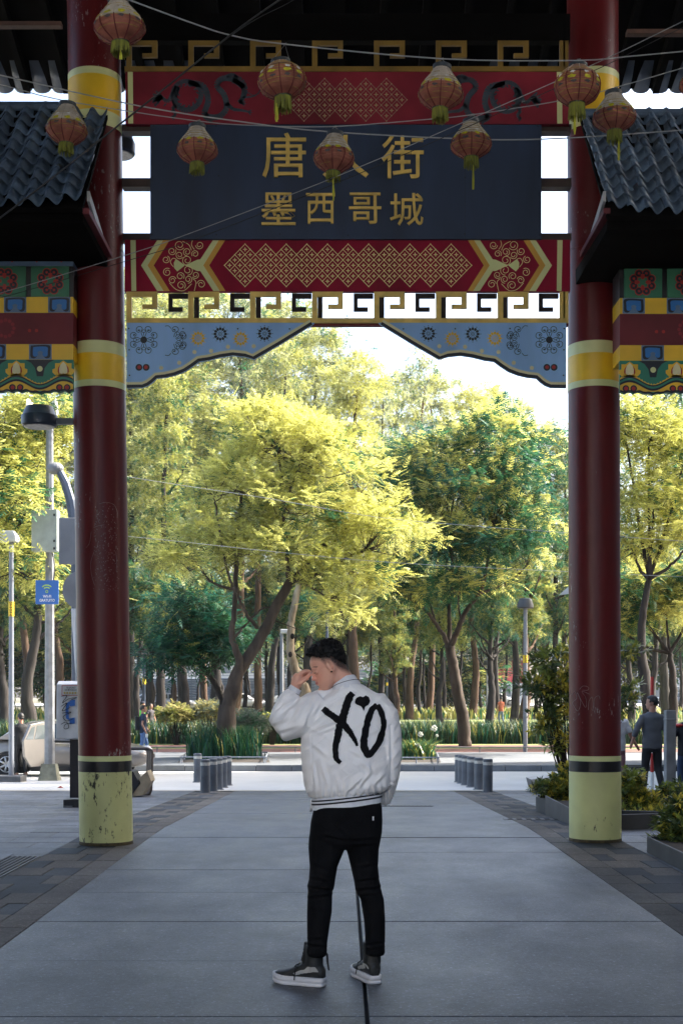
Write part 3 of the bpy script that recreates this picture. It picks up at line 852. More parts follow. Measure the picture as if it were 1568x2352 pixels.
        lay('painted_petal', m_redp, gp, pet, YP - .002); lay('painted_petal', m_ink, gp, pin, YP - .0035); lay('painted_dot', m_redp, gp, dots + [[R_(6, k * 1.5708 - .5), R_(19, k * 1.5708 - .25), R_(19, k * 1.5708 + .25), R_(6, k * 1.5708 + .5)] for k in range(4)], YP - .005)
        lay('painted_dot', m_green, gp, [[R_(7, t) for t in np.linspace(0, 6.28, 17)[:-1]]], YP - .0065)
    def checker(y0, y1, blues, yel_lim):
        base = panel('painted_panel', -330, yel_lim, y0, y1, m_yel)
        for x0, x1 in blues:
            lay('painted_cell', m_greyblue, base, [[T(x0, y0 + .3), T(x1, y0 + .3), T(x1, y1 - .3), T(x0, y1 - .3)]], YP - .002)
            mx, w_ = (x0 + x1) / 2, (x1 - x0)
            u = lambda a, b_: T(mx + a * w_, y0 + b_ * (y1 - y0))
            def shape(e): return [u(p[0] * (1 - e * 1.0), .5 + (p[1] - .5) * (1 - e) ) for p in bez([(-.42, .1), (0, .05), (.42, .1), (.44, .5), (.42, .85), (.25, .92), (.12, .72), (.16, .55), (0, .42), (-.16, .55), (-.12, .72), (-.25, .92), (-.42, .85), (-.44, .5), (-.42, .1)], 56)[:-1]]
            lay('painted_key', m_ink, base, [shape(0)], YP - .0035); lay('painted_key', m_midblue, base, [shape(.26)], YP - .005)
    checker(681.5, 718, [(110.5, 162), (9, 60.5), (-93, -41)], 168)
    pr = panel('painted_panel', -330, 168, 718, 790, m_deepred)
    lay('painted_flower', M('dull_red_paint', (.26, .02, .03), rough=.6), pr, [[T(13 + 19 * math.cos(a) + 4.5 * math.cos(t), 754 + 19 * math.sin(a) + 4.5 * math.sin(t)) for t in np.linspace(0, 6.28, 9)[:-1]] for a in np.linspace(0, 6.28, 13)[:-1]], YP - .003)
    lay('painted_dot', m_redp, pr, [[T(x + 4 * math.cos(t), 759 + 4 * math.sin(t)) for t in np.linspace(0, 6.28, 11)[:-1]] for x in (68, 84)], YP - .003)
    checker(790, 825.7, [(66.6, 118.8), (-38, 14.4), (-143, -91)], 168)
    # lotus valance with a scalloped lower edge
    PER = 107.8
    edge = []
    for i in range(0, 125):
        x = 168 - i * 4; ph = ((x - 38) % PER) / PER
        edge.append((x, 897.5 + 4.5 * (1 - abs(math.cos(ph * math.pi * 5))) + (3 if .35 < ph < .65 else 0)))
    q = MB(); q.prism([T(168, 825.7)] + [T(*e) for e in edge] + [T(edge[-1][0], 825.7)], YP, YP + .05)
    lv = q.build('valance', m_teal, gate)
    wave = lambda x: 868.5 + 9.8 * (1 - math.cos(2 * math.pi * (x - 38) / PER))
    yelp = []; blk = []; tl = []; fun = []; dots = []; bulb = []; redp = []; ed = []; che = []; chr_ = []
    xs2 = [168 - i * 3 for i in range(165)]
    for a_, b2 in zip(xs2, xs2[1:]):
        up = lambda x: 858 + 11 * (1 - math.cos(2 * math.pi * (x - 38) / PER)) * 1.0 + 2.0 * math.sin(x * .9)
        yelp.append([T(a_, up(a_)), T(b2, up(b2)), T(b2, 897), T(a_, 897)])
        blk.append([T(a_, wave(a_) - 6.2), T(b2, wave(b2) - 6.2), T(b2, wave(b2) + 7), T(a_, wave(a_) + 7)])
        tl.append([T(a_, wave(a_) - 2.6), T(b2, wave(b2) - 2.6), T(b2, wave(b2) + 2.2), T(a_, wave(a_) + 2.2)])
    for k in range(-3, 2):
        x = 145.6 + k * PER
        if x > 160: continue
        fx = x - PER / 2
        fun.append([T(fx - 34, 826.2), T(fx + 34, 826.2), T(fx + 20, 833), T(fx + 11, 845), T(fx + 7, 864), T(fx - 7, 864), T(fx - 11, 845), T(fx - 20, 833)])
        dots.append([T(fx + 6.6 * math.cos(t), 847 + 6.6 * math.sin(t)) for t in np.linspace(0, 6.28, 15)[:-1]])
        yelp.append([T(x + a, b_) for a, b_ in ((0, 828), (9, 834), (19, 834), (19, 846), (25, 848), (25, 855), (18, 862), (0, 866), (-18, 862), (-25, 855), (-25, 848), (-19, 846), (-19, 834), (-9, 834))])
        bulb.append([T(x + a, b_) for a, b_ in ((0, 831), (6, 837), (10, 846), (9, 856), (4, 859), (0, 857), (-4, 859), (-9, 856), (-10, 846), (-6, 837))])
        for sg in (-1, 1): redp.append([T(x + sg * a, b_) for a, b_ in ((7, 838), (12, 845), (13, 853), (10, 861), (9.5, 850))])
        for sg in (-1, 1):
            che.append([T(x + sg * 9 + 7.8 * math.cos(t), 890 + 7.8 * math.sin(t)) for t in np.linspace(0, 6.28, 15)[:-1]])
            chr_.append([T(x + sg * 8.5 + 4.8 * math.cos(t), 890 + 4.8 * math.sin(t)) for t in np.linspace(0, 6.28, 13)[:-1]])
    for (xa, ya), (xb_, yb) in zip(edge, edge[1:]): ed.append([T(xa, ya), T(xb_, yb), T(xb_, yb - 4), T(xa, ya - 4)])
    lay('painted_funnel', m_ink, lv, fun, YP - .002); lay('painted_lotus', m_yel, lv, yelp, YP - .003)
    lay('painted_wave', m_ink, lv, blk, YP - .0045); lay('painted_wave', m_teal, lv, tl, YP - .006)
    lay('painted_dot', m_pale, lv, dots, YP - .0045); lay('painted_bulb', m_cream, lv, bulb, YP - .006); lay('painted_petal', m_redp, lv, redp, YP - .006)
    lay('painted_dot', m_ink, lv, che, YP - .007); lay('painted_dot', m_redp, lv, chr_, YP - .0085); lay('dark_edge', m_ink, lv, ed, YP - .0095)
wing(-1); wing(1)
# outer posts that carry the wings, out of the picture
for x in (-4.45, 4.6):
    q = MB(); q.lathe([(.16, 0), (.16, 6.2)], x, 13.4, 20); smooth_by_angle(q.build('wing_post', m_colred, gate), 50)
# ================================================================== lanterns on their strings
m_lred = leaf = None
def paper(name, c, trans=.35, var=.3):
    m = M(name, c, rough=.6, var=var, scale=14, bump=.3, bscale=30)
    nt = m.node_tree; n = nt.nodes; L = nt.links; b = n['Principled BSDF']
    tr = n.new('ShaderNodeBsdfTranslucent'); mx = n.new('ShaderNodeMixShader'); mx.inputs[0].default_value = trans
    L.new(b.inputs['Base Color'].links[0].from_socket, tr.inputs['Color'])
    L.new(b.outputs[0], mx.inputs[1]); L.new(tr.outputs[0], mx.inputs[2]); L.new(mx.outputs[0], n['Material Output'].inputs['Surface'])
    return m
m_paper_r = paper('faded_red_silk', (.42, .16, .11), .4)
m_paper_p = paper('sun_bleached_silk', (.62, .57, .50), .35, .2)
m_paper_k = paper('pinkish_bleached_silk', (.42, .25, .18), .35, .3)
m_rib = M('lantern_rib_red', (.16, .02, .02), rough=.6)
m_tape = M('lantern_tape', (.5, .45, .38), rough=.6)
m_lgold = M('lantern_gold_thread', (.42, .30, .05), rough=.5, var=.4, scale=50)
m_cap = M('lantern_cap', (.05, .06, .07), rough=.45, metal=.4)
m_fringe = M('olive_fringe', (.16, .17, .015), rough=.7, var=.5, scale=60, stretch=(1, 1, .08))
m_strand = M('yellow_strand', (.42, .42, .015), rough=.6)
m_print_w = M('print_white', (.7, .7, .68), rough=.6, var=.2, scale=40)
m_print_y = M('print_yellow', (.55, .50, .02), rough=.6, var=.3, scale=50)
m_print_k = M('print_grey', (.10, .08, .08), rough=.6, var=.3, scale=50)
m_wire = M('pale_wire', (.36, .37, .38), rough=.4, metal=.3)
m_wired = M('black_cable', (.012, .012, .014), rough=.5)

def lantern(label, x0, x1, yt, yb, fr_y, st_y, Y, bell, hook_py, tilt=0.0, st_dx=0.0, seed=1):
    rs_ = np.random.default_rng(seed)
    rad = (x1 - x0) / 2 / F * Y; cx = X((x0 + x1) / 2, Y); zt, zb = Z(yt, Y), Z(yb, Y); h = zt - zb
    t = thing('paper_lantern', label, 'lantern', (cx, Y, zb), 'lanterns strung across the street')
    if bell: ctrl = [(0, .34), (.06, .52), (.16, .80), (.28, .97), (.38, 1.0), (.5, .93), (.62, .80), (.76, .62), (.88, .46), (1, .36)]
    else: ctrl = [(0, .38), (.06, .58), (.18, .83), (.34, .97), (.5, 1.0), (.66, .94), (.8, .78), (.9, .60), (1, .40)]
    zs = np.linspace(0, 1, 61); rr = np.interp(zs, [c[0] for c in ctrl], [c[1] for c in ctrl])
    rr = np.convolve(np.pad(rr, 2, 'edge'), np.ones(5) / 5, 'valid')
    rot = Matrix.Rotation(tilt, 3, 'Y'); base = Vector((cx, Y, zb))
    def pt(a, zf, k=1.0):
        r = float(np.interp(zf, zs, rr)) * rad * k
        p = Vector((r * math.cos(a), r * math.sin(a), zf * h)); return base + rot @ p
    n = 40
    nr = 15
    def shell(z0, z1, name, mat, crinkle):
        q = MB(); rings = []
        ph = rs_.uniform(0, 6)
        for z in zs:
            if z < z0 - 1e-6 or z > z1 + 1e-6: continue
            rib = 1 + .022 * math.cos(z * nr * 2 * math.pi)
            rings.append([pt(2 * math.pi * k / n, z, rib * (1 + .012 * math.cos(10 * 2 * math.pi * k / n)) + crinkle * math.sin(9 * z + ph) * math.cos(2 * math.pi * k / n * 5 + 7 * z)) for k in range(n)])
        q.loft(rings, False); return q.build(name, mat, t, True)
    split = (.50 if bell else .74) + rs_.uniform(-.08, .06)
    shell(0, split, 'lower_shade', m_paper_r, .004); shell(split, 1, 'upper_shade', m_paper_p if bell else m_paper_k, .022 if bell else .008)
    for k in range(10):
        a = 2 * math.pi * k / 10 + .25
        q = MB(); q.tube([pt(a, z, 1.03) for z in np.linspace(0, split, 14)], rad * .028, 5); q.build('rib', m_rib, t)
    for k in range(10):
        a = 2 * math.pi * k / 10 + .25
        q = MB(); q.tube([pt(a, z, 1.03) for z in np.linspace(split, 1, 8)], rad * .014, 5); q.build('tape', m_tape, t)
    for zz in np.linspace(.12, .9, 9):
        q = MB(); a0, a1 = rs_.uniform(0, 6.28), rs_.uniform(2.5, 5.5)
        q.tube([pt(a0 + a1 * i / 26, zz + rs_.uniform(-.002, .002), 1.034) for i in range(27)], rad * .011, 4); q.build('gold_thread', m_lgold, t)
    # printed motifs: loose patches of white, yellow and grey
    for k in range(10):
        a0 = 2 * math.pi * (k + .5) / 10 + .25
        for z0, z1, w, mt in ((.60, .70, .13, m_print_w), (.46, .57, .19, m_print_y), (.34, .42, .15, m_print_k)):
            q = MB(); a = a0 + rs_.uniform(-.05, .05)
            outl = []
            for i in range(11):
                th = 2 * math.pi * i / 11; kk = rs_.uniform(.6, 1.15)
                outl.append(pt(a + w * math.cos(th) * kk, (z0 + z1) / 2 + (z1 - z0) / 2 * math.sin(th) * kk, 1.045))
            cpt = pt(a, (z0 + z1) / 2, 1.05)
            q.add([cpt] + outl, [(0, 1 + i, 1 + (i + 1) % 11) for i in range(11)]); q.build('print', mt, t)
    q = MB(); cz = h
    top = [base + rot @ Vector((rad * .42 * math.cos(2 * math.pi * k / 20), rad * .42 * math.sin(2 * math.pi * k / 20), cz + dz)) for dz in (-.004, .022) for k in range(20)]
    q.loft([top[:20], top[20:]]); smooth_by_angle(q.build('cap', m_cap, t))
    q = MB(); q.tube([base + rot @ Vector((0, 0, -.006)), base + rot @ Vector((0, 0, .012))], rad * .36, 16); q.build('lower_ring', m_cap, t)
    hp = Vector((cx + .012, Y, Z(hook_py, Y)))
    q = MB(); a = base + rot @ Vector((rad * .38, 0, cz + .02)); b_ = base + rot @ Vector((-rad * .38, 0, cz + .02))
    q.tube([a, hp, b_], .0022, 5); q.tube([hp + Vector((-.012, 0, 0)), hp + Vector((.012, 0, .004))], .007, 6); q.build('hook', M('hook_wire', (.2, .2, .2), rough=.4, metal=.6), t)
    # fringe of many threads
    fl = zb - Z(fr_y, Y)
    q = MB()
    for k in range(46):
        a = 2 * math.pi * k / 46; r0 = rad * .33; r1 = r0 * rs_.uniform(.85, 1.2); l = fl * rs_.uniform(.8, 1.02)
        p0 = base + Vector((r0 * math.cos(a), r0 * math.sin(a), 0)); p1 = base + Vector((r1 * math.cos(a + rs_.uniform(-.15, .15)), r1 * math.sin(a), -l))
        q.tube([p0, (p0 + p1) / 2, p1], [.0052, .0058, .0035], 4)
    tag(q.build('fringe', m_fringe, t), kind='stuff')
    if st_y:
        sl = zb - Z(st_y, Y); q = MB()
        for k in range(5):
            dx = st_dx / F * Y
            q.tube([base + Vector((dx + rs_.uniform(-.003, .003), -.03, -fl * .55)), base + Vector((dx + rs_.uniform(-.009, .009), -.03, -(fl + sl) / 2 - .02)), base + Vector((dx + rs_.uniform(-.006, .006), -.03, -sl))], [.0022, .0045, .003], 4)
        q.build('strand', m_strand, t)
    return t
lantern('big bleached lantern at the top left, cut off by the upper picture edge', 219, 334, 4, 97, 126, 140, 8.1, True, -12, -.05, 3, 11)
lantern('bell shaped lantern hanging before the left tiled wing roof', 106, 198, 243, 329, 354, 0, 10.1, True, 231, .04, 0, 12)
lantern('bell shaped lantern over the left end of the navy sign board', 407, 499, 293, 374, 400, 0, 10.1, True, 277, 0, 0, 13)
lantern('round ribbed lantern with a long strand, left of the upper lattice', 596, 704, 146, 222, 256, 283, 8.6, False, 101, -.07, -14, 14)
lantern('bell shaped lantern covering the middle gold character of the sign board', 719, 811, 310, 394, 416, 463, 10.1, True, 291, .05, 0, 15)
lantern('bell shaped lantern in front of the upper beam right of the lattice', 959, 1061, 157, 249, 279, 0, 9.1, True, 135, .05, 0, 16)
lantern('pinkish lantern with a loose strand right of the gold characters', 1035, 1128, 282, 361, 386, 438, 10.0, True, 263, 0, 4, 17)
lantern('round ribbed lantern in front of the right column top', 1273, 1376, 155, 238, 273, 312, 9.0, False, 137, .03, -7, 18)
lantern('bell shaped lantern hanging before the right tiled wing roof', 1362, 1459, 217, 300, 328, 371, 9.6, True, 201, -.02, 8, 19)
lantern('lantern cut off by the right picture edge, only its rim in view', 1562, 1660, 140, 222, 250, 0, 9.3, True, 126, 0, 0, 20)

def wire(name, label, pts, mat, r, Y0, Y1=None, n=40):
    pp = bez(pts, n); q = MB(); N = len(pp)
    q.tube([P(p[0], p[1], Y0 + ((Y1 if Y1 else Y0) - Y0) * i / (N - 1)) for i, p in enumerate(pp)], r, 5)
    return tag(q.build(name, mat, None, True), label, 'cable')
wire('lantern_string', 'upper lantern string crossing from the top left lantern to the right edge', [(180, -45), (300, 0), (450, 55), (530, 80), (650, 100), (1012, 134), (1322, 138), (1450, 128), (1568, 117), (1760, 98)], m_wire, .0045, 7.9, 9.1)
wire('lantern_string', 'lower thin lantern string sagging over the upper beam', [(-150, 165), (0, 193), (150, 231), (452, 277), (600, 288), (765, 290), (950, 276), (1082, 263), (1300, 228), (1410, 201), (1568, 155), (1720, 110)], m_wire, .0038, 10.3, 9.6)
wire('overhead_cable', 'bright cable sagging across the top edge of the navy sign board', [(-150, 138), (0, 171.5), (325, 243.5), (600, 285), (760, 302), (1034, 317), (1244, 319), (1568, 298), (1720, 285)], m_wire, .0055, 10.6, 10.4)
wire('overhead_cable', 'pale cable running steeply from the upper right edge down to the left edge', [(1740, -30), (1568, 48), (1384, 137), (1109, 260), (784, 400), (450, 530), (300, 582), (0, 673), (-160, 710)], m_wire, .0032, 8.6, 11.5)
wire('overhead_cable', 'thin dark cable just under the pale diagonal cable', [(1740, -5), (1568, 62), (1384, 152), (1109, 275), (784, 415), (450, 548), (300, 596), (0, 684), (-160, 718)], m_wired, .0028, 8.6, 11.5)
wire('overhead_cable', 'thick black cable rising from the left edge to the top of the picture', [(-150, 590), (0, 500), (325, 245), (530, 79), (640, 0), (760, -80)], m_wired, .006, 8.4, 8.0)
wire('overhead_cable', 'thin black cable branching from the lantern string to the top of the picture', [(530, 81), (590, 42), (672, 0), (780, -70)], m_wired, .0025, 8.02, 8.0)
wire('overhead_cable', 'thin grey wire crossing in front of the park trees, upper one', [(-200, 1010), (294, 1095), (617, 1145), (861, 1187), (1100, 1209), (1304, 1224), (1800, 1260)], m_wire, .006, 34)
wire('overhead_cable', 'thin grey wire crossing in front of the park trees, lower one', [(-200, 1190), (294, 1232), (617, 1266), (900, 1292), (1303, 1313), (1800, 1335)], m_wire, .0055, 34)
# ================================================================== street furniture
m_galv = M('galvanised_steel', (.19, .197, .205), rough=.5, var=.22, scale=7, metal=.35)
m_lampd = M('dark_lamp_metal', (.03, .045, .075), rough=.4, var=.15)
m_polegrey = M('grey_pole_paint', (.16, .175, .20), rough=.5, var=.1)
m_sticker = M('yellow_sticker', (.75, .5, .02), rough=.5, var=.05)
m_txt = M('print_black', (.01, .01, .01), rough=.6)
m_cable = M('cable_black', (.01, .01, .01), rough=.6)

# --- bollards
def bollard_mesh():
    t = thing('bollard', 'x', 'bollard', (0, 0, 0), 'steel bollards at the end of the street')
    q = MB(); q.lathe([(.088, -.03), (.088, .60), (.078, .612)], 0, 0, 20); smooth_by_angle(q.build('post', M('bollard_grey', (.085, .095, .11), rough=.45, var=.25, scale=5), t))
    q = MB(); q.lathe([(.0895, .50), (.0895, .557)], 0, 0, 20); smooth_by_angle(q.build('reflective_band', M('bollard_band', (.5, .48, .42), rough=.5, var=.2, scale=20), t))
    q = MB(); q.lathe([(.11, -.01), (.11, .008)], 0, 0, 20); q.build('foot_plate', M('bollard_foot', (.2, .2, .2), rough=.7), t)
    return t
proto = bollard_mesh()
ORD = ['nearest', 'second', 'third', 'fourth', 'fifth', 'farthest']
first = True
right_pts = [(1120, 1820), (1099, 1813), (1082, 1807.5), (1069, 1803), (1060, 1799), (1053, 1796)]
left_pts = [(471, 1822), (488.5, 1818), (501, 1813.5), (512, 1808.5), (522.5, 1803.5)]
for i, (px, py) in enumerate(right_pts):
    p = on_ground(px, py); lab = f'{ORD[i]} grey bollard of the right hand row beyond the gate'
    if first: proto.location = p; proto['label'] = lab; first = False
    else: dup(proto, p, lab)
for i, (px, py) in enumerate(left_pts):
    p = on_ground(px, py); dup(proto, p, ('farthest' if i == 4 else ORD[i]) + ' grey bollard of the left hand row, left of the man')
dup(proto, on_ground(454, 1796.5), 'grey bollard standing alone left of the left hand row', scl=1.05)

# --- lamps fixed on the left column
def dish_lamp(label, px, py_top, py_bot, half, Y, arm_to, tilt=0.0, arm_py=None):
    cx = X(px, Y); zt, zb = Z(py_top, Y), Z(py_bot, Y); r = half / F * Y; hh = zt - zb
    t = thing('column_lamp', label, 'lamp', (cx, Y, zb))
    q = MB(); q.lathe([(r * .74, zt), (r * .80, zt - hh * .1), (r * .96, zt - hh * .42), (r * 1.0, zt - hh * .45)][::-1], cx, Y, 28); smooth_by_angle(q.build('hood', M('lamp_hood_blue', (.09, .125, .19), rough=.45), t), 30)
    q = MB(); q.lathe([(r * .9, zb), (r * 1.0, zb + hh * .08), (r * 1.02, zt - hh * .5), (r, zt - hh * .45)], cx, Y, 28); smooth_by_angle(q.build('rim', m_lampd, t), 30)
    q = MB(); q.lathe([(r * .82, zb - .006), (r * .88, zb + .004)], cx, Y, 28); q.build('diffuser', M('lamp_diffuser', (.45, .45, .42), rough=.3, var=.3, scale=30), t)
    q = MB(); za = Z(arm_py or (py_top + py_bot) / 2 + 8, Y)
    x0, x1 = sorted((cx + math.copysign(r * .95, arm_to - cx), arm_to)); q.box(x0, x1, Y - .03, Y + .03, za - .03, za + .03); q.build('arm', m_lampd, t)
dish_lamp('dark dish street lamp on an arm left of the left column, before yellow leaves', 90.5, 934, 980, 40.5, 13.6, cxL(4.2) - .24, arm_py=968)
dish_lamp('blue grey dish lamp seen in the gap between left column and sign board', 272, 304, 356, 38, 14.6, cxL(7) + .1, arm_py=345)

# --- galvanised pole with wifi sign, cabinet and horn speakers
p = on_ground(114, 1792); Yp = p.y
t = thing('service_pole', 'tall galvanised octagonal pole with grey cabinet, left of the left column', 'pole', p)
q = MB(); ztop = Z(930, Yp); q.lathe([(.125, p.z + .2), (.085, ztop)], p.x, p.y, 8); q.build('shaft', m_galv, t)
q = MB(); q.loft([[(p.x + a * w, p.y + b_ * w, z) for a, b_ in ((-1, -1), (1, -1), (1, 1), (-1, 1))] for w, z in ((.235, p.z - .03), (.16, p.z + .36), (.165, p.z + .38))]); q.build('base_cover', M('concrete_base', (.18, .18, .13), rough=.8, var=.4, scale=5), t)
q = MB(); q.box(X(82, Yp), X(140, Yp), Yp - .45, Yp - .1, Z(1270, Yp), Z(1176, Yp)); cab = bevel(q.build('cabinet', M('cabinet_grey', (.3, .33, .3), rough=.5), t), .01)
for py in (1186, 1245, 1262):
    q = MB(); q.box(X(132, Yp), X(136, Yp), Yp - .465, Yp - .45, Z(py + 5, Yp), Z(py, Yp)); q.build('latch', m_cable, cab)
for a, b_ in ((64, -1), (130, 1)):
    q = MB(); c0 = P(95, 936, Yp); c1 = P(a, 934, Yp); q.tube([c0, c0.lerp(c1, .5), c1], [.05, .06, .20], 16); q.build('horn_speaker', M('horn_cream', (.45, .46, .36), rough=.5), t)
q = MB(); q.tube([P(112, 1130, Yp - .2), P(118, 1150, Yp - .2), P(110, 1176, Yp - .2)], .015, 5); q.tube([P(120, 1270, Yp - .15), P(126, 1300, Yp - .2), P(122, 1345, Yp - .15)], .015, 5); q.build('cable_loop', m_cable, t)
sg = MB(); Ys = Yp - .16; sg.box(X(82, Ys), X(134.5, Ys), Ys - .02, Ys, Z(1388, Ys), Z(1333, Ys))
sg = sg.build('wifi_sign', M('sign_blue', (.03, .13, .42), rough=.5, var=.05)); tag(sg, 'blue square sign reading WI-FI GRATUITO on the galvanised pole', 'sign')
yy = Ys - .023
q = MB()
for r in (14, 8.5):
    q.strip([(X(108 + r * math.cos(a), Ys), Z(1358 - r * math.sin(a), Ys)) for a in np.linspace(.75, 2.4, 12)], .024, yy, 0)
q.strip([(X(108 + 2.6 * math.cos(a), Ys), Z(1359 + 2.6 * math.sin(a), Ys)) for a in np.linspace(0, 6.28, 12)], .016, yy, 0)
q.build('wifi_symbol', M('lime_print', (.40, .62, .04), rough=.5), sg)
q = MB(); put_text(q, 'WI-FI', X(99, Ys), X(118, Ys), Z(1373.5, Ys), Z(1367, Ys), yy, 0, .02); put_text(q, 'GRATUITO', X(91, Ys), X(126, Ys), Z(1382.5, Ys), Z(1376, Ys), yy, 0, .02); q.build('lettering', M('print_offwhite', (.75, .75, .75), rough=.5), sg)

# --- thin lamp post with number sticker at the left edge
def street_lamp(label, px, py_base, py_head, r, head, num=None, st=None, dz=0.0, Y=None, mat=None):
    p = on_ground(px, py_base, dz) if Y is None else Vector((X(px, Y), Y, g(Y) + dz))
    Yl = p.y; t = thing('street_lamp', label, 'street lamp', p)
    zt = Z(py_head, Yl)
    q = MB(); q.tube([p + Vector((0, 0, -.05)), Vector((p.x, p.y, zt))], [r, r * .85], 10); smooth_by_angle(q.build('post', mat or m_polegrey, t))
    if head == 'flat':
        q = MB(); q.loft([[(p.x + a * s_, p.y + b_ * .2, z) for a, b_ in ((-2.2, -1), (1, -1), (1, 1), (-2.2, 1))] for s_, z in ((.13, zt - .02), (.15, zt + .04), (.15, zt + .1), (.10, zt + .22))]); bevel(q.build('lamp_head', M('lamp_head_grey', (.5, .5, .48), rough=.5), t), .02)
    elif head == 'dish':
        w = .30; q = MB(); q.lathe([(w * .9, zt), (w, zt + .04), (w * .98, zt + .14), (w * .72, zt + .34), (w * .6, zt + .36)], p.x, p.y, 20); smooth_by_angle(q.build('lamp_head', M('lamp_head_dark', (.05, .055, .06), rough=.5), t), 30)
    elif head == 'side':
        q = MB(); q.box(p.x - .05, p.x + .55, p.y - .13, p.y + .13, zt - .06, zt + .12); bevel(q.build('lamp_head', M('lamp_head_grey', (.5, .5, .48), rough=.5), t), .03)
    if st:
        q = MB(); a, b_ = st; q.lathe([(r * 1.03, Z(b_, Yl)), (r * 1.03, Z(a, Yl))], p.x, p.y, 12); q.build('number_sticker', m_sticker, t)
        if num:
            q = MB(); hgt = (Z(a, Yl) - Z(b_, Yl)); ch = hgt / len(num)
            for i, c_ in enumerate(num):
                z1 = Z(a, Yl) - i * ch - ch * .1; put_text(q, c_, p.x - r * .45, p.x + r * .45, z1 - ch * .8, z1, p.y - r * 1.08, 0, .02)
            q.build('number', m_txt, t)
    return t
lp = street_lamp('thin grey lamp post with a vertical yellow number sticker at the left picture edge', 26, 1795, 1243, .062, 'flat', '079096', (1382, 1416))
q = MB(); q.box(lp.location.x - .6, lp.location.x + .28, lp.location.y - .3, lp.location.y + .3, lp.location.z - .05, lp.location.z + .13)
tag(bevel(q.build('concrete_plinth', M('plinth_dark', (.10, .10, .10), rough=.8, var=.3)), .01), 'low dark concrete plinth under the thin lamp post at the left edge', 'plinth')
street_lamp('grey lamp post with dark dish head and yellow sticker, left of the right column', 1206, 1727, 1398, .085, 'dish', '57329', (1505, 1523), dz=.13)
street_lamp('lamp post with a flat grey head just left of the man', 647, 1700, 1452, .085, 'side', Y=58)
street_lamp('tall dark lamp post rising behind the man, topped by a small box head', 751, 1700, 1392, .085, 'side', Y=70, mat=m_lampd)
street_lamp('small dark dish lamp among the trunks just right of the left column', 331, 1650, 1506, .09, 'dish', '4021', (1557, 1572), Y=74, mat=m_lampd)
street_lamp('slim far lamp with yellow sticker behind the right tree trunk', 888, 1650, 1548, .07, 'dish', None, (1568, 1575), Y=92, mat=m_lampd)
street_lamp('slim far lamp post at the red and white far building', 1118, 1650, 1528, .07, 'dish', Y=100)

# --- signs seen from behind, partly hidden by the left column
p = on_ground(178, 1800); Yq = p.y
t = thing('road_sign', 'pole with backs of a grey square sign and a round sign beside the left column', 'sign', p)
q = MB(); q.tube([p, Vector((p.x, p.y, Z(1188, Yq)))], .045, 10); q.build('pole', m_galv, t)
m_sback = worn('scuffed_sign_back', (.13, .135, .145), (.03, .03, .03), rough=.5, amount=.72, scale=5, stretch=(1, 1, .6), var=.25)
q = MB(); q.box(X(136.5, Yq), X(222, Yq), Yq - .07, Yq - .045, Z(1297, Yq), Z(1190, Yq)); bevel(q.build('square_sign_back', m_sback, t), .02)
q = MB(); cxx, czz = X(190, Yq), Z(1356, Yq); rr = 45 / F * Yq; q.prism([(cxx + rr * math.cos(a), czz + rr * math.sin(a)) for a in np.linspace(0, 6.283, 33)[:-1]], Yq - .075, Yq - .05); q.build('round_sign_back', m_sback, t)
q = MB(); pa = [P(128, 1066, Yq + 1), P(150, 1110, Yq + 1), P(162, 1150, Yq + 1), P(168, 1190, Yq + 1), P(175, 1300, Yq + 1), Vector((X(178, Yq + 1), Yq + 1, g(Yq + 1)))]
t2 = thing('street_lamp', 'curved dark lamp arm with a pale cobra head left of the left column', 'street lamp', (X(178, Yq + 1), Yq + 1, g(Yq + 1)))
q.tube(pa, [.075, .10, .11, .115, .12, .12], 8); q.build('arm', m_lampd, t2)
q = MB(); c0 = P(120, 1078, Yq + 1); q.ball(c0 + Vector((0.06, 0, .02)), (.2, .15, .14), 16, 10); q.build('lamp_head', M('cobra_head', (.14, .145, .15), rough=.5), t2)
q = MB(); Yb = 30.0; q.prism([(X(163, Yb), Z(1398, Yb)), (X(200, Yb), Z(1398, Yb)), (X(200, Yb), Z(1590, Yb)), (X(176, Yb), Z(1590, Yb))], Yb, Yb + .03)
bn = q.build('banner', worn('pale_graffiti_banner', (.45, .47, .5), (.06, .16, .33), rough=.6, amount=.62, scale=5, stretch=(1, 1, 1), var=.2)); tag(bn, 'narrow pale banner with blotchy graffiti peeking out left of the left column', 'banner')
q = MB(); q.tube([(X(186, Yb), Yb + .06, g(Yb)), (X(186, Yb), Yb + .06, Z(1398, Yb))], .04, 8); q.build('banner_pole', m_galv, bn)
# sign corner at the right column
p = Vector((X(1318, 27), 27, g(27)))
t = thing('road_sign', 'white sign corner poking out left of the right column', 'sign', p)
q = MB(); q.prism([(X(1283, 27), Z(1367, 27)), (X(1325, 27), Z(1330, 27)), (X(1345, 27), Z(1352, 27)), (X(1312, 27), Z(1364, 27))], 26.96, 26.99); q.build('sign_plate', m_white, t)
q = MB(); q.tube([p, (p.x, p.y, Z(1340, 27))], .04, 8); q.build('pole', m_galv, t)

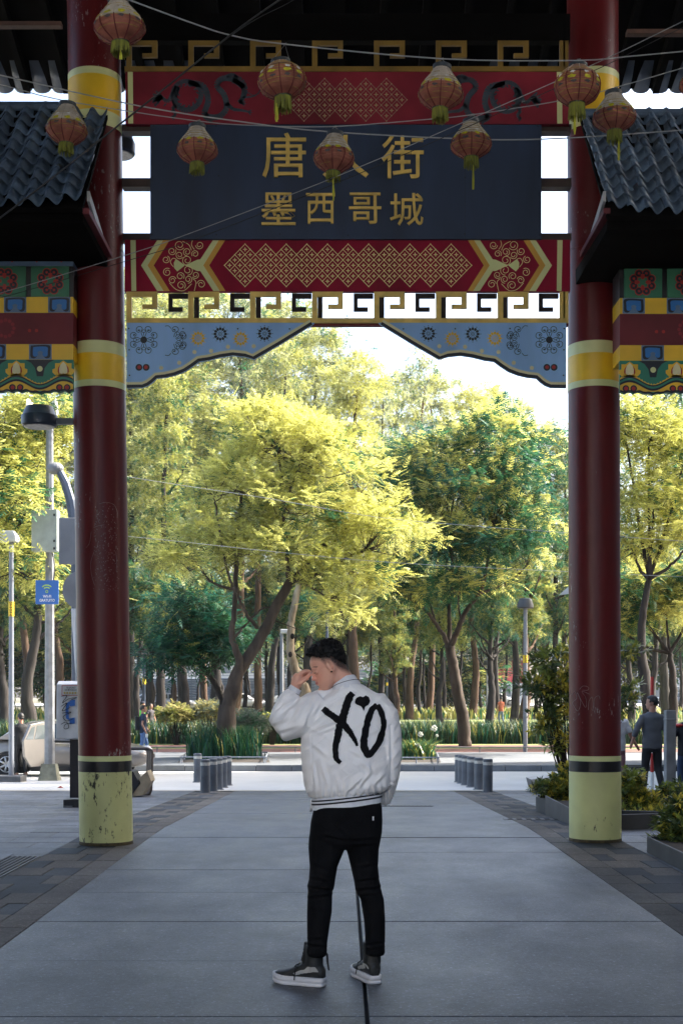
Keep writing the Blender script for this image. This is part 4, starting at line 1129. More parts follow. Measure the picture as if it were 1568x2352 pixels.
# --- pay telephone
p = on_ground(176, 1853); Yt = p.y
t = thing('pay_telephone', 'white graffitied pay telephone on a black post, left of the left column', 'telephone', p)
x0, x1 = X(140, Yt), X(196, Yt)
q = MB(); q.loft([[(x, Yt - .34, Z(1696, Yt)), (x, Yt - .02, Z(1700, Yt)), (x, Yt - .02, Z(1565, Yt)), (x, Yt - .18, Z(1565, Yt)), (x, Yt - .30, Z(1572, Yt))] for x in (x0, x1)])
hs = bevel(q.build('housing', M('phone_white', (.55, .56, .57), rough=.45, var=.2, scale=4), t), .012)
q = MB(); q.box(X(176, Yt) - .06, X(176, Yt) + .16, Yt - .2, Yt - .12, 0, Z(1697, Yt)); q.build('post', m_black, t)
q = MB(); q.box(X(155, Yt), X(205, Yt), Yt - .3, Yt, p.z, p.z + .12); q.build('base_plate', m_black, t)
q = MB(); q.box(X(156, Yt), X(176, Yt), Yt - .34, Yt - .1, p.z - .01, p.z + .035); q.build('grey_shim', m_walk, t)
yf_ = lambda py: Yt - .30 - .04 * (py - 1572) / 124 - .006
def ph(q, a, c_): return (X(a, Yt - .32), yf_(c_), Z(c_, Yt - .32))
q = MB(); q.add([ph(q, 141, 1613 - 28), ph(q, 195, 1585), ph(q, 195, 1594), ph(q, 141, 1594)], [(0, 3, 2, 1)])
q = MB(); Yl = Yt - .32
def plate(name, a, b_, c_, d, mat, par, e=0.0):
    q = MB(); v = [(X(a, Yl), yf_(d) - e, Z(d, Yl)), (X(b_, Yl), yf_(d) - e, Z(d, Yl)), (X(b_, Yl), yf_(c_) - e, Z(c_, Yl)), (X(a, Yl), yf_(c_) - e, Z(c_, Yl))]; q.add(v, [(0, 1, 2, 3)]); return q.build(name, mat, par)
plate('header_frame', 141.5, 195, 1574.5, 1598, M('phone_red', (.35, .03, .03), rough=.5), hs, .004); plate('header_plate', 143, 195, 1576, 1596.5, M('print_pale', (.5, .52, .5), rough=.5), hs, .006)
q = MB(); put_text(q, 'TELEFONO', X(152, Yl), X(173, Yl), Z(1582, Yl), Z(1578, Yl), yf_(1578) - .012, 0, .01); put_text(q, 'DE MONEDAS', X(149, Yl), X(176, Yl), Z(1587, Yl), Z(1583.2, Yl), yf_(1584) - .012, 0, .01); q.build('lettering', m_txt, hs)
q = MB()
for i in range(6): q.disc(X(148.5 + i * 6.2, Yl), Z(1592, Yl), .016, yf_(1592) - .012, 12)
q.build('coin_print', M('coin_gold', (.45, .32, .08), rough=.5), hs)
ct = lambda x, y: (x * .25631, 1320.5 + y * .25631)
q = MB(); pts = bez([ct(*p_) for p_ in ((660, 1130), (620, 1145), (605, 1190), (604, 1240), (612, 1290), (660, 1310))], 20)
for (a, b_), (c_, d) in zip(pts, pts[1:]):
    q.add([(X(a - 3.6, Yl), yf_(b_) - .010, Z(b_, Yl)), (X(c_ - 3.6, Yl), yf_(d) - .010, Z(d, Yl)), (X(c_ + 3.6, Yl), yf_(d) - .010, Z(d, Yl)), (X(a + 3.6, Yl), yf_(b_) - .010, Z(b_, Yl))], [(0, 1, 2, 3)])
for cy in (1150, 1310):
    a, b_ = ct(650, cy); q.add([(X(a - 6, Yl), yf_(b_) - .012, Z(b_ + 8, Yl)), (X(a + 6, Yl), yf_(b_) - .012, Z(b_ + 6, Yl)), (X(a + 6, Yl), yf_(b_) - .012, Z(b_ - 8, Yl)), (X(a - 6, Yl), yf_(b_) - .012, Z(b_ - 6, Yl))], [(0, 1, 2, 3)])
q.build('handset_print', M('handset_blue', (.02, .12, .42), rough=.5), hs)
q = MB()
for pts in ([(550, 1090), (600, 1085), (560, 1150), (620, 1110), (690, 1100), (640, 1120)], [(550, 1180), (600, 1150), (560, 1220), (630, 1190)], [(560, 1240), (640, 1230), (570, 1270), (600, 1310), (660, 1290)], [(550, 1340), (600, 1320), (620, 1370), (580, 1380), (590, 1340), (650, 1330)]):
    pp = bez([ct(*p_) for p_ in pts], 24); q.tube([(X(a, Yl), yf_(b_) - .014, Z(b_, Yl)) for a, b_ in pp], .006, 4)
q.build('graffiti', m_txt, hs)

# --- faceted steel planters and tube hoops
def faceted(name, label, cat, polys, mats, dep, Y, par=None):
    t = thing(name, label, cat, (X(polys[0][0][0], Y), Y, g(Y)))
    for i, (pl, mt) in enumerate(zip(polys, mats)):
        q = MB(); q.prism([(X(a, Y), max(Z(b_, Y), g(Y) - .02)) for a, b_ in pl], Y + .02 * i, Y + dep); bevel(q.build('facet', mt, t), .006)
    return t
m_steelw = M('brushed_steel', (.42, .40, .37), rough=.5, var=.2, scale=5, metal=.2)
m_tanst = M('tan_steel', (.30, .24, .16), rough=.5, var=.25, scale=5, metal=.3)
Yc = on_ground(320, 1831).y
t = faceted('angular_seat', 'angular tan and black metal seat peeking out right of the left column foot', 'seat', [[(290, 1771), (306, 1773), (320, 1800), (304, 1826), (290, 1826)], [(318, 1790), (337, 1771), (347, 1795), (327, 1828), (305, 1831), (306, 1822), (322, 1800)]], [m_black, m_tanst], .5, Yc)
for k, dx in enumerate((0, -4.5, -9)):
    q = MB(); pth = [(300 + dx, 1720), (340 + dx, 1720), (347.5 + dx, 1724), (349 + dx, 1732), (346.5 + dx, 1815), (343 + dx, 1824), (336 + dx, 1827), (300 + dx, 1829)]
    hp = thing('tube_hoop', ['front', 'middle', 'rear'][k] + ' tube hoop of the bike rack right of the left column', 'rack', P(346 + dx, 1826, Yc + .6 + .35 * k), 'bike rack hoops')
    q.tube([P(a, b_, Yc + .6 + .35 * k) for a, b_ in pth], .028, 8); q.build('hoop', M('rack_steel', (.11, .09, .08), rough=.4, metal=.6), hp)

cp = lambda x, y: (1148.3 + x * .26768, 1320.5 + y * .26768)
def cpoly(pts): return [cp(*p_) for p_ in pts]
Yd = on_ground(cp(350, 1880)[0], cp(350, 1900)[1]).y
faceted('faceted_planter', 'angular steel planter with sharp left tip by the road, right of the lane', 'planter', [cpoly([(265, 1757), (345, 1745), (600, 1750), (600, 1900), (330, 1900)]), cpoly([(265, 1757), (300, 1830), (335, 1925), (322, 1925), (285, 1840)])], [m_steelw, m_black], .7, Yd + 1.6)
faceted('faceted_planter', 'angular steel planter in front of the sharp tipped one, right of the lane', 'planter', [cpoly([(355, 1805), (430, 1795), (600, 1800), (600, 1910), (412, 1905)]), cpoly([(320, 1875), (358, 1835), (380, 1870), (415, 1915), (345, 1925)])], [m_steelw, m_black], .6, Yd + .7)

m_planter = M('weathered_planter_steel', (.06, .06, .062), rough=.55, var=.3, scale=4, metal=.2)
m_plsoil = M('potting_soil', (.03, .022, .015), rough=.95, var=.4, scale=20)
def planter(label, corners, h, lip=.04):
    """open trough: four walls and soil; corners are ground points in order"""
    c = [Vector(p_) for p_ in corners]
    t = thing('planter_box', label, 'planter', c[0])
    ctr = sum(c, Vector()) / 4
    for i in range(4):
        a, b_ = c[i], c[(i + 1) % 4]
        inn = lambda v: v + (ctr - v).normalized() * lip
        q = MB(); q.slab([(a.x, a.y), (b_.x, b_.y), (inn(b_).x, inn(b_).y), (inn(a).x, inn(a).y)], min(a.z, b_.z) - .03, max(a.z, b_.z) + h); bevel(q.build('wall', m_planter, t), .006)
    q = MB(); q.slab([(v.x, v.y) for v in [p_ + (ctr - p_).normalized() * lip for p_ in c]], ctr.z - .02, ctr.z + h - .03); q.build('soil', m_plsoil, t)
    return t
a = on_ground(*cp(305, 2035)); b_ = on_ground(*cp(425, 2055))
planter('small square steel planter at the left end of the long planter row', [a, Vector((b_.x, b_.y, b_.z)), Vector((b_.x + .12, b_.y + .7, g(b_.y + .7))), Vector((a.x + .12, a.y + .7, g(a.y + .7)))], .19)
a = on_ground(*cp(385, 2058)); b_ = on_ground(*cp(700, 2200)); 
planter('long steel planter running behind the foot of the right column', [Vector((a.x, a.y, a.z)), Vector((b_.x + .02, b_.y, b_.z)), Vector((b_.x + 1.5, b_.y + .4, b_.z)), Vector((a.x + 1.5, a.y + .9, g(a.y + .9)))], .17)
a = on_ground(1485, 1958); b_ = on_ground(1575, 2022)
planter('dark steel planter at the right picture edge, nearest the camera', [b_ + Vector((.12, -.6, 0)), Vector((b_.x + 1.6, b_.y - .3, 0)), Vector((a.x + 1.5, a.y + .6, 0)), a], .15)
a = on_ground(1428, 1931); b_ = on_ground(1545, 1940)
planter('low black planter just right of the right column foot', [Vector((X(1400, 15.2), 15.2, 0)), Vector((X(1640, 14.9), 14.9, 0)), Vector((X(1650, 17.4), 17.4, g(17.4))), Vector((X(1390, 17.6), 17.6, g(17.6)))], .19)
# white post and striped post behind the strolling people
p = on_ground(1541, 1845); q = MB(); q.box(X(1530, p.y), X(1552, p.y), p.y, p.y + .18, p.z, Z(1632, p.y)); q.box(X(1529, p.y), X(1553, p.y), p.y - .01, p.y + .19, Z(1655, p.y), Z(1651, p.y))
tag(bevel(q.build('concrete_post', M('weathered_white_post', (.17, .175, .18), rough=.7, var=.3, scale=4)), .008), 'weathered white square post at the right, behind the man in grey', 'post')
p = on_ground(1497, 1818); t = thing('striped_post', 'thin red and white post behind the head of the man in grey', 'post', p)
for i in range(6):
    z0 = p.z + (Z(1555, p.y) - p.z) * i / 6; z1 = p.z + (Z(1555, p.y) - p.z) * (i + 1) / 6; q = MB(); q.tube([(p.x, p.y, z0), (p.x, p.y, z1)], .032, 10); q.build('stripe_section', [m_white, m_redp][i % 2], t)
# litter on the plaza
p = on_ground(138, 1811); q = MB(); q.add([p + Vector(v) for v in ((-.06, 0, .004), (.02, -.05, .05), (.07, .01, .006), (0, .06, .04))], [(0, 1, 2), (0, 2, 3), (0, 3, 1)]); tag(q.build('litter', M('litter_red', (.5, .08, .06), rough=.6)), 'scrap of red litter on the paving left of the left column', 'litter')
# ================================================================== trees and plants
def unit(a): return a / (np.linalg.norm(a, axis=-1, keepdims=True) + 1e-9)
def frond_template(pairs=5, ll=.26, lw=.11, droop=.22, tip=True):
    Q = []
    for i in range(pairs):
        t = .12 + .8 * (i + .5) / pairs; l = ll * (1 - .55 * abs(t - .45)); 
        for s in (-1, 1):
            b0 = np.array([t, 0, -droop * t * t]); d = np.array([.55, s * .8, -.25]); d = d / np.linalg.norm(d) * l
            w = np.array([.9, -s * .25, .1]) * lw * .5
            Q.append([b0 - w * .5, b0 + w * .5, b0 + d + w * .6, b0 + d - w * .6])
    if tip: Q.append([[.8, -lw * .4, -droop * .64], [.8, lw * .4, -droop * .64], [1.08, lw * .25, -droop * 1.1], [1.08, -lw * .25, -droop * 1.1]])
    return np.array(Q, float)
def sprig_template(n=6, ll=.5, lw=.2, up=.45):
    Q = []
    for i in range(n):
        a = i * 2.4; t = .35 + .65 * i / n
        d = np.array([math.cos(a) * (1 - up) , math.sin(a) * (1 - up), 0]); d[0], d[2] = .55, d[0] * .8
        d = d / np.linalg.norm(d) * ll; b0 = np.array([t * .6, 0, 0])
        sd_ = np.cross(d, [.3, .2, 1.0]); sd_ = sd_ / (np.linalg.norm(sd_) + 1e-9) * lw * .5
        Q.append([b0, b0 + d * .5 + sd_, b0 + d, b0 + d * .5 - sd_])
    return np.array(Q, float)
FROND5 = frond_template(5); FROND3 = frond_template(3, .36, .18); SPRIG = sprig_template(6); BROAD = sprig_template(7, .75, .26, .3)

def foliage_arrays(base, dirs, length, tmpl, colors, r_, upness=.9, jit=.3):
    N = len(base); Qn = len(tmpl)
    d = unit(dirs); up = np.tile([0, 0, 1.0], (N, 1)) + r_.normal(0, 1 - upness, (N, 3))
    s = unit(np.cross(d, up)); n = np.cross(s, d)
    L = np.asarray(length).reshape(N, 1, 1, 1)
    T = tmpl[None]
    v = base[:, None, None, :] + L * (T[..., 0:1] * d[:, None, None, :] + T[..., 1:2] * s[:, None, None, :] + T[..., 2:3] * n[:, None, None, :])
    c = colors[:, None, :] * (1 + r_.uniform(-jit, jit, (N, Qn, 1)))
    return v.reshape(-1, 3), np.repeat(c.reshape(-1, 3), 4, axis=0)
def quads_mesh(name, v, c, mat):
    me = bpy.data.meshes.new(name); nv = len(v); nq = nv // 4
    me.vertices.add(nv); me.vertices.foreach_set('co', v.astype(np.float32).ravel())
    me.loops.add(nv); me.loops.foreach_set('vertex_index', np.arange(nv, dtype=np.int32))
    me.polygons.add(nq); me.polygons.foreach_set('loop_start', np.arange(0, nv, 4, dtype=np.int32)); me.polygons.foreach_set('loop_total', np.full(nq, 4, dtype=np.int32))
    at = me.attributes.new('leaf', 'FLOAT_COLOR', 'POINT'); at.data.foreach_set('color', np.hstack([np.clip(c, 0, 1), np.ones((nv, 1))]).astype(np.float32).ravel())
    me.materials.append(mat); me.update(calc_edges=True); return me

m_leaf = leaf_mat('foliage', .42); m_leafd = leaf_mat('glossy_foliage', .25, .35)
YEL = np.array([.54, .53, .15]); YELO = np.array([.38, .38, .085]); OLI = np.array([.27, .28, .07]); GRN = np.array([.035, .115, .05]); TEAL = np.array([.018, .085, .055]); PAL = np.array([.42, .44, .19]); GRY = np.array([.16, .19, .13]); DEEP = np.array([.03, .06, .025])
def palette(r_, n, cols, w):
    idx = r_.choice(len(cols), n, p=np.array(w) / sum(w)); return np.array(cols)[idx]

def crown_points(lobes, n, r_, shell=.45, flat=1.0):
    """points in the outer part of a set of ellipsoids (centre, radii), uneven"""
    vol = np.array([l[1][0] * l[1][1] * l[1][2] for l in lobes]) ** (2 / 3); pick = r_.choice(len(lobes), n, p=vol / vol.sum())
    u = unit(r_.normal(0, 1, (n, 3))); u[:, 2] = np.where(u[:, 2] < -.3, -u[:, 2] * .5, u[:, 2])
    rad = (shell + (1 - shell) * r_.uniform(0, 1, n) ** .5)[:, None] * (1 + .12 * r_.normal(0, 1, (n, 1)))
    C = np.array([l[0] for l in lobes])[pick]; Rr = np.array([l[1] for l in lobes])[pick]
    return C + u * Rr * rad, u, pick
def leafy(lobes, nclump, per, flen, tmpl, cols, w, seed, tipcol=None, tipw=0.0, spread=.75, mat=None, name='crown', droop=-.1, clump_r=.35):
    r_ = np.random.default_rng(seed)
    c, u, _ = crown_points(lobes, nclump, r_)
    ccol = palette(r_, nclump, cols, w)
    base = np.repeat(c, per, 0) + r_.normal(0, clump_r, (nclump * per, 3)) * np.array([1, 1, .55])
    dirs = np.repeat(u, per, 0) * .6 + r_.normal(0, spread, (nclump * per, 3)) * np.array([1, 1, .7]) + np.array([0, 0, droop])
    colr = np.repeat(ccol, per, 0) * r_.uniform(.72, 1.28, (nclump * per, 1))
    off = base - np.repeat(c, per, 0)
    if tipcol is not None:
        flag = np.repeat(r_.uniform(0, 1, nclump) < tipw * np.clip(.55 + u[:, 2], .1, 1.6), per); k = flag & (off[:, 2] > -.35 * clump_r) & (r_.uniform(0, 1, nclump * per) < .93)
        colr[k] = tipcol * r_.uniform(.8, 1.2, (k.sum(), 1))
    v, cc = foliage_arrays(base, dirs, r_.uniform(flen * .7, flen * 1.3, nclump * per), tmpl, colr, r_)
    return quads_mesh(name, v, cc, mat or m_leaf), c

def bark(name, c, c2=None):
    return M(name, c, rough=.9, var=.45, scale=5, bump=.6, bscale=16, stretch=(1, 1, .25), spec=.2, c2=c2)
m_bark = bark('grey_brown_bark', (.055, .042, .033)); m_barkd = bark('dark_bark', (.028, .024, .022)); m_barkp = bark('pale_mottled_bark', (.22, .17, .11), (.46, .38, .27)); m_barkr = bark('warm_bark', (.075, .046, .03))
def limb(q, pts, r0, r1, n=9, wob=.0, r_=rng):
    pts = [Vector(p_) for p_ in pts]; out = []
    arr = bez([tuple(p_) for p_ in pts], 6 * len(pts)) if len(pts) > 2 else [tuple(pts[0].lerp(pts[1], i / 6)) for i in range(7)]
    N = len(arr)
    q.tube([Vector(a) + Vector(r_.normal(0, wob, 3)) for a in arr], [r0 + (r1 - r0) * (i / (N - 1)) ** .8 for i in range(N)], n)
def twigs(q, tips, anchors, r_, r0=.035):
    A = np.array([tuple(a) for a in anchors])
    for t in tips:
        k = np.argmin(np.linalg.norm((A - t) * np.array([1, 1, 1.0]), axis=1) + (A[:, 2] > t[2]) * 1.5)
        a = Vector(A[k]); b_ = Vector(t); m_ = a.lerp(b_, .5) + Vector((0, 0, -.12 * (b_ - a).length)) + Vector(r_.normal(0, .08, 3))
        q.tube([a, m_, b_], [r0, r0 * .65, r0 * .3], 4)

# --- tree with bright yellow-green crown, left of centre, in the pavement bed
def px_lobes(L_, Y, dep):
    return [((X(a, Y), Y + dy, Z(b_, Y)), (rx / F * Y, dep, ry / F * Y)) for a, b_, rx, ry, dy in L_]
Y1 = 42.3
t = thing('flowering_tree', 'bright yellow green feathery tree with leaning forked trunk, left of centre', 'tree', (X(521, Y1), Y1, g(Y1) + .15))
q = MB(); r1 = np.random.default_rng(21)
D = lambda x, y, d=0.0: P(x, y, Y1 + d)
bs = Vector((X(519, Y1), Y1, g(Y1) + .1))
anch = []
def lb(pts, r0, r1_): limb(q, pts, r0, r1_, 9, .012, r1); anch.extend(Vector(a) for a in bez([tuple(p_) for p_ in pts], 20)[6:])
q.tube([bs, bs + Vector((0, 0, .35)), D(520, 1660), D(521, 1620)], [.42, .33, .31, .26], 12)
lb([D(521, 1640), D(543, 1551), D(589, 1481, .1), D(638, 1385, .2), D(668, 1334, .2)], .24, .145)
lb([D(527, 1632), D(546, 1566, -.1), D(549, 1515, -.2), D(537, 1481, -.3), D(531, 1450, -.3), D(538, 1410, -.3), D(543, 1290, -.2), D(549, 1238, 0), D(556, 1130, .2)], .16, .05)
lb([D(668, 1334, .2), D(726, 1319, .3), D(774, 1293, .2), D(840, 1262, 0)], .09, .04)
lb([D(668, 1334, .2), D(690, 1312, .6), D(730, 1268, 1.0), D(790, 1190, 1.2), D(830, 1130, 1.2)], .10, .035)
lb([D(664, 1336, .2), D(660, 1300, 0), D(659, 1238, -.4), D(651, 1190, -.6), D(653, 1150, -.6), D(648, 1095, -.5), D(636, 1030, -.3)], .085, .03)
lb([D(653, 1150, -.6), D(672, 1110, -1), D(690, 1060, -1.2)], .045, .02)
lb([D(591, 1443, .1), D(565, 1407, -.5), D(540, 1356, -.9), D(525, 1322, -1), D(503, 1212, -1.2), D(492, 1140, -1)], .065, .025)
lb([D(540, 1356, -.9), D(481, 1334, -1), D(452, 1293, -1.1), D(410, 1250, -1)], .05, .02)
lb([D(533, 1470, -.3), D(560, 1440, .3), D(600, 1400, .6), D(650, 1390, .8)], .05, .02)
lb([D(668, 1334, .2), D(720, 1352, -.6), D(770, 1390, -.9), D(800, 1430, -1)], .04, .015)
lobes = px_lobes([(640, 1030, 110, 85, .3), (765, 1095, 115, 105, .6), (560, 1140, 105, 95, 0), (690, 1190, 150, 110, 0), (855, 1220, 105, 80, .3), (470, 1255, 90, 60, -.3), (600, 1285, 130, 60, -.4), (800, 1330, 95, 70, 0), (925, 1235, 52, 50, .2), (790, 1410, 62, 42, -.3), (590, 985, 45, 45, .2), (770, 1035, 70, 60, .5), (420, 1300, 50, 40, -.5)], Y1, 2.3)
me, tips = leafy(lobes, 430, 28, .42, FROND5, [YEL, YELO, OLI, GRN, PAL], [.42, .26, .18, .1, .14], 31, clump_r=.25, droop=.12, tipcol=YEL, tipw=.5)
twigs(q, tips[::2], anch, r1, .022)
q.build('trunk', m_bark, t, True); link('crown', me, t)

# --- small dark teal tree under it
Yd_ = 45.0
t = thing('small_tree', 'small tree with dark teal drooping leaves left of the yellow tree trunk', 'tree', (X(514, Yd_), Yd_, g(Yd_) + .15))
q = MB(); E = lambda x, y, d=0.0: P(x, y, Yd_ + d); anch = []
lb([Vector((X(516, Yd_), Yd_, g(Yd_) + .1)), E(514, 1625), E(500, 1584), E(477, 1548), E(456, 1520), E(445, 1470)], .17, .06)
lobes = px_lobes([(450, 1450, 70, 55, 0), (395, 1510, 45, 30, -.5), (515, 1460, 50, 40, 0), (430, 1390, 60, 40, .4), (500, 1500, 45, 25, -.8)], Yd_, 1.6)
me, tips = leafy(lobes, 150, 13, .62, FROND5, [TEAL, GRN, DEEP], [.6, .3, .2], 32, tipcol=OLI, tipw=.08)
twigs(q, tips[::2], anch, r1, .02); q.build('trunk', m_barkd, t, True); link('crown', me, t)

# --- green tree with yellow tips, right of centre
Y2 = 53.3
t = thing('flowering_tree', 'dark green tree with yellow tipped leaf tufts and slanted trunk, right of centre', 'tree', (X(1066, Y2), Y2, g(Y2) + .12))
q = MB(); anch = []; D = lambda x, y, d=0.0: P(x, y, Y2 + d)
lb([Vector((X(1067, Y2), Y2, g(Y2) + .1)), D(1063, 1657), D(1054, 1610), D(1043, 1551), D(1036, 1507), D(1031, 1482)], .27, .19)
lb([D(1032, 1492), D(1018, 1462), D(1001, 1434), D(965, 1390, -.4), D(888, 1350, -.8)], .12, .04)
lb([D(1031, 1488), D(1032, 1440, .3), D(1031, 1390, .5), D(1040, 1316, .6), D(1030, 1220, .4)], .12, .04)
lb([D(1034, 1488), D(1050, 1450, -.3), D(1067, 1408, -.5), D(1100, 1364, -.5), D(1115, 1316, -.5), D(1130, 1220, -.2)], .14, .045)
lb([D(1100, 1364, -.5), D(1140, 1350, 0), D(1180, 1330, .3), D(1215, 1290, .4)], .07, .03)
lb([D(1001, 1434), D(990, 1395, .6), D(970, 1340, .8)], .06, .025); lb([D(1060, 1425, -.4), D(1052, 1380, -.9), D(1062, 1330, -1.2)], .05, .02)
lobes = px_lobes([(1010, 1070, 115, 75, .3), (1140, 1010, 120, 60, .4), (935, 1135, 65, 65, 0), (1060, 1170, 130, 85, -.4), (1175, 1125, 90, 100, .2), (1000, 1260, 110, 75, -.3), (1120, 1270, 120, 85, -.3), (905, 1330, 62, 55, 0), (1000, 1370, 80, 42, -.3), (1215, 1220, 75, 80, 0), (1110, 1350, 70, 40, 0)], Y2, 3.0)
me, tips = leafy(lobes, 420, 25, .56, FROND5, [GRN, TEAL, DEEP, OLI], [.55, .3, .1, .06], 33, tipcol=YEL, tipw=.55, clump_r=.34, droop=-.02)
twigs(q, tips[::3], anch, r1, .025); q.build('trunk', m_bark, t, True); link('crown', me, t)

# --- near branches at the left and right picture edges
def edge_tree(label, px, Y, lobes_px, trunk_px, seed, cols, w, n=330, fl=.5, tip=None, tipw=0, barkm=None):
    p = Vector((X(px, Y), Y, g(Y) + (.13 if Y > 38 else 0)))
    t = thing('broad_tree', label, 'tree', p); q = MB(); anch.clear()
    def lb2(pts, a, b_): limb(q, pts, a, b_, 8, .012, r1); anch.extend(Vector(v) for v in bez([tuple(p_) for p_ in pts], 16)[4:])
    pts = [p] + [P(a, b_, Y) for a, b_ in trunk_px]; lb2(pts, .26, .1)
    for k, (a, b_, rx, ry, dy) in enumerate(lobes_px): lb2([P(*trunk_px[-1], Y), P((a + trunk_px[-1][0]) / 2, (b_ + trunk_px[-1][1]) / 2 + 14, Y + dy * .5), P(a, b_, Y + dy)], .08, .03)
    me, tips = leafy(px_lobes(lobes_px, Y, 2.0), n, 14, fl, FROND5, cols, w, seed, tipcol=tip, tipw=tipw, clump_r=.3)
    twigs(q, tips[::3], anch, r1, .02); q.build('trunk', barkm or m_barkd, t, True); link('crown', me, t)
edge_tree('leafy yellow tree filling the left picture edge behind the dish lamp', -60, 37.0 - 4, [(20, 985, 120, 70, 0), (-10, 1090, 120, 90, 0), (60, 1180, 55, 80, -.6), (-20, 1240, 100, 90, 0), (120, 960, 70, 50, .4), (60, 1300, 45, 60, -.3), (-130, 1130, 90, 160, .4)], [(-66, 1500), (-60, 1330)], 41, [YEL, YELO, OLI, GRN], [.4, .26, .3, .2])
edge_tree('olive yellow tree at the right picture edge, upper crown', 1500, 47, [(1490, 1010, 95, 85, 0), (1570, 1060, 95, 110, .3), (1500, 1170, 110, 90, 0), (1450, 1260, 70, 55, 0), (1590, 1240, 80, 90, 0), (1430, 960, 60, 50, .5)], [(1480, 1560), (1472, 1450), (1490, 1330)], 42, [YEL, YELO, OLI, GRN], [.3, .42, .35, .12])
edge_tree('darker leafy tree behind the man in grey at the right edge', 1540, 52, [(1450, 1360, 80, 60, 0), (1530, 1410, 80, 70, 0), (1600, 1360, 80, 90, 0), (1420, 1440, 60, 40, .2)], [(1546, 1600), (1538, 1500)], 43, [OLI, GRN, TEAL, YEL], [.35, .3, .2, .2])

# --- background trees: shared crown meshes, one trunk each
def bg_crown(seed, cols, w, n, fl, lobes, tip=None, tipw=0, per=10):
    return leafy(lobes, n, per, fl, FROND3, cols, w, seed, tipcol=tip, tipw=tipw, clump_r=.055, name='crown')[0]
UL = [((0, 0, .1), (.75, .75, .7)), ((.35, .1, .45), (.5, .5, .45)), ((-.4, 0, .3), (.5, .55, .5)), ((.1, .2, -.4), (.6, .6, .5)), ((-.2, -.2, .75), (.35, .35, .3)), ((.3, -.3, -.2), (.5, .5, .4)), ((-.45, .1, -.45), (.4, .4, .35))]
TL = [((0, 0, z), (.5 * (1.15 - abs(z) * .6), .45, .25)) for z in (-.8, -.45, -.1, .25, .6, .9)] + [(((.4 * math.cos(k * 2.1)), .35 * math.sin(k * 2.1), -.8 + k * .24), (.38, .38, .2)) for k in range(7)]
CR = {'pale': bg_crown(51, [PAL, YELO, OLI, GRY, GRN], [.5, .15, .2, .2, .1], 800, .105, UL), 'yellow': bg_crown(52, [YEL, YELO, OLI, PAL], [.35, .25, .25, .25], 800, .105, UL), 'olive': bg_crown(53, [OLI, YELO, GRN, PAL], [.5, .22, .3, .12], 800, .105, UL),
      'green': bg_crown(54, [GRN, TEAL, OLI, DEEP], [.5, .25, .2, .2], 800, .105, UL, OLI, .15), 'grey': bg_crown(55, [GRY, PAL, GRN], [.5, .3, .25], 560, .10, TL), 'thin': bg_crown(56, [PAL, GRY, GRN, YELO], [.4, .25, .2, .15], 430, .10, TL)}
rt = np.random.default_rng(19)
def tall_lobes(n, wx):
    out = []
    for k in range(n):
        z = -2.1 + 4.2 * (k + .5) / n; w_ = wx * math.sqrt(max(.08, 1 - (max(0, z) / 2.5) ** 2)) * (.55 if z < -1.6 else 1); a = k * 2.4; rr = rt.uniform(.15, .75) * w_
        out.append(((rr * math.cos(a), rr * math.sin(a), z), (rt.uniform(.3, .5), rt.uniform(.3, .5), rt.uniform(.22, .36))))
    return out
CT = {'pale': bg_crown(51, [PAL, YELO, OLI, GRY, GRN], [.5, .15, .2, .2, .1], 1350, .105, tall_lobes(26, .85)), 'yellow': bg_crown(52, [YEL, YELO, OLI, PAL], [.35, .25, .25, .25], 1250, .105, tall_lobes(24, .85)), 'olive': bg_crown(53, [OLI, YELO, GRN, PAL], [.45, .2, .3, .15], 1350, .105, tall_lobes(26, .85)),
      'green': bg_crown(54, [GRN, TEAL, OLI, PAL], [.45, .2, .25, .12], 1350, .105, tall_lobes(26, .85)), 'grey': bg_crown(55, [GRY, PAL, GRN], [.45, .35, .2], 1100, .10, tall_lobes(26, .7)), 'thin': bg_crown(56, [PAL, GRY, GRN, YELO], [.4, .25, .2, .15], 800, .10, tall_lobes(24, .7))}
rb = np.random.default_rng(9)
def bg_tree(label, px, Y, kind, top, bot, hw, tw=.3, lean=0, mat=None, fork=True):
    p = Vector((X(px, Y), Y, g(Y)))
    t = thing('park_tree', label, 'tree', p, 'park trees behind the road')
    zt, zb = Z(top, Y), Z(bot, Y); q = MB()
    cx = X(px + lean, Y); zc = (zt + zb) / 2
    tw = tw * .8
    limb(q, [p + Vector((0, 0, -.1)), Vector((p.x + (cx - p.x) * .35 + rb.normal(0, .15), Y, p.z + (zb - p.z) * .5)), Vector((cx + rb.normal(0, .1), Y, zb)), Vector((cx, Y, zc)), Vector((cx + rb.normal(0, .3), Y, zt - (zt - zb) * .15))], tw * 1.15, tw * .2, 8, .02, rb)
    if fork:
        for k in range(6):
            z0 = zb + (zc - zb) * rb.uniform(-.25, .9); a = rb.uniform(0, 6.28); r_ = hw / F * Y * rb.uniform(.5, .9)
            limb(q, [Vector((cx, Y, z0)), Vector((cx + r_ * .5 * math.cos(a), Y + r_ * .5 * math.sin(a), z0 + r_ * .35)), Vector((cx + r_ * math.cos(a), Y + r_ * math.sin(a), z0 + r_ * .9))], tw * .35, tw * .08, 6, .02, rb)
    q.build('trunk', mat or m_barkd, t, True)
    s = hw / F * Y / .95; hz_ = (zt - zb) / 2; tall = hz_ / s > 1.75
    o = link('crown', (CT if tall else CR)[kind], None); o.parent = t
    o.location = (cx - p.x, 0, zc - p.z); o.scale = (s, s * .9, hz_ / (2.35 if tall else 1.05)); o.rotation_euler = (0, 0, rb.uniform(0, 6.28))
    return t
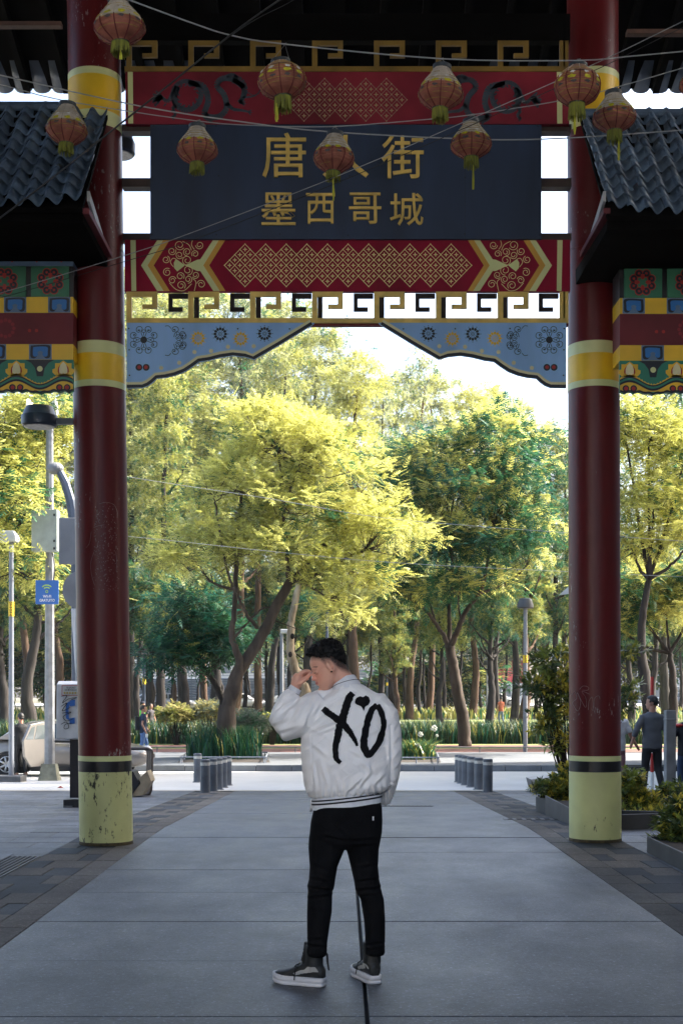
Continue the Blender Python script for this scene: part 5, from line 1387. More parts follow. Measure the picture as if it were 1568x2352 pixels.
BG = [  # px, Y, crown, top, bottom, half width, trunk radius, lean
    (300, 78, 'pale', 640, 1330, 135, .36, 0), (372, 70, 'olive', 800, 1420, 105, .34, 4), (420, 84, 'pale', 670, 1250, 125, .34, 0), (434, 73, 'green', 1180, 1490, 85, .32, -8), (489, 76, 'olive', 900, 1400, 95, .4, 5),
    (536, 88, 'grey', 660, 1320, 100, .45, 20), (594, 90, 'thin', 690, 1260, 110, .34, 0), (620, 82, 'pale', 760, 1400, 90, .32, 25), (700, 95, 'pale', 740, 1330, 115, .4, 20), (760, 86, 'olive', 1040, 1480, 80, .36, 0),
    (820, 80, 'yellow', 815, 1330, 100, .42, -10), (872, 98, 'thin', 835, 1430, 80, .3, 0), (905, 74, 'olive', 1270, 1560, 60, .22, 0), (940, 92, 'thin', 785, 1420, 75, .34, 18), (985, 104, 'pale', 850, 1400, 105, .36, 15),
    (1085, 96, 'yellow', 872, 1420, 110, .36, 0), (1120, 72, 'green', 1290, 1520, 80, .3, 10), (1180, 84, 'pale', 915, 1430, 95, .34, 0), (1192, 66, 'olive', 1090, 1480, 85, .32, 20), (1262, 78, 'green', 960, 1480, 80, .34, 10),
    (1300, 90, 'olive', 985, 1470, 80, .34, 0), (1400, 82, 'green', 880, 1420, 95, .36, 0), (1505, 72, 'olive', 1250, 1520, 80, .34, 0), (1530, 88, 'green', 870, 1400, 110, .4, 0), (1586, 80, 'olive', 1000, 1480, 90, .4, 0),
    (75, 62, 'olive', 1010, 1440, 110, .40, 5), (52, 70, 'green', 900, 1420, 105, .36, 0), (132, 80, 'pale', 880, 1400, 100, .36, 0), (8, 64, 'green', 1240, 1500, 80, .34, 0), (160, 66, 'olive', 1240, 1500, 70, .30, 10), (225, 82, 'olive', 860, 1400, 110, .36, 0),
    (648, 106, 'pale', 680, 1300, 140, .36, 0), (776, 110, 'thin', 735, 1350, 120, .36, 0), (338, 108, 'pale', 600, 1250, 150, .36, 0), (470, 112, 'pale', 620, 1250, 150, .36, 0), (900, 112, 'pale', 850, 1400, 105, .34, 0), (1140, 108, 'thin', 880, 1400, 90, .34, 0),
    (560, 96, 'green', 1270, 1530, 85, .22, 0), (612, 98, 'green', 1290, 1520, 80, .2, 0), (705, 97, 'green', 1280, 1530, 90, .22, 0), (965, 99, 'green', 1270, 1530, 85, .2, 0), (1060, 97, 'green', 1290, 1540, 80, .2, 0), (1230, 95, 'green', 1290, 1540, 80, .2, 0), (400, 97, 'green', 1280, 1530, 90, .2, 0), (800, 101, 'olive', 1290, 1530, 80, .2, 0),
    (655, 75, 'green', 1330, 1500, 75, .25, 20), (325, 68, 'green', 1290, 1500, 75, .25, 0), (350, 92, 'olive', 1150, 1500, 80, .3, 0), (1010, 86, 'olive', 1330, 1540, 70, .28, 0), (1445, 64, 'green', 1330, 1530, 60, .26, 0)]
POS = lambda px: 'left of the left column' if px < 170 else 'behind the left column' if px < 300 else 'just right of the left column' if px < 400 else 'behind the yellow tree' if px < 640 else 'behind the man' if px < 860 else 'between the two flowering trees' if px < 1010 else 'behind the green tree' if px < 1200 else 'beside the right column' if px < 1420 else 'right of the right column'
KD = {'pale': 'pale yellowish', 'yellow': 'bright yellow', 'olive': 'olive green', 'green': 'dark green', 'grey': 'grey green slender', 'thin': 'thin airy'}
seen = {}
BG.sort(key=lambda a: a[0])
for px, Y, k, tp, bt, hw, tw, ln in BG:
    key = f'{KD[k]} park tree {POS(px)}'; hgt = 'tall' if tp < 1000 else 'low'
    lab = f'{hgt} {key}'; seen[lab] = seen.get(lab, 0) + 1
    if seen[lab] > 1: lab = f'{lab}, {["", "", "second", "third", "fourth"][min(seen[lab], 4)]} from the left'
    bg_tree(lab, px, Y, k, tp, bt, hw, tw, ln, m_barkr if rb.uniform() < .4 else m_barkd)
# far rows that close the view between the trunks
def far_trunk(px, Y, k): 
    return bg_tree(f'far slim park tree number {k} from the left in the distant row', px, Y, 'green' if k % 3 else 'olive', 1300 + (k % 3) * 40, 1545, 70, .17 + .07 * (k % 2), 0, None, False)
for k, px in enumerate((20, 110, 318, 346, 393, 412, 455, 505, 570, 640, 740, 800, 850, 930, 975, 1020, 1105, 1160, 1240, 1290, 1430, 1485, 1515, 1560)):
    t = far_trunk(px, 100 + (k * 37) % 34, k)
    t['label'] = f'slim distant park tree, {["first","second","third","fourth","fifth","sixth","seventh","eighth","ninth","tenth","eleventh","twelfth","thirteenth","fourteenth","fifteenth","sixteenth","seventeenth","eighteenth","nineteenth","twentieth","twenty first","twenty second","twenty third","last"][k]} from the left in the far row'
    t['group'] = 'slim far row trees'
# pale mottled trunk behind the man
Ym = 49.0
t = thing('mottled_tree', 'crooked pale trunk with dark knot holes just behind the man', 'tree', (X(700, Ym), Ym, g(Ym) + .13))
q = MB(); Dm = lambda x, y: P(x, y, Ym)
limb(q, [Vector((X(708, Ym), Ym, g(Ym) + .1)), Dm(703, 1600), Dm(690, 1565), Dm(675, 1530), Dm(667, 1490), Dm(668, 1450), Dm(672, 1410), Dm(690, 1330)], .24, .11, 12, .02)
q.build('trunk', m_barkp, t, True)
for x, y in ((667, 1504), (672, 1462)):
    q = MB(); c_ = Dm(x, y); q.ball(c_ + Vector((0, -.16, 0)), (.075, .05, .11), 12, 8); q.build('knot_hole', m_barkd, t)
o = link('crown', CR['green'], None); o.parent = t; o.location = (X(720, Ym) - t.location.x, .5, Z(1320, Ym) - t.location.z); o.scale = (1.3, 1.3, .8)

# --- strap leaved plants
def blades(n, region, h, r_, cols, w, lean=.5, bw=.035, seg=3):
    p = region(n); hh = h * r_.uniform(.6, 1.1, n); a = r_.uniform(0, 6.28, n); ln = r_.uniform(.1, lean, n) * hh
    col_ = palette(r_, n, cols, w) * r_.uniform(.7, 1.3, (n, 1)); dx, dy = np.cos(a), np.sin(a)
    sx, sy = -dy * bw * r_.uniform(.7, 1.3, n), dx * bw * r_.uniform(.7, 1.3, n); V = []; C = []
    ts = np.linspace(0, 1, seg + 1)
    for i in range(seg):
        def pt(t, s):
            k = s * (1 - t) ** .6 if t > .5 else s
            return np.stack([p[:, 0] + dx * ln * t ** 2 + sx * k, p[:, 1] + dy * ln * t ** 2 + sy * k, p[:, 2] + hh * (t - .18 * t ** 3)], 1)
        V.append(np.stack([pt(ts[i], -1), pt(ts[i], 1), pt(ts[i + 1], 1), pt(ts[i + 1], -1)], 1)); C.append(np.repeat(col_[:, None, :], 4, 1))
    return np.concatenate(V).reshape(-1, 3), np.concatenate(C).reshape(-1, 3)
rh = np.random.default_rng(77)
STR = np.array([.02, .045, .022]); STY = np.array([.26, .24, .06])
def reg(x0, x1, y0, y1, dz=.1):
    def f_(n):
        x = rh.uniform(x0, x1, n); y = rh.uniform(y0, y1, n); return np.stack([x, y, np.array([g(v) for v in y]) + dz], 1)
    return f_
v1, c1 = blades(15000, reg(-15, 15, 56, 58.6), 1.22, rh, [STR, TEAL, DEEP, STY], [.5, .2, .2, .12], .55, .022)
tag(link('strap_leaf_hedge', quads_mesh('strap_leaf_hedge', v1, c1, m_leafd)), 'dark green hedge of strap leaves along the mulch bed', kind='stuff')
v1, c1 = blades(6000, reg(-30, 30, 66, 72, -.02), .75, rh, [STY, OLI, GRN], [.25, .4, .4], .6, .05)
tag(link('wild_grass', quads_mesh('wild_grass', v1, c1, m_leaf)), 'sunlit yellowish ground cover among the park trunks', kind='stuff')
v1, c1 = blades(6000, reg(-45, 45, 92, 104, -.02), .9, rh, [STY, OLI, GRN], [.4, .4, .3], .6, .08)
tag(link('wild_grass', quads_mesh('wild_grass', v1, c1, m_leaf)), 'pale grass band deep in the park', kind='stuff')
def clump(label, px, pyb, w_px, h, n, name, cols, w, lean, dep=.8, dz=.13, bw=.03, cat='plant'):
    p = on_ground(px, pyb, dz); t = thing(name, label, cat, p)
    hw = w_px / F * p.y
    def region(n):
        u = rh.normal(0, .45, n).clip(-1, 1); return np.stack([p.x + u * hw, p.y + rh.normal(0, .4, n).clip(-1, 1) * dep, np.full(n, p.z - .03)], 1)
    v, c = blades(n, region, h, rh, cols, w, lean, bw); link('leaves', quads_mesh('leaves', v, c, m_leafd), t); return t, p
clump('big clump of dark upright iris leaves at the foot of the yellow tree', 517, 1743, 80, 1.3, 2100, 'iris_clump', [np.array([.03, .10, .04]), TEAL, STY], [.6, .3, .08], .45, .9, bw=.02)
ag, pa = clump('clump of arching leaves with round white flower heads right of the man', 955, 1745, 42, .82, 420, 'agapanthus', [np.array([.07, .15, .05]), np.array([.25, .24, .05]), GRN], [.5, .3, .3], 1.1, .7, bw=.03)
for (x, y, r_) in ((996, 1673, .10), (965, 1687, .09), (960, 1713, .08), (1003, 1690, .05)):
    top = P(x, y, pa.y - .3); q = MB(); q.tube([Vector((X(965, pa.y), pa.y, pa.z)), Vector((top.x * .8 + X(965, pa.y) * .2, pa.y - .15, (pa.z + top.z) / 2)), top], .012, 5); fs_ = q.build('flower_stem', M('stem_green', (.12, .18, .04), rough=.6), ag)
    q = MB()
    for _ in range(70):
        d = Vector(rh.normal(0, 1, 3)).normalized(); q.ball(top + d * r_ * rh.uniform(.65, 1.0), r_ * .16, 5, 4)
    q.build('flower_head', M('flower_white', (.5, .5, .44), rough=.6, var=.2, scale=60), fs_)
# tree pit rails
def rail(label, pts, h=.17):
    t = thing('bed_rail', label, 'rail', pts[0]); q = MB()
    top = [Vector(p_) + Vector((0, 0, h)) for p_ in pts]
    q.tube(top, .022, 6); q.build('top_tube', M('rail_grey', (.22, .24, .27), rough=.45, metal=.4), t)
    for a in [pts[0], pts[-1]] + [Vector(pts[i]).lerp(Vector(pts[i + 1]), f_) for i in range(len(pts) - 1) for f_ in (.02, .5, .98)]:
        q = MB(); q.tube([a, Vector(a) + Vector((0, 0, h))], .02, 6); q.build('rail_post', M('rail_grey', (.22, .24, .27)), t)
on = lambda x, y: on_ground(x, y, .15)
rail('low grey tube rail around the iris clump bed', [on(432, 1741), on(414, 1753), on(610, 1753), on(616, 1741), on(600, 1741)])
rail('low grey tube rail around the white flower bed right of the man', [on(905, 1754), on(1007, 1754), on(1002, 1742)])
for lab, (x0, x1) in (('dark soil bed under the iris clump', (408, 620)), ('dark soil bed under the white flowers', (880, 1012))):
    q = MB(); a, b_ = on(x0, 1752), on(x1, 1752); c_, d = on(x1 - 6, 1738), on(x0 + 14, 1738); q.add([v + Vector((0, 0, .006)) for v in (a, b_, c_, d)], [(0, 1, 2, 3)]); tag(q.build('soil_bed', m_plsoil), lab, 'soil bed')
# rounded shrubs
def shrub(label, px, py, rx, ry, Y, cols, w, n, fl, tmpl, seed, name='round_shrub', dep=None, dz=.1, mat=None):
    p = Vector((X(px, Y), Y, g(Y) + dz)); t = thing(name, label, 'shrub', p)
    me, tips = leafy([((X(px, Y), Y, Z(py, Y)), (rx / F * Y, dep or rx / F * Y, ry / F * Y))], n, 8, fl, tmpl, cols, w, seed, clump_r=.06, name='leaves', mat=mat)
    link('leaves', me, t); q = MB()
    for tp in tips[::max(1, n // 24)]: q.tube([p + Vector((rh.uniform(-.1, .1), 0, 0)), Vector((p.x * .5 + tp[0] * .5, p.y * .5 + tp[1] * .5, p.z * .4 + tp[2] * .6)), Vector(tp)], [.02, .012, .006], 4)
    q.build('stems', m_barkd, t); return t
SAGE = np.array([.13, .16, .12]); SGY = np.array([.30, .27, .10])
shrub('round yellowish shrub right of the left column in the bed', 405, 1645, 40, 24, 55, [SGY, OLI, STR], [.5, .3, .2], 180, .22, FROND3, 61)
shrub('feathery tan shrub left of the yellow tree trunk', 482, 1640, 40, 28, 55.5, [SGY, SAGE], [.6, .4], 180, .22, FROND3, 62)
shrub('grey green sage shrub right of the yellow tree trunk', 572, 1668, 44, 36, 53, [SAGE, GRY, GRN], [.6, .2, .2], 220, .2, FROND3, 63)
shrub('low green shrub right of the sage shrub', 625, 1660, 24, 22, 55, [STR, OLI], [.6, .4], 90, .2, FROND3, 64)
LV = np.array([.20, .24, .05]); LVY = np.array([.55, .46, .07]); LVD = np.array([.07, .11, .04])
def bush(label, parts, Y, n, fl, seed, cols=(LV, LVY, LVD), w=(.5, .3, .3), tmpl=BROAD, name='leafy_bush', base=None):
    p = base or Vector((X(parts[0][0], Y), Y, g(Y) + .2)); t = thing(name, label, 'bush', p)
    me, tips = leafy([((X(a, Y + dy), Y + dy, Z(b_, Y + dy)), (rx / F * Y, rx / F * Y * .8, ry / F * Y)) for a, b_, rx, ry, dy in parts], n, 5, fl, tmpl, cols, w, seed, clump_r=.045, name='leaves', mat=m_leafd, droop=-.25)
    link('leaves', me, t); q = MB()
    for tp in tips[::2]:
        q.tube([p + Vector((rh.uniform(-.08, .08), rh.uniform(-.05, .05), 0)), Vector((p.x * .45 + tp[0] * .55, p.y * .45 + tp[1] * .55, p.z * .55 + tp[2] * .45)), Vector(tp)], [.012, .008, .003], 4)
    q.build('stems', m_barkd, t); return t
bush('tall broad leaved shrub in the planter left of the right column', [(1262, 1530, 36, 36, 0), (1240, 1590, 34, 40, 0), (1285, 1600, 34, 60, .1), (1262, 1660, 30, 40, 0), (1290, 1710, 24, 40, 0), (1300, 1500, 24, 24, .2), (1440, 1620, 24, 50, .4), (1440, 1500, 18, 26, .3)], 19.3, 105, .145, 65, base=Vector((X(1305, 19.3), 19.3, g(19.3) + .3)))
bush('low yellow green plant in the long planter left of the right column', [(1275, 1812, 22, 28, 0), (1300, 1800, 22, 36, .1), (1295, 1835, 20, 18, 0)], 18.3, 170, .09, 66)
bush('tiny sprouting plant in the small square planter', [(1244, 1812, 8, 8, 0)], 18.2, 10, .09, 67)
bush('leafy plants in the black planter right of the right column', [(1443, 1815, 22, 50, 0), (1482, 1852, 38, 30, 0), (1535, 1845, 28, 38, .2), (1500, 1885, 70, 18, -.4), (1562, 1845, 26, 38, 0)], 16.2, 360, .10, 68)
bush('dark leafy plants spilling over the nearest planter at the right edge', [(1555, 1890, 40, 40, 0), (1590, 1930, 50, 50, -.3), (1600, 1860, 40, 50, .2), (1545, 1945, 25, 25, -.2)], 13.0, 300, .10, 69, w=(.5, .12, .5))

# distant thickets that read as one mass
def thicket(label, boxes, n, seed, cols, w):
    lob = [((x, y_, z), (rx, 2.5, rz)) for x, y_, z, rx, rz in boxes]
    me, _ = leafy(lob, n, 9, 1.15, FROND3, cols, w, seed, clump_r=.6, name='thicket')
    tag(link('far_thicket', me), label, kind='stuff')
thicket('far wall of foliage behind the hoarding', [(X(150 + i * 62, 142), 142 + (i % 3) * 3, 5.6 + (i % 4) * 1.1, 3.4, 2.6) for i in range(22)], 1500, 71, [GRY, OLI, GRN, PAL], [.4, .3, .3, .2])
thicket('dense dark foliage between the trunks at the left', [(X(-60 + i * 45, 104), 104, 2.6 + (i % 3) * 1.6, 2.4, 2.4) for i in range(8)], 420, 72, [GRN, DEEP, OLI], [.5, .3, .3])
thicket('dense dark foliage between the trunks at the right', [(X(1390 + i * 45, 108), 108, 3.6 + (i % 3) * 1.8, 2.6, 2.2) for i in range(7)], 420, 73, [GRN, DEEP, OLI], [.5, .3, .3])
thicket('low dark undergrowth between the two flowering trees', [(X(895 + i * 38, 116), 116, 1.6 + (i % 2) * 1.2, 2.0, 1.8) for i in range(6)], 300, 74, [GRN, DEEP, OLI], [.4, .3, .3])
# ================================================================== passers-by
def passer(label, px, py, height, yaw, cols, pose=None, hair=(.01, .009, .008), vox=.013, dz=0.0, Y=None, cap=None, group='people walking by'):
    """a walking figure: joints are laid out for a 1.75 m person facing +y, then turned by yaw"""
    p = on_ground(px, py, dz) if Y is None else Vector((X(px, Y), Y, g(Y) + dz))
    t = thing('person', label, 'person', p, group)
    s = height / 1.75; c_, sn = math.cos(yaw), math.sin(yaw)
    def T(x, y, z): return Vector((p.x + s * (x * c_ - y * sn), p.y + s * (x * sn + y * c_), p.z + s * z))
    J = dict(lk=(-.10, .06, .50), la=(-.11, .0, .08), rk=(.10, -.02, .50), ra=(.11, -.12, .10), le=(-.27, -.02, 1.14), lw=(-.30, .04, .88), re=(.27, -.02, 1.14), rw=(.30, .04, .88), head=0.0, sleeve=.55)
    J.update(pose or {})
    def ell(z, a, d, y0=0.0, n=24, ex=2.3):
        out = []
        for k in range(n):
            th = 2 * math.pi * k / n; u, v = math.cos(th), math.sin(th); out.append(T(a * math.copysign(abs(u) ** (2 / ex), u), y0 + d * math.copysign(abs(v) ** (2 / ex), v), z))
        return out
    lerp = lambda a, b_, f_: tuple(a[i] + (b_[i] - a[i]) * f_ for i in range(3))
    hy = J['head']
    def Hh(x, y, z): return T(x * math.cos(hy) - y * math.sin(hy), .01 + x * math.sin(hy) + y * math.cos(hy), z)
    # body
    q = MB(); hr = []
    for z, a, d, y0 in ((1.515, .035, .045, .03), (1.535, .055, .075, .02), (1.57, .066, .09, .008), (1.62, .073, .098, 0), (1.67, .075, .1, -.004), (1.715, .066, .088, -.008), (1.745, .035, .05, -.01)):
        hr.append([Hh(a * math.cos(2 * math.pi * k / 20), y0 + d * math.sin(2 * math.pi * k / 20), z) for k in range(20)])
    q.loft(hr); q.ball(Hh(0, .103, 1.60), .016 * s, 8, 6)
    for sg in (-1, 1): q.ball(Hh(sg * .075, -.005, 1.615), .018 * s, 8, 6)
    q.tube([T(0, -.01, 1.56), T(0, -.015, 1.42)], [.055 * s, .062 * s], 14)
    q.loft([ell(z, a, d) for z, a, d in ((.9, .14, .09), (1.1, .13, .09), (1.3, .16, .1), (1.42, .15, .08), (1.46, .07, .06))])
    for sd_ in 'lr':
        sg = -1 if sd_ == 'l' else 1; sh = (sg * .175, 0, 1.40); e, w = J[sd_ + 'e'], J[sd_ + 'w']; hnd = lerp(e, w, 1.28)
        q.tube([T(*sh), T(*e), T(*w), T(*lerp(e, w, 1.08))], [.045 * s, .038 * s, .027 * s, .03 * s], 12)
        q.ball(T(*lerp(e, w, 1.13)), (.022 * s, .034 * s, .042 * s), 10, 8)
        for f_ in (-.026, -.009, .009, .026): q.tube([T(*lerp(e, w, 1.12)), T(hnd[0], hnd[1] + f_, hnd[2] + abs(f_) * .3)], [.013 * s, .0105 * s], 6)
        q.tube([T(*lerp(e, w, 1.04)), T(hnd[0] - sg * .03, hnd[1] + .035, hnd[2] + .05)], [.014 * s, .0115 * s], 6)
        k_, a_ = J[sd_ + 'k'], J[sd_ + 'a']; q.tube([T(sg * .09, 0, .92), T(*k_), T(*a_)], [.06 * s, .045 * s, .035 * s], 12)
    bm = voxel(q, 'body', vox * .75, 2, .4); bm.materials.append(M('passer_skin', (.36, .18, .12), rough=.55, var=.1)); link('body', bm, t)
    # shirt
    q = MB(); q.loft([ell(z, a, d, y0) for z, a, d, y0 in ((.83, .178, .125, 0), (.95, .175, .125, 0), (1.12, .168, .12, 0), (1.28, .19, .125, 0), (1.38, .19, .115, 0), (1.44, .13, .09, 0), (1.48, .075, .07, 0))])
    for sd_ in 'lr':
        sg = -1 if sd_ == 'l' else 1; sh = (sg * .165, 0, 1.39); e, w = J[sd_ + 'e'], J[sd_ + 'w']; fS = J['sleeve']
        s0 = (sg * .11, 0, 1.40)
        if fS <= 1: q.tube([T(*s0), T(*sh), T(*lerp(sh, e, fS))], [.05 * s, .068 * s, .064 * s], 14)
        else: q.tube([T(*s0), T(*sh), T(*e), T(*lerp(e, w, fS - 1))], [.05 * s, .068 * s, .058 * s, .046 * s], 14)
    sm = voxel(q, 'shirt', vox, 3, .5); co_ = get_co(sm); no_ = get_no(sm); r_ = np.random.default_rng(int(px)); ph = r_.uniform(0, 6, 3)
    set_co(sm, co_ + no_ * (.006 * np.sin(co_[:, 2:3] * 26 + 9 * co_[:, 0:1] + ph[0]) * np.sin(co_[:, 0:1] * 21 - co_[:, 2:3] * 8 + ph[1])))
    sm.materials.append(M('shirt_%d' % int(px), cols[0], rough=.85, var=.15, scale=8)); so = link('shirt', sm, t)
    # trousers
    q = MB(); q.loft([ell(z, a, d) for z, a, d in ((.78, .165, .11), (.86, .172, .12), (.98, .155, .11))])
    for sd_ in 'lr':
        sg = -1 if sd_ == 'l' else 1; k_, a_ = J[sd_ + 'k'], J[sd_ + 'a']; q.tube([T(sg * .088, 0, .90), T(*lerp((sg * .088, 0, .88), k_, .5)), T(*k_), T(*lerp(k_, a_, .5)), T(*lerp(k_, a_, .97))], [.088 * s, .082 * s, .066 * s, .062 * s, .054 * s], 14)
    tm_ = voxel(q, 'trousers', vox, 3, .5); tm_.materials.append(M('trousers_%d' % int(px), cols[1], rough=.85, var=.25, scale=9)); link('trousers', tm_, t)
    for sd_ in 'lr':
        a_ = J[sd_ + 'a']; q = MB(); q.loft([[T(a_[0] + w * math.cos(2 * math.pi * k / 12), a_[1] + y0, a_[2] - .07 + h_ * (.5 + .5 * math.sin(2 * math.pi * k / 12))) for k in range(12)] for y0, w, h_ in ((-.08, .03, .07), (-.04, .042, .1), (.05, .045, .09), (.13, .045, .06), (.18, .025, .04))]); q.build('shoe', M('shoe_%d' % int(px), cols[2], rough=.6), t, True)
    q = MB(); rr = np.random.default_rng(int(px) + 5)
    for _ in range(520):
        d = rr.normal(0, 1, 3); d /= np.linalg.norm(d)
        if d[2] < (-.62 if d[1] < -.45 else -.12 if d[1] < .15 else .38 + .3 * d[1]): continue
        q.ball(Hh(d[0] * .08, -.004 + d[1] * .105, 1.655 + d[2] * .105), rr.uniform(.012, .017) * s, 6, 5)
    hm = voxel(q, 'hair', .008, 1, .4); hm.materials.append(M('hair_%d' % int(px), hair, rough=.6)); link('hair', hm, t)
    if cap:
        q = MB(); q.loft([[Hh(.088 * k * math.cos(a), .115 * k * math.sin(a), z) for a in np.linspace(0, 6.283, 21)[:-1]] for k, z in ((1.0, 1.675), (1.0, 1.71), (.8, 1.755), (.3, 1.775))]); q.box(0, 0, 0, 0, 0, 0) if False else None; q.build('cap', M('cap_cloth', cap, rough=.8), t, True)
    return t, T, so
GREY = (.085, .09, .10)
t, T, so = passer('young man in a grey shirt and black trousers walking away, right of the right column', 1497, 1829, 1.72, .15, [GREY, (.012, .012, .014), (.05, .05, .05)], dict(head=.9, lk=(-.11, .05, .50), la=(-.16, .0, .07), rk=(.11, .0, .48), ra=(.13, -.16, .12), le=(-.30, -.02, 1.14), lw=(-.36, .05, .90), re=(.26, .0, 1.14), rw=(.28, .04, .88), sleeve=1.4), group='people strolling at the right')
passer('person in white T-shirt, mostly hidden by the right column, holding a hand', 1415, 1826, 1.62, .1, [(.55, .55, .55), (.25, .12, .14), (.1, .1, .1)], dict(head=-.3, re=(.27, -.02, 1.12), rw=(.42, .02, .90), sleeve=.8), group='people strolling at the right')
t, T, so = passer('child in a dark tracksuit with red shoulder at the right picture edge', 1577, 1838, 1.50, .1, [(.015, .017, .022), (.02, .04, .09), (.3, .3, .3)], dict(le=(-.30, -.02, 1.14), lw=(-.36, .05, .90), sleeve=1.9), group='people strolling at the right')
for off, mt in ((0, m_redp),):
    q = MB(); q.ball(T(-.17, -.02, 1.405), (.075, .085, .035), 12, 8); q.build('red_yoke', mt, so, True)
q = MB()
for k in (-.012, .006): q.tube([T(-.25 + k, -.085, 1.33), T(-.345 + k, -.08, 1.14), T(-.375 + k, -.03, 1.0)], .005, 5)
q.build('sleeve_stripe', m_white, so)
t, T, so = passer('man in a navy T-shirt and blue jeans with black backpack, walking right behind the car', 329, 1742, 1.66, -1.35, [(.014, .028, .055), (.10, .17, .32), (.5, .5, .5)], dict(lk=(-.09, .12, .50), la=(-.09, .14, .08), rk=(.09, -.04, .50), ra=(.09, -.22, .14), re=(.25, -.06, 1.13), rw=(.24, .06, .88), le=(-.25, .05, 1.13), lw=(-.22, .18, .92), sleeve=.6), dz=.15)
q = MB(); q.loft([[T(a * .13, -.13 - d, z) for a, d in ((-1, 0), (1, 0), (1, .14), (-1, .14))] for z in (.92, 1.0, 1.3, 1.4)]); bevel(q.build('backpack', M('backpack_black', (.012, .012, .013), rough=.8), t), .03)
q = MB(); put_text(q, 'NY', 0, 1, 0, 1, 0, 0, .03)
f0 = T(.07, .135, 1.22); fx = (T(-.07, .135, 1.22) - f0); q.v = [tuple(f0 + fx * v[0] + Vector((0, 0, .15 * v[2])) + (T(0, .02, 0) - T(0, 0, 0))) for v in q.v]; q.build('chest_letters', m_white, so)
q = MB(); q.lathe([(.03, 0), (.045, .11)], 0, 0, 12); hw = T(.24, .10, .80); q.v = [(v[0] + hw.x, v[1] + hw.y, v[2] + hw.z - .1) for v in q.v]
tag(q.build('paper_cup', m_white), 'white paper cup held by the man with the backpack', 'cup')
passer('worker in a neon green vest and dark cap behind the bed, by the left column', 327, 1700, 1.70, -1.5, [(.12, .62, .06), (.03, .03, .05), (.02, .02, .02)], Y=60.5, dz=.1, cap=(.012, .014, .03))
passer('dark dressed person beside the neon vested worker', 346, 1700, 1.62, -2.2, [(.03, .025, .03), (.03, .03, .04), (.02, .02, .02)], Y=60.2, dz=.1)
passer('distant person in an orange top right of the man', 1152 - 2, 1650, 1.7, .5, [(.35, .09, .04), (.1, .14, .2), (.02, .02, .02)], Y=82, vox=.02)
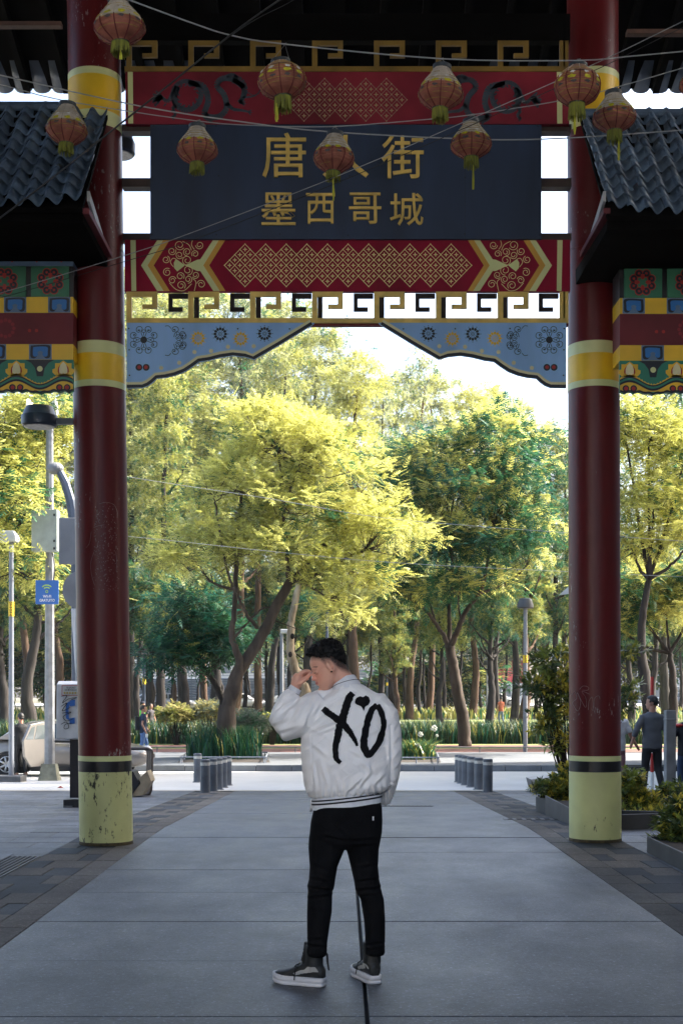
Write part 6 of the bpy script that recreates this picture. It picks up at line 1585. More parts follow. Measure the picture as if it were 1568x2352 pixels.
# ================================================================== car, far things
def car(label, origin, heading, paint, full=True, s=1.0):
    """a sedan: u along the length (rear 0 -> front 4.5), v across, z up"""
    o = Vector(origin); d = Vector((math.cos(heading), math.sin(heading), 0)); w_ = Vector((-d.y, d.x, 0))
    T = lambda u, v, z: o + d * (u * s) + w_ * (v * s) + Vector((0, 0, z * s))
    t = thing('parked_car', label, 'car', o)
    m_paint = M('paint_%s' % label[:12].replace(' ', '_'), paint, rough=.28, var=.03, metal=.35, coat=.6)
    gl = glass('car_glass', (.02, .028, .03), .06); dk = M('car_black', (.012, .012, .013), rough=.6); ty = M('tyre', (.015, .015, .016), rough=.85)
    sec = [(0.0, .62, .42, .78), (.08, .76, .30, .92), (.45, .85, .22, .97), (1.0, .88, .18, .96), (1.8, .89, .18, .94), (2.6, .89, .18, .92), (3.2, .88, .18, .90), (3.8, .86, .20, .84), (4.2, .80, .24, .74), (4.42, .66, .32, .62), (4.48, .50, .40, .55)]
    q = MB(); rings = []
    for u, hw, z0, z1 in sec:
        r = []
        for k in range(24):
            a = 2 * math.pi * k / 24; c_, sn = math.cos(a), math.sin(a); zz = (z0 + z1) / 2 + (z1 - z0) / 2 * math.copysign(abs(sn) ** .5, sn)
            r.append(T(u, hw * math.copysign(abs(c_) ** .35, c_) * (1 - .06 * max(0, sn)), zz))
        rings.append(r)
    q.loft(rings); smooth_by_angle(q.build('car_body', m_paint, t), 50)
    cab = [(.55, .70, .96, .98), (.85, .68, .95, 1.20), (1.35, .64, .94, 1.42), (2.0, .63, .93, 1.46), (2.5, .62, .92, 1.42), (3.0, .66, .91, 1.20), (3.42, .72, .90, .92)]
    q = MB(); rings = []
    for u, hw, z0, z1 in cab:
        rings.append([T(u, -hw - .10 * (1 - 0), z0), T(u, hw + .10, z0), T(u, hw + .02, (z0 + z1 * 2) / 3), T(u, hw - .06, z1 - .03), T(u, hw * .5, z1), T(u, -hw * .5, z1), T(u, -hw + .06, z1 - .03), T(u, -hw - .02, (z0 + z1 * 2) / 3)])
    q.loft(rings); cb = smooth_by_angle(q.build('cabin', m_paint, t), 40)
    for sg in (-1, 1):
        for poly in ([(.98, 1.0), (1.9, .99), (1.88, 1.36), (1.42, 1.36), (1.05, 1.14)], [(2.0, .99), (3.05, .97), (2.52, 1.33), (2.0, 1.365)]):
            q = MB()
            def sv(z): return sg * (.745 - .105 * max(0, (z - .95)) / .45)
            v = [T(u, sv(z) + sg * .012, z) for u, z in poly]; q.add(v, [tuple(range(len(v))) if sg < 0 else tuple(range(len(v) - 1, -1, -1))]); q.build('side_window', gl, cb)
        q = MB(); q.tube([T(4.1, sg * .70, .68), T(4.28, sg * .64, .66), T(4.36, sg * .55, .62)], [.07, .09, .06], 10); q.build('headlight', M('headlight_lens', (.6, .62, .62), rough=.1, var=.1), t, True)
        q = MB(); q.tube([T(.06, sg * .60, .78), T(.10, sg * .70, .76), T(.3, sg * .80, .80)], [.06, .08, .04], 10); q.build('tail_light', M('tail_red', (.35, .01, .01), rough=.2), t, True)
        for u in (1.62, 2.55):
            q = MB(); q.tube([T(u - .1, sg * .905, .78), T(u + .1, sg * .905, .785)], .022, 8); q.build('door_handle', M('chrome', (.6, .6, .6), rough=.15, metal=1), t, True)
        q = MB(); q.box(0, 0, 0, 0, 0, 0); q = MB(); q.loft([[T(1.05, sg * .90, z), T(3.35, sg * .90, z), T(3.35, sg * .84, z), T(1.05, sg * .84, z)] for z in (.17, .25)]); q.build('sill', dk, t)
        for u in (.85, 3.62):
            q = MB(); q.tube([T(u, sg * .90, .32), T(u, sg * .70, .32)], .335, 26); q.build('wheel_arch', dk, t)
            q = MB(); rg = []
            for r, vv in ((.20, .905), (.29, .925), (.315, .90), (.315, .72), (.2, .71)): rg.append([T(u + r * math.cos(a), sg * vv, .315 + r * math.sin(a)) for a in np.linspace(0, 6.2832, 29)[:-1]])
            q.loft(rg); wh = smooth_by_angle(q.build('wheel', ty, t), 30)
            q = MB(); q.tube([T(u, sg * .922, .315), T(u, sg * .93, .315)], .06, 14)
            for k in range(7):
                a = k * 2 * math.pi / 7; q.tube([T(u, sg * .925, .315), T(u + .2 * math.cos(a), sg * .915, .315 + .2 * math.sin(a))], [.032, .026], 6)
            q.tube([T(u + .2 * math.cos(a), sg * .912, .315 + .2 * math.sin(a)) for a in np.linspace(0, 6.2832, 29)], .014, 6); q.build('rim', M('alloy', (.45, .45, .46), rough=.3, metal=.7), wh, True)
    for poly in ([(.62, .62, 1.0), (.62, -.62, 1.0), (1.28, -.5, 1.375), (1.28, .5, 1.375)], [(3.38, .64, .965), (3.38, -.64, .965), (2.58, -.5, 1.375), (2.58, .5, 1.375)]):
        q = MB(); q.add([T(u + (.02 if u > 2 else -.02), v, z + .015) for u, v, z in poly], [(0, 1, 2, 3)]); q.build('windscreen', gl, cb)
    q = MB(); q.loft([[T(4.475, v, z) for v, z in ((-.42, .44), (.42, .44), (.36, .54), (-.36, .54))], [T(4.50, v, z) for v, z in ((-.40, .45), (.40, .45), (.34, .53), (-.34, .53))]]); q.build('grille', dk, t)
    return t, T
pc = on_ground(150, 1783)
Yc_ = pc.y + .85; x_front = X(341, pc.y)
t, T = car('champagne sedan parked on the road behind the left column with its rear door open', (x_front - 4.5, Yc_, g(pc.y) - .01), 0.0, (.19, .175, .16), s=1.0)
# open rear door (hinged at its front edge, swung towards the camera) and the person leaning in
hinge = T(1.95, -.90, 0); a = R(62)
dv = lambda u, z, o_=0.0: hinge + Vector((-math.cos(a) * u + math.sin(a) * o_, -math.sin(a) * u - math.cos(a) * o_, z))
q = MB(); out = [(0, .28), (.75, .28), (.98, .55), (1.02, .95), (.75, 1.36), (.30, 1.42), (0, 1.40)]
q.loft([[dv(u, z, o_) for u, z in out] for o_ in (-.035, .035)]); dr = bevel(q.build('rear_door', _mats['paint_champagne_se'], t), .012)
for wpoly in ([(.06, .98), (.62, .98), (.52, 1.33), (.06, 1.34)], [(.67, .98), (.95, .98), (.72, 1.28), (.60, 1.31)]):
    q = MB(); q.loft([[dv(u, z, o_) for u, z in wpoly] for o_ in (-.040, .040)]); q.build('door_window', glass('pale_car_glass', (.07, .085, .09), .06), dr)
q = MB(); q.tube([dv(.72, .80, -.05), dv(.90, .81, -.05)], .02, 8); q.build('door_handle', _mats['chrome'], dr, True)
passer('person in black leaning into the open rear door of the car', 48, 1786, 1.62, .5, [(.010, .010, .011), (.012, .012, .014), (.2, .1, .06)], dict(le=(-.2, .15, 1.14), lw=(-.15, .35, 1.05), re=(.2, .15, 1.14), rw=(.15, .35, 1.05), sleeve=1.9), Y=pc.y - .12)

# corrugated hoarding far behind the trunks
Yh = 128.0
t = thing('hoarding', 'grey blue corrugated hoarding far behind the park trunks', 'fence', (0, Yh, g(Yh)))
zt, zb = Z(1557, Yh), g(Yh)
mh = M('hoarding_grey', (.17, .20, .24), rough=.7, var=.12, scale=.4)
nb = 12
for i in range(nb):
    z0, z1 = zb + (zt - zb) * i / nb, zb + (zt - zb) * (i + 1) / nb
    q = MB(); q.loft([[(x, Yh, z0), (x, Yh - .10, z0 + .05), (x, Yh - .10, z1 - .08), (x, Yh, z1 - .02), (x, Yh + .05, z1 - .02), (x, Yh + .05, z0)] for x in (X(230, Yh), X(900, Yh))]); q.build('corrugated_sheet', mh, t)
for i in range(14):
    x = X(240 + i * 50, Yh); q = MB(); q.box(x - .05, x + .05, Yh - .16, Yh - .11, zb, zt + .5); q.build('post', mh, t)
q = MB()
for k in range(2): q.tube([(X(230, Yh), Yh - .13, zt + .2 + .25 * k), (X(900, Yh), Yh - .13, zt + .2 + .25 * k)], .03, 5)
q.build('barbed_wire', m_galv, t)
for i, (px, Yf, c_) in enumerate(((352, 122, (.6, .6, .6)), (395, 120, (.35, .36, .38)), (553, 121, (.6, .6, .62)), (608, 123, (.05, .05, .06)), (668, 120, (.6, .6, .6)))):
    car(('white', 'silver', 'pale', 'black', 'off white')[i] + ' far car passing before the grey hoarding', (X(px, Yf) - 2.2, Yf, g(Yf)), 0.0, c_)

# buildings closing the view
def building(label, x0, x1, Y, dep, h, wallm, rows, cols_, winm, z0=None, band=None):
    z0 = g(Y) if z0 is None else z0
    t = thing('building', label, 'building', ((x0 + x1) / 2, Y, z0)); q = MB(); q.box(x0, x1, Y, Y + dep, z0 - .2, z0 + h); wl = q.build('wall', wallm, t)
    fh = h / rows; fw = (x1 - x0) / cols_
    fm = {}
    for r in range(rows):
        for c_ in range(cols_):
            xa, xb = x0 + fw * (c_ + .2), x0 + fw * (c_ + .8); za, zb_ = z0 + fh * (r + .3), z0 + fh * (r + .82)
            q = MB(); q.box(xa - .06, xb + .06, Y - .05, Y - .002, za - .06, zb_ + .06); w = q.build('window', m_white, t)
            q = MB(); q.box(xa, xb, Y - .055, Y - .051, za, zb_); q.build('pane', winm, w)
    q = MB(); q.box(x0 - .15, x1 + .15, Y - .25, Y + dep + .1, z0 + h, z0 + h + .35); q.build('cornice', wallm, t)
    if band:
        q = MB(); q.box(x0 - .05, x1 + .05, Y - .12, Y - .06, z0 + h * band[0], z0 + h * band[1]); q.build('fascia', band[2], t)
    return t
wg = glass('far_window', (.10, .12, .14), .2)
building('far pale building with a red fascia seen between trunks beside the right column', X(1090, 205), X(1200, 205), 205, 8, (Z(1512, 205) - g(205)), M('far_pale_wall', (.5, .5, .5), rough=.8), 2, 5, wg, band=(.45, .95, M('far_red', (.45, .05, .05), rough=.7)))
building('long pale far building behind the hoarding', X(250, 215), X(760, 215), 215, 12, 11, M('far_grey_wall', (.42, .42, .41), rough=.8), 3, 16, wg)
building('grey far building behind the people at the right', X(1420, 200), X(1640, 200), 200, 10, 9, M('far_grey_wall2', (.3, .31, .33), rough=.8), 3, 6, wg)
building('low far building between the two flowering trees', X(780, 220), X(1080, 220), 220, 10, 6, M('far_grey_wall3', (.36, .36, .36), rough=.8), 2, 9, wg)
car('dark far car at the right behind the trunks', (X(1555, 150) - 2.2, 150, g(150)), 0.0, (.06, .07, .09))
car('white far van like car right of the green tree trunk', (X(1140, 152) - 2.2, 152, g(152)), 0.0, (.6, .6, .6))
# the unseen shop fronts that line the pedestrian street on both sides of the camera
mw = M('street_stucco', (.48, .45, .41), rough=.85, var=.2, scale=1)  # pale tone picked so the unseen fronts bounce light onto jacket and gate
def street_building(label, x0, x1, ya, yb, h, s):
    t = thing('building', label, 'building', ((x0 + x1) / 2, (ya + yb) / 2, 0)); q = MB(); q.box(x0, x1, ya, yb, -.1, h); q.build('wall', mw, t)
    xf = x1 if s < 0 else x0; e = .05 if s < 0 else -.05
    for r in range(int(h / 3.2)):
        for k in range(int((yb - ya) / 3)):
            y0_ = ya + 1 + k * 3; z0 = .3 + r * 3.2; a, b_ = sorted((xf, xf + e)); q = MB(); q.box(a, b_, y0_, y0_ + 1.6, z0 + (0 if r == 0 else .6), z0 + 2.3); w = q.build('window' if r else 'shop_door', wg, t)
            q = MB(); a, b_ = sorted((xf, xf + e * 1.6)); q.box(a, b_, y0_ - .1, y0_ + 1.7, z0 + 2.31, z0 + 2.45); q.build('lintel', mw, w)
street_building('row of unseen stucco shop fronts, pale to bounce light, along the left side of the pedestrian street', -15, -7.0, -26, 12.2, 9, -1)
street_building('row of unseen stucco shop fronts, pale to bounce light, along the right side of the pedestrian street', 7.2, 15, -26, 12.0, 9, 1)
street_building('unseen plain building added right of the road end to shade the plaza', 10.7, 19, 13.5, 33.2, 16, 1)  # unseen block added so that plaza and road lie in shade
street_building('second unseen building added right of the road, past a gap for a sun stripe', 10.9, 19, 34.2, 41.5, 16, 1)  # also added for shade; the gap between the blocks lets a sun stripe through
# the air: thin haze that fades the far trees
q = MB(); q.box(-715, 715, -75, 915, -1.8, 34)
hz = q.build('haze', None); tag(hz, 'thin bright haze over the park', kind='stuff')
hm_ = bpy.data.materials.new('haze'); hm_.use_nodes = True
hm_.node_tree.nodes.remove(hm_.node_tree.nodes['Principled BSDF'])
pv = hm_.node_tree.nodes.new('ShaderNodeVolumePrincipled'); pv.inputs['Color'].default_value = (.95, .96, 1, 1); pv.inputs['Density'].default_value = .00017; pv.inputs['Anisotropy'].default_value = .3
hm_.node_tree.links.new(pv.outputs[0], hm_.node_tree.nodes['Material Output'].inputs['Volume']); hz.data.materials.append(hm_)
# ================================================================== the man in the white jacket
Y0 = 6.87
def B(px, py, dy=0.0): return P(px, py, Y0 + dy)
K = Y0 / F
def ring_px(py, l, r, dep, dy=0.0, n=44, ex=2.3, slope=0.0):
    cx = X((l + r) / 2, Y0); a = (r - l) / 2 * K; z = Z(py, Y0); out = []
    for k in range(n):
        t = 2 * math.pi * k / n; c_, s_ = math.cos(t), math.sin(t)
        x = a * math.copysign(abs(c_) ** (2 / ex), c_); y_ = dep * math.copysign(abs(s_) ** (2 / ex), s_)
        out.append((cx + x, Y0 + dy + y_, z + slope * x))
    return out
def to_px(co): return CX + co[:, 0] / co[:, 1] * F, HZ - (co[:, 2] - H) / co[:, 1] * F
def add_folds(me, folds, extra=None):
    co = get_co(me); no = get_no(me); px, py = to_px(co); face = np.clip(-no[:, 1] + .25, 0, 1) ** .5
    hgt = np.zeros(len(co))
    for (x0, y0), (x1, y1), w, amp in folds:
        d = np.array([x1 - x0, y1 - y0], float); L_ = np.linalg.norm(d); d /= L_
        u = (px - x0) * d[0] + (py - y0) * d[1]; v = -(px - x0) * d[1] + (py - y0) * d[0]
        s = np.clip(u / L_, 0, 1); end = np.clip(np.maximum(-u, u - L_), 0, None)
        tp = (np.sin(np.pi * np.clip(s * .9 + .05, 0, 1)) ** .6) * np.exp(-(end / w) ** 2)
        hgt += 1.25 * amp * tp * (np.exp(-(np.abs(v) / (w * .8)) ** 1.5) - .7 * np.exp(-((v - 1.5 * w) / (w * .95)) ** 2))
    if extra is not None: hgt += extra(px, py)
    set_co(me, co + no * (hgt * face)[:, None])

man = thing('person', 'man in a white jacket lettered on the back, black jeans, hand raised to his face', 'person', (0, Y0, 0))
# ---- jacket
q = MB()
S = .09
q.loft([ring_px(*a) for a in ((1829, 722, 874, .118, .01, 44, 2.2, S), (1822, 709, 893, .135, .01, 44, 2.3, S), (1810, 701, 901, .148, .01, 44, 2.4, .06), (1788, 696, 902, .155, .01, 44, 2.4, .03), (1755, 692, 901, .152), (1720, 690, 900, .146), (1690, 692, 899, .14), (1655, 702, 901, .135), (1628, 714, 900, .125), (1610, 728, 890, .11), (1596, 746, 872, .095), (1584, 762, 850, .082), (1572, 768, 832, .072))])
q.tube([B(742, 1622, 0), B(712, 1640, -.02), B(682, 1656, -.03), B(657, 1668, -.02), B(652, 1655, .0), B(657, 1632, .01), B(665, 1606, .015), B(673, 1590, .02)], [.085, .092, .086, .080, .078, .068, .052, .037], 22)
q.tube([B(772, 1600, 0), B(742, 1604, 0), B(716, 1613, 0), B(698, 1626, 0), B(680, 1642, -.01)], [.046, .050, .047, .055, .06], 18)
q.tube([B(838, 1618, 0), B(862, 1622, .0), B(882, 1648, -.01), B(892, 1690, -.025), B(895, 1740, -.03), B(892, 1780, -.005), B(886, 1815, .05), B(880, 1842, .09)], [.05, .080, .078, .067, .062, .056, .048, .036], 22)
jk = voxel(q, 'jacket', .0055, 5, .5)
cj = lambda x, y: (574 + x * .2563, 1435.4 + y * .2563)
def cf(l): return [(cj(*a), cj(*b_), w, m_) for a, b_, w, m_ in l]
folds = cf([((545, 955), (790, 850), 5, .010), ((560, 900), (720, 740), 4.5, .007), ((580, 985), (780, 905), 4.5, .008), ((540, 830), (640, 690), 5, .006), ((640, 700), (900, 560), 6, .004), ((800, 560), (1010, 660), 6, .004),
            ((560, 1060), (700, 1180), 6, .005), ((700, 1440), (640, 1250), 5, .007), ((800, 1480), (760, 1330), 5, .006), ((880, 1480), (1000, 1370), 5, .009), ((960, 1470), (1070, 1330), 5, .010), ((1070, 1350), (1060, 1250), 5, .006), ((900, 1120), (1000, 1180), 5, .005), ((1000, 1230), (1120, 1330), 6, .005), ((1100, 1440), (1200, 1330), 5, .006), ((590, 1440), (560, 1250), 4, .006), ((1130, 620), (1250, 760), 6, .004),
            ((1285, 800), (1322, 755), 5, .004), ((1272, 940), (1322, 868), 6, .005), ((1276, 1060), (1325, 1000), 5.5, .005), ((1278, 1195), (1330, 1120), 6, .0045), ((1282, 1290), (1325, 1245), 5, .004), ((1260, 1420), (1315, 1375), 5, .003),
            ((225, 790), (420, 655), 5, .009), ((290, 880), (385, 735), 5, .009), ((195, 890), (330, 835), 5, .008), ((400, 850), (520, 640), 6, .009), ((190, 790), (280, 690), 4, .006), ((430, 700), (540, 610), 5, .009), ((470, 930), (560, 700), 5, .006), ((230, 960), (420, 900), 6, .005), ((300, 640), (420, 600), 4, .006)])
def extra(px, py):
    arm = np.exp(-((px - (898 + (py - 1690) * .01)) / 2.6) ** 2) * ((py > 1665) & (py < 1803)) * -.016
    seam = np.exp(-((px - (714 + (py - 1690) * .03)) / 1.3) ** 2) * ((py > 1690) & (py < 1800)) * -.004
    k = np.clip((py - 1790) / 34, 0, 1); pleat = .0045 * k * np.sin(px * .42 + 1.5 * np.sin(px * .05)) * ((px > 700) & (px < 895))
    shoulder = np.exp(-((px - (712 + (py - 1600) * -.10)) / 1.4) ** 2) * ((py > 1600) & (py < 1695)) * -.004
    soft = .0022 * np.sin(px * .16 + py * .11) * np.sin(py * .09 - px * .05 + 1.2)
    def ridge(a, b_, c_, w1, w2, p_): return (1 - np.abs(np.sin(px * a + py * b_ + c_ + 1.3 * np.sin(py * .021 + c_) + .8 * np.sin(px * .033 - c_)))) ** p_ * np.clip(np.sin(px * w1 + c_) * np.sin(py * w2 + 2 * c_) + .15, 0, 1)
    crease = .0055 * ridge(.055, .075, .4, .045, .030, 7) + .0050 * ridge(.060, -.085, 2.1, .038, .034, 7) + .0028 * ridge(.13, .15, 4.0, .05, .045, 5)
    return arm + seam + pleat + shoulder + soft + crease
add_folds(jk, folds, extra)
m_jacket = M('white_satin_cloth', (.87, .86, .85), rough=.45, var=.03, scale=3, bump=.08, bscale=160, spec=.35)
jk.materials.append(m_jacket); jo = link('jacket', jk, man)
bvh = BVHTree.FromPolygons([tuple(v) for v in get_co(jk)], [tuple(p_.vertices) for p_ in jk.polygons])
def snap(px, py, off):
    """point on the jacket back under a measured position, lifted off the cloth"""
    o = Vector((0, 0, H)); d = (P(px, py, 1.0) - o).normalized()
    h_, n_, _, _ = bvh.ray_cast(o, d)
    if h_ is None: h_ = B(px, py, -.14); n_ = Vector((0, -1, 0))
    if n_.dot(d) > 0: n_ = -n_
    return h_ + n_ * off
def ribbon(path, widths, off, jag, seed, nsub=64):
    rs_ = np.random.default_rng(seed); pp = np.array(bez(path, nsub)); N = len(pp); wid = np.interp(np.linspace(0, 1, N), np.linspace(0, 1, len(widths)), widths)
    q = MB(); rows = []
    for i in range(N):
        t = pp[min(i + 1, N - 1)] - pp[max(i - 1, 0)]; t = t / (np.linalg.norm(t) + 1e-9); nn = np.array([-t[1], t[0]])
        e0, e1 = (1 + rs_.uniform(-jag, jag)), (1 + rs_.uniform(-jag, jag)); w = wid[i] / 2
        rows.append([snap(*(pp[i] + nn * w * s_ * (e0 if s_ > 0 else e1)), off) for s_ in (-1, -.5, 0, .5, 1)])
    v = [p_ for r in rows for p_ in r]; fs = [(i * 5 + k, i * 5 + k + 1, (i + 1) * 5 + k + 1, (i + 1) * 5 + k) for i in range(N - 1) for k in range(4)]
    q.add(v, fs); return q
m_patch = M('black_felt', (.006, .006, .007), rough=.9, var=.3, scale=200, spec=.2); m_edge = M('white_felt_edge', (.8, .8, .79), rough=.8, var=.03)
XA = [cj(*p_) for p_ in ((918, 612), (885, 665), (862, 735), (842, 800), (825, 860), (800, 930), (785, 1010), (770, 1080), (766, 1150), (778, 1205), (812, 1238))]
XB = [cj(*p_) for p_ in ((658, 755), (700, 790), (770, 838), (830, 885), (885, 950), (930, 1020), (962, 1088))]
OO = [cj(*p_) for p_ in ((1135, 722), (1090, 765), (1055, 850), (1035, 940), (1018, 1040), (1024, 1105), (1055, 1168), (1095, 1135), (1140, 1070), (1180, 975), (1198, 900), (1185, 830), (1165, 775), (1135, 722))]
HEART = [(1005, 650), (985, 645), (955, 655), (938, 685), (945, 712), (975, 728), (1000, 740), (1018, 772), (1030, 738), (1055, 720), (1072, 690), (1060, 655), (1035, 638), (1015, 650)]
for path, wd, seed in ((XA, [13, 17, 18, 18, 19, 17, 15, 14, 13, 12, 9], 1), (XB, [14, 15, 15, 16, 14, 11, 5], 2), (OO, [12, 15, 15, 15, 16, 17, 15, 14, 14, 15, 14, 13, 13, 12], 3)):
    ribbon([(a + 1.2, b_ + 1.0) for a, b_ in path], [w + 4.5 for w in wd], .0022, .12, seed + 10).build('letter_edge', m_edge, jo)
    ribbon(path, wd, .005, .13, seed).build('letter', m_patch, jo)
def blob(poly, off, grow, seed):
    c_ = np.mean(poly, 0); pp = bez(poly + [poly[0]], 60); q = MB(); v = []; fs = []; N = len(pp); rs_ = np.random.default_rng(seed)
    for r in (0.0, .35, .7, 1.0):
        for p_ in pp: v.append(snap(*cj(*(c_ + (np.array(p_) - c_) * r * (1 + grow) * (1 + (rs_.uniform(-.03, .03) if r == 1 else 0)))), off))
    for k in range(3):
        for i in range(N - 1): fs.append((k * N + i, k * N + i + 1, (k + 1) * N + i + 1, (k + 1) * N + i))
    q.add(v, fs); return q
blob(HEART, .0022, .1, 5).build('heart_edge', m_edge, jo); blob(HEART, .005, 0, 6).build('heart', m_patch, jo)
# ribbed hem with stripes, front flap, collar, cuff
m_rib_w = M('rib_white', (.72, .73, .76), rough=.8, var=.05, scale=60); m_rib_k = M('rib_black', (.01, .01, .014), rough=.85, var=.1)
def hem(a, b_, mat, grow, name):
    q = MB(); l0, r0 = 715, 877
    q.loft([ring_px(py, l0 - grow, r0 + grow, .127 + grow * K, .01, 60, 2.2, .115) for py in (b_, (a + b_) / 2, a)], cap=False); q.build(name, mat, jo, True)
hem(1820, 1852, m_rib_w, 0, 'hem_band')
hem(1829, 1832.5, m_rib_k, .8, 'hem_stripe'); hem(1836.5, 1840.5, m_rib_k, .8, 'hem_stripe')
q = MB(); q.loft([[B(711, 1866, .02), B(714, 1866, .06), B(717, 1864, .02), B(714, 1864, -.01)], [B(712, 1850, 0), B(716, 1846, .08), B(728, 1846, .02), B(722, 1852, -.045)], [B(714, 1836, -.01), B(716, 1836, .08), B(735, 1834, .02), B(726, 1836, -.06)]]); q.build('front_flap', m_rib_w, jo, True)
def tilted_ring(c_, nrm, rx, ry, n=30, xdir=None):
    nrm = Vector(nrm).normalized(); u = (Vector(xdir or (1, 0, 0)) - nrm * Vector(xdir or (1, 0, 0)).dot(nrm)).normalized(); v = nrm.cross(u)
    return [Vector(c_) + u * rx * math.cos(2 * math.pi * k / n) + v * ry * math.sin(2 * math.pi * k / n) for k in range(n)]
cn = Vector((-.30, .18, 1)); cc = B(793, 1572, 0)
q = MB(); q.loft([tilted_ring(cc + cn * dz, cn, rx, rx * .98) for dz, rx in ((-.040, .080), (-.012, .075), (.004, .068), (.022, .062), (.030, .058), (.030, .053), (.0, .055))], cap=False); q.build('collar', m_rib_w, jo, True)
for dz, rx in ((.002, .0695),):
    rg = tilted_ring(cc + cn * dz, cn, rx, rx * .98, 40); q = MB(); q.tube(rg + [rg[0]], .0016, 5); q.build('collar_piping', m_rib_k, jo)
wd = (B(690, 1562, .02) - B(672, 1592, .02)).normalized()
q = MB(); q.loft([tilted_ring(B(672.5, 1591, .02) + wd * d, wd, r, r * .95, 24) for d, r in ((-.012, .037), (0, .036), (.014, .033), (.03, .0315), (.03, .027), (.01, .027))], cap=False); q.build('cuff', m_rib_w, jo, True)
rg = tilted_ring(B(672.5, 1591, .02) + wd * .004, wd, .0365, .035, 30); q = MB(); q.tube(rg + [rg[0]], .0014, 5); q.build('cuff_piping', m_rib_k, jo)

# ---- head, neck and hand: one continuous body under the clothes
TH_ = R(-23); Rm = Matrix.Rotation(TH_, 3, 'Y') @ Matrix.Rotation(R(4), 3, 'Z'); Oh = B(772.5, 1579, .0)
HS = .945
def Hd(x, y, z): return Oh + Rm @ Vector((x * HS, y * HS, z * HS))
SL = [(-.002, -.078, -.052, .016), (.006, -.088, -.030, .030), (.018, -.089, -.004, .042), (.032, -.085, .022, .051), (.045, -.085, .040, .057), (.060, -.086, .055, .061), (.075, -.082, .067, .064), (.092, -.080, .080, .067), (.108, -.0775, .090, .0695), (.122, -.076, .096, .071), (.136, -.084, .100, .073), (.150, -.087, .102, .075), (.168, -.085, .102, .076), (.186, -.077, .099, .074), (.204, -.063, .090, .068), (.220, -.042, .073, .056), (.231, -.016, .050, .038), (.236, .008, .028, .018)]
q = MB(); rings = []
for z, xf, xb, w in SL:
    cx = (xf + xb) / 2 + .008; rg = []
    for k in range(36):
        t = 2 * math.pi * k / 36; c_, s_ = math.cos(t), math.sin(t)
        if c_ < 0: x = cx + (cx - xf) * -1 * abs(c_) ** .92; y_ = w * math.copysign(abs(s_) ** .95, s_) * (1 - .10 * abs(c_))
        else: x = cx + (xb - cx) * abs(c_) ** .85; y_ = w * math.copysign(abs(s_) ** .85, s_)
        rg.append(Hd(x, y_, z))
    rings.append(rg)
q.loft(rings)
q.loft([[Hd(-.078, -.006, .134), Hd(-.078, .006, .134), Hd(-.086, .003, .134), Hd(-.086, -.003, .134)], [Hd(-.075, -.008, .118), Hd(-.075, .008, .118), Hd(-.0905, .004, .116), Hd(-.0905, -.004, .116)], [Hd(-.078, -.012, .100), Hd(-.078, .012, .100), Hd(-.1015, .006, .099), Hd(-.1015, -.006, .099)], [Hd(-.08, -.0165, .086), Hd(-.08, .0165, .086), Hd(-.109, .008, .088), Hd(-.109, -.008, .088)], [Hd(-.08, -.015, .077), Hd(-.08, .015, .077), Hd(-.102, .006, .079), Hd(-.102, -.006, .079)]])
for s_ in (-1, 1):
    q.ball(Hd(-.089, .0125 * s_, .083), (.010, .008, .008), 10, 6); q.ball(Hd(-.073, .034 * s_, .1385), (.017, .024, .008), 10, 6); q.ball(Hd(-.071, .031 * s_, .121), (.013, .016, .0115), 10, 8)
q.ball(Hd(-.089, 0, .063), (.0085, .022, .0058), 12, 6); q.ball(Hd(-.087, 0, .053), (.0085, .020, .0065), 12, 6); q.ball(Hd(-.083, 0, .018), (.016, .02, .015), 12, 8); q.ball(Hd(-.086, 0, .073), (.006, .010, .008), 8, 6)
# ears: rim, lobe and bowl
for s_ in (-1, 1):
    er = [Hd(.010 + .016 * math.cos(a) - .006 * math.sin(a), s_ * (.074 + .010 * (math.cos(a) * .5 + .5)), .118 + .030 * math.sin(a)) for a in np.linspace(-2.3, 3.2, 18)]
    q.tube(er, [.0055] * 18, 8); q.ball(Hd(.004, s_ * .0745, .092), (.008, .006, .010), 8, 6)
    q.tube([Hd(.010, s_ * .077, .136), Hd(.016, s_ * .079, .118), Hd(.008, s_ * .077, .102)], .0045, 7); q.tube([Hd(.0, s_ * .071, .13), Hd(.0, s_ * .072, .104)], .007, 7)
# neck and hidden body
q.tube([Hd(.035, 0, .09), Hd(.04, 0, .045), B(795, 1575, .0), B(797, 1600, .0)], [.058, .057, .060, .072], 24)
q.loft([ring_px(*a) for a in ((1900, 722, 868, .09), (1830, 730, 866, .095), (1700, 715, 880, .11), (1640, 728, 872, .10), (1605, 752, 852, .075), (1588, 772, 826, .06))])
q.tube([B(735, 1628, 0), B(690, 1654, -.02), B(655, 1666, -.01), B(660, 1632, .01), B(672, 1592, .02), B(678, 1578, .02)], [.05, .05, .045, .04, .027, .025], 14)
q.tube([B(868, 1628, 0), B(890, 1690, -.02), B(893, 1745, -.02), B(884, 1815, .06), B(880, 1836, .09)], [.05, .045, .04, .03, .025], 14)
q.tube([B(752, 1890, 0), B(738, 2045, 0), B(732, 2190, -.02)], [.05, .04, .032], 14); q.tube([B(836, 1890, 0), B(847, 2045, .015), B(861, 2190, .045)], [.05, .04, .032], 14)
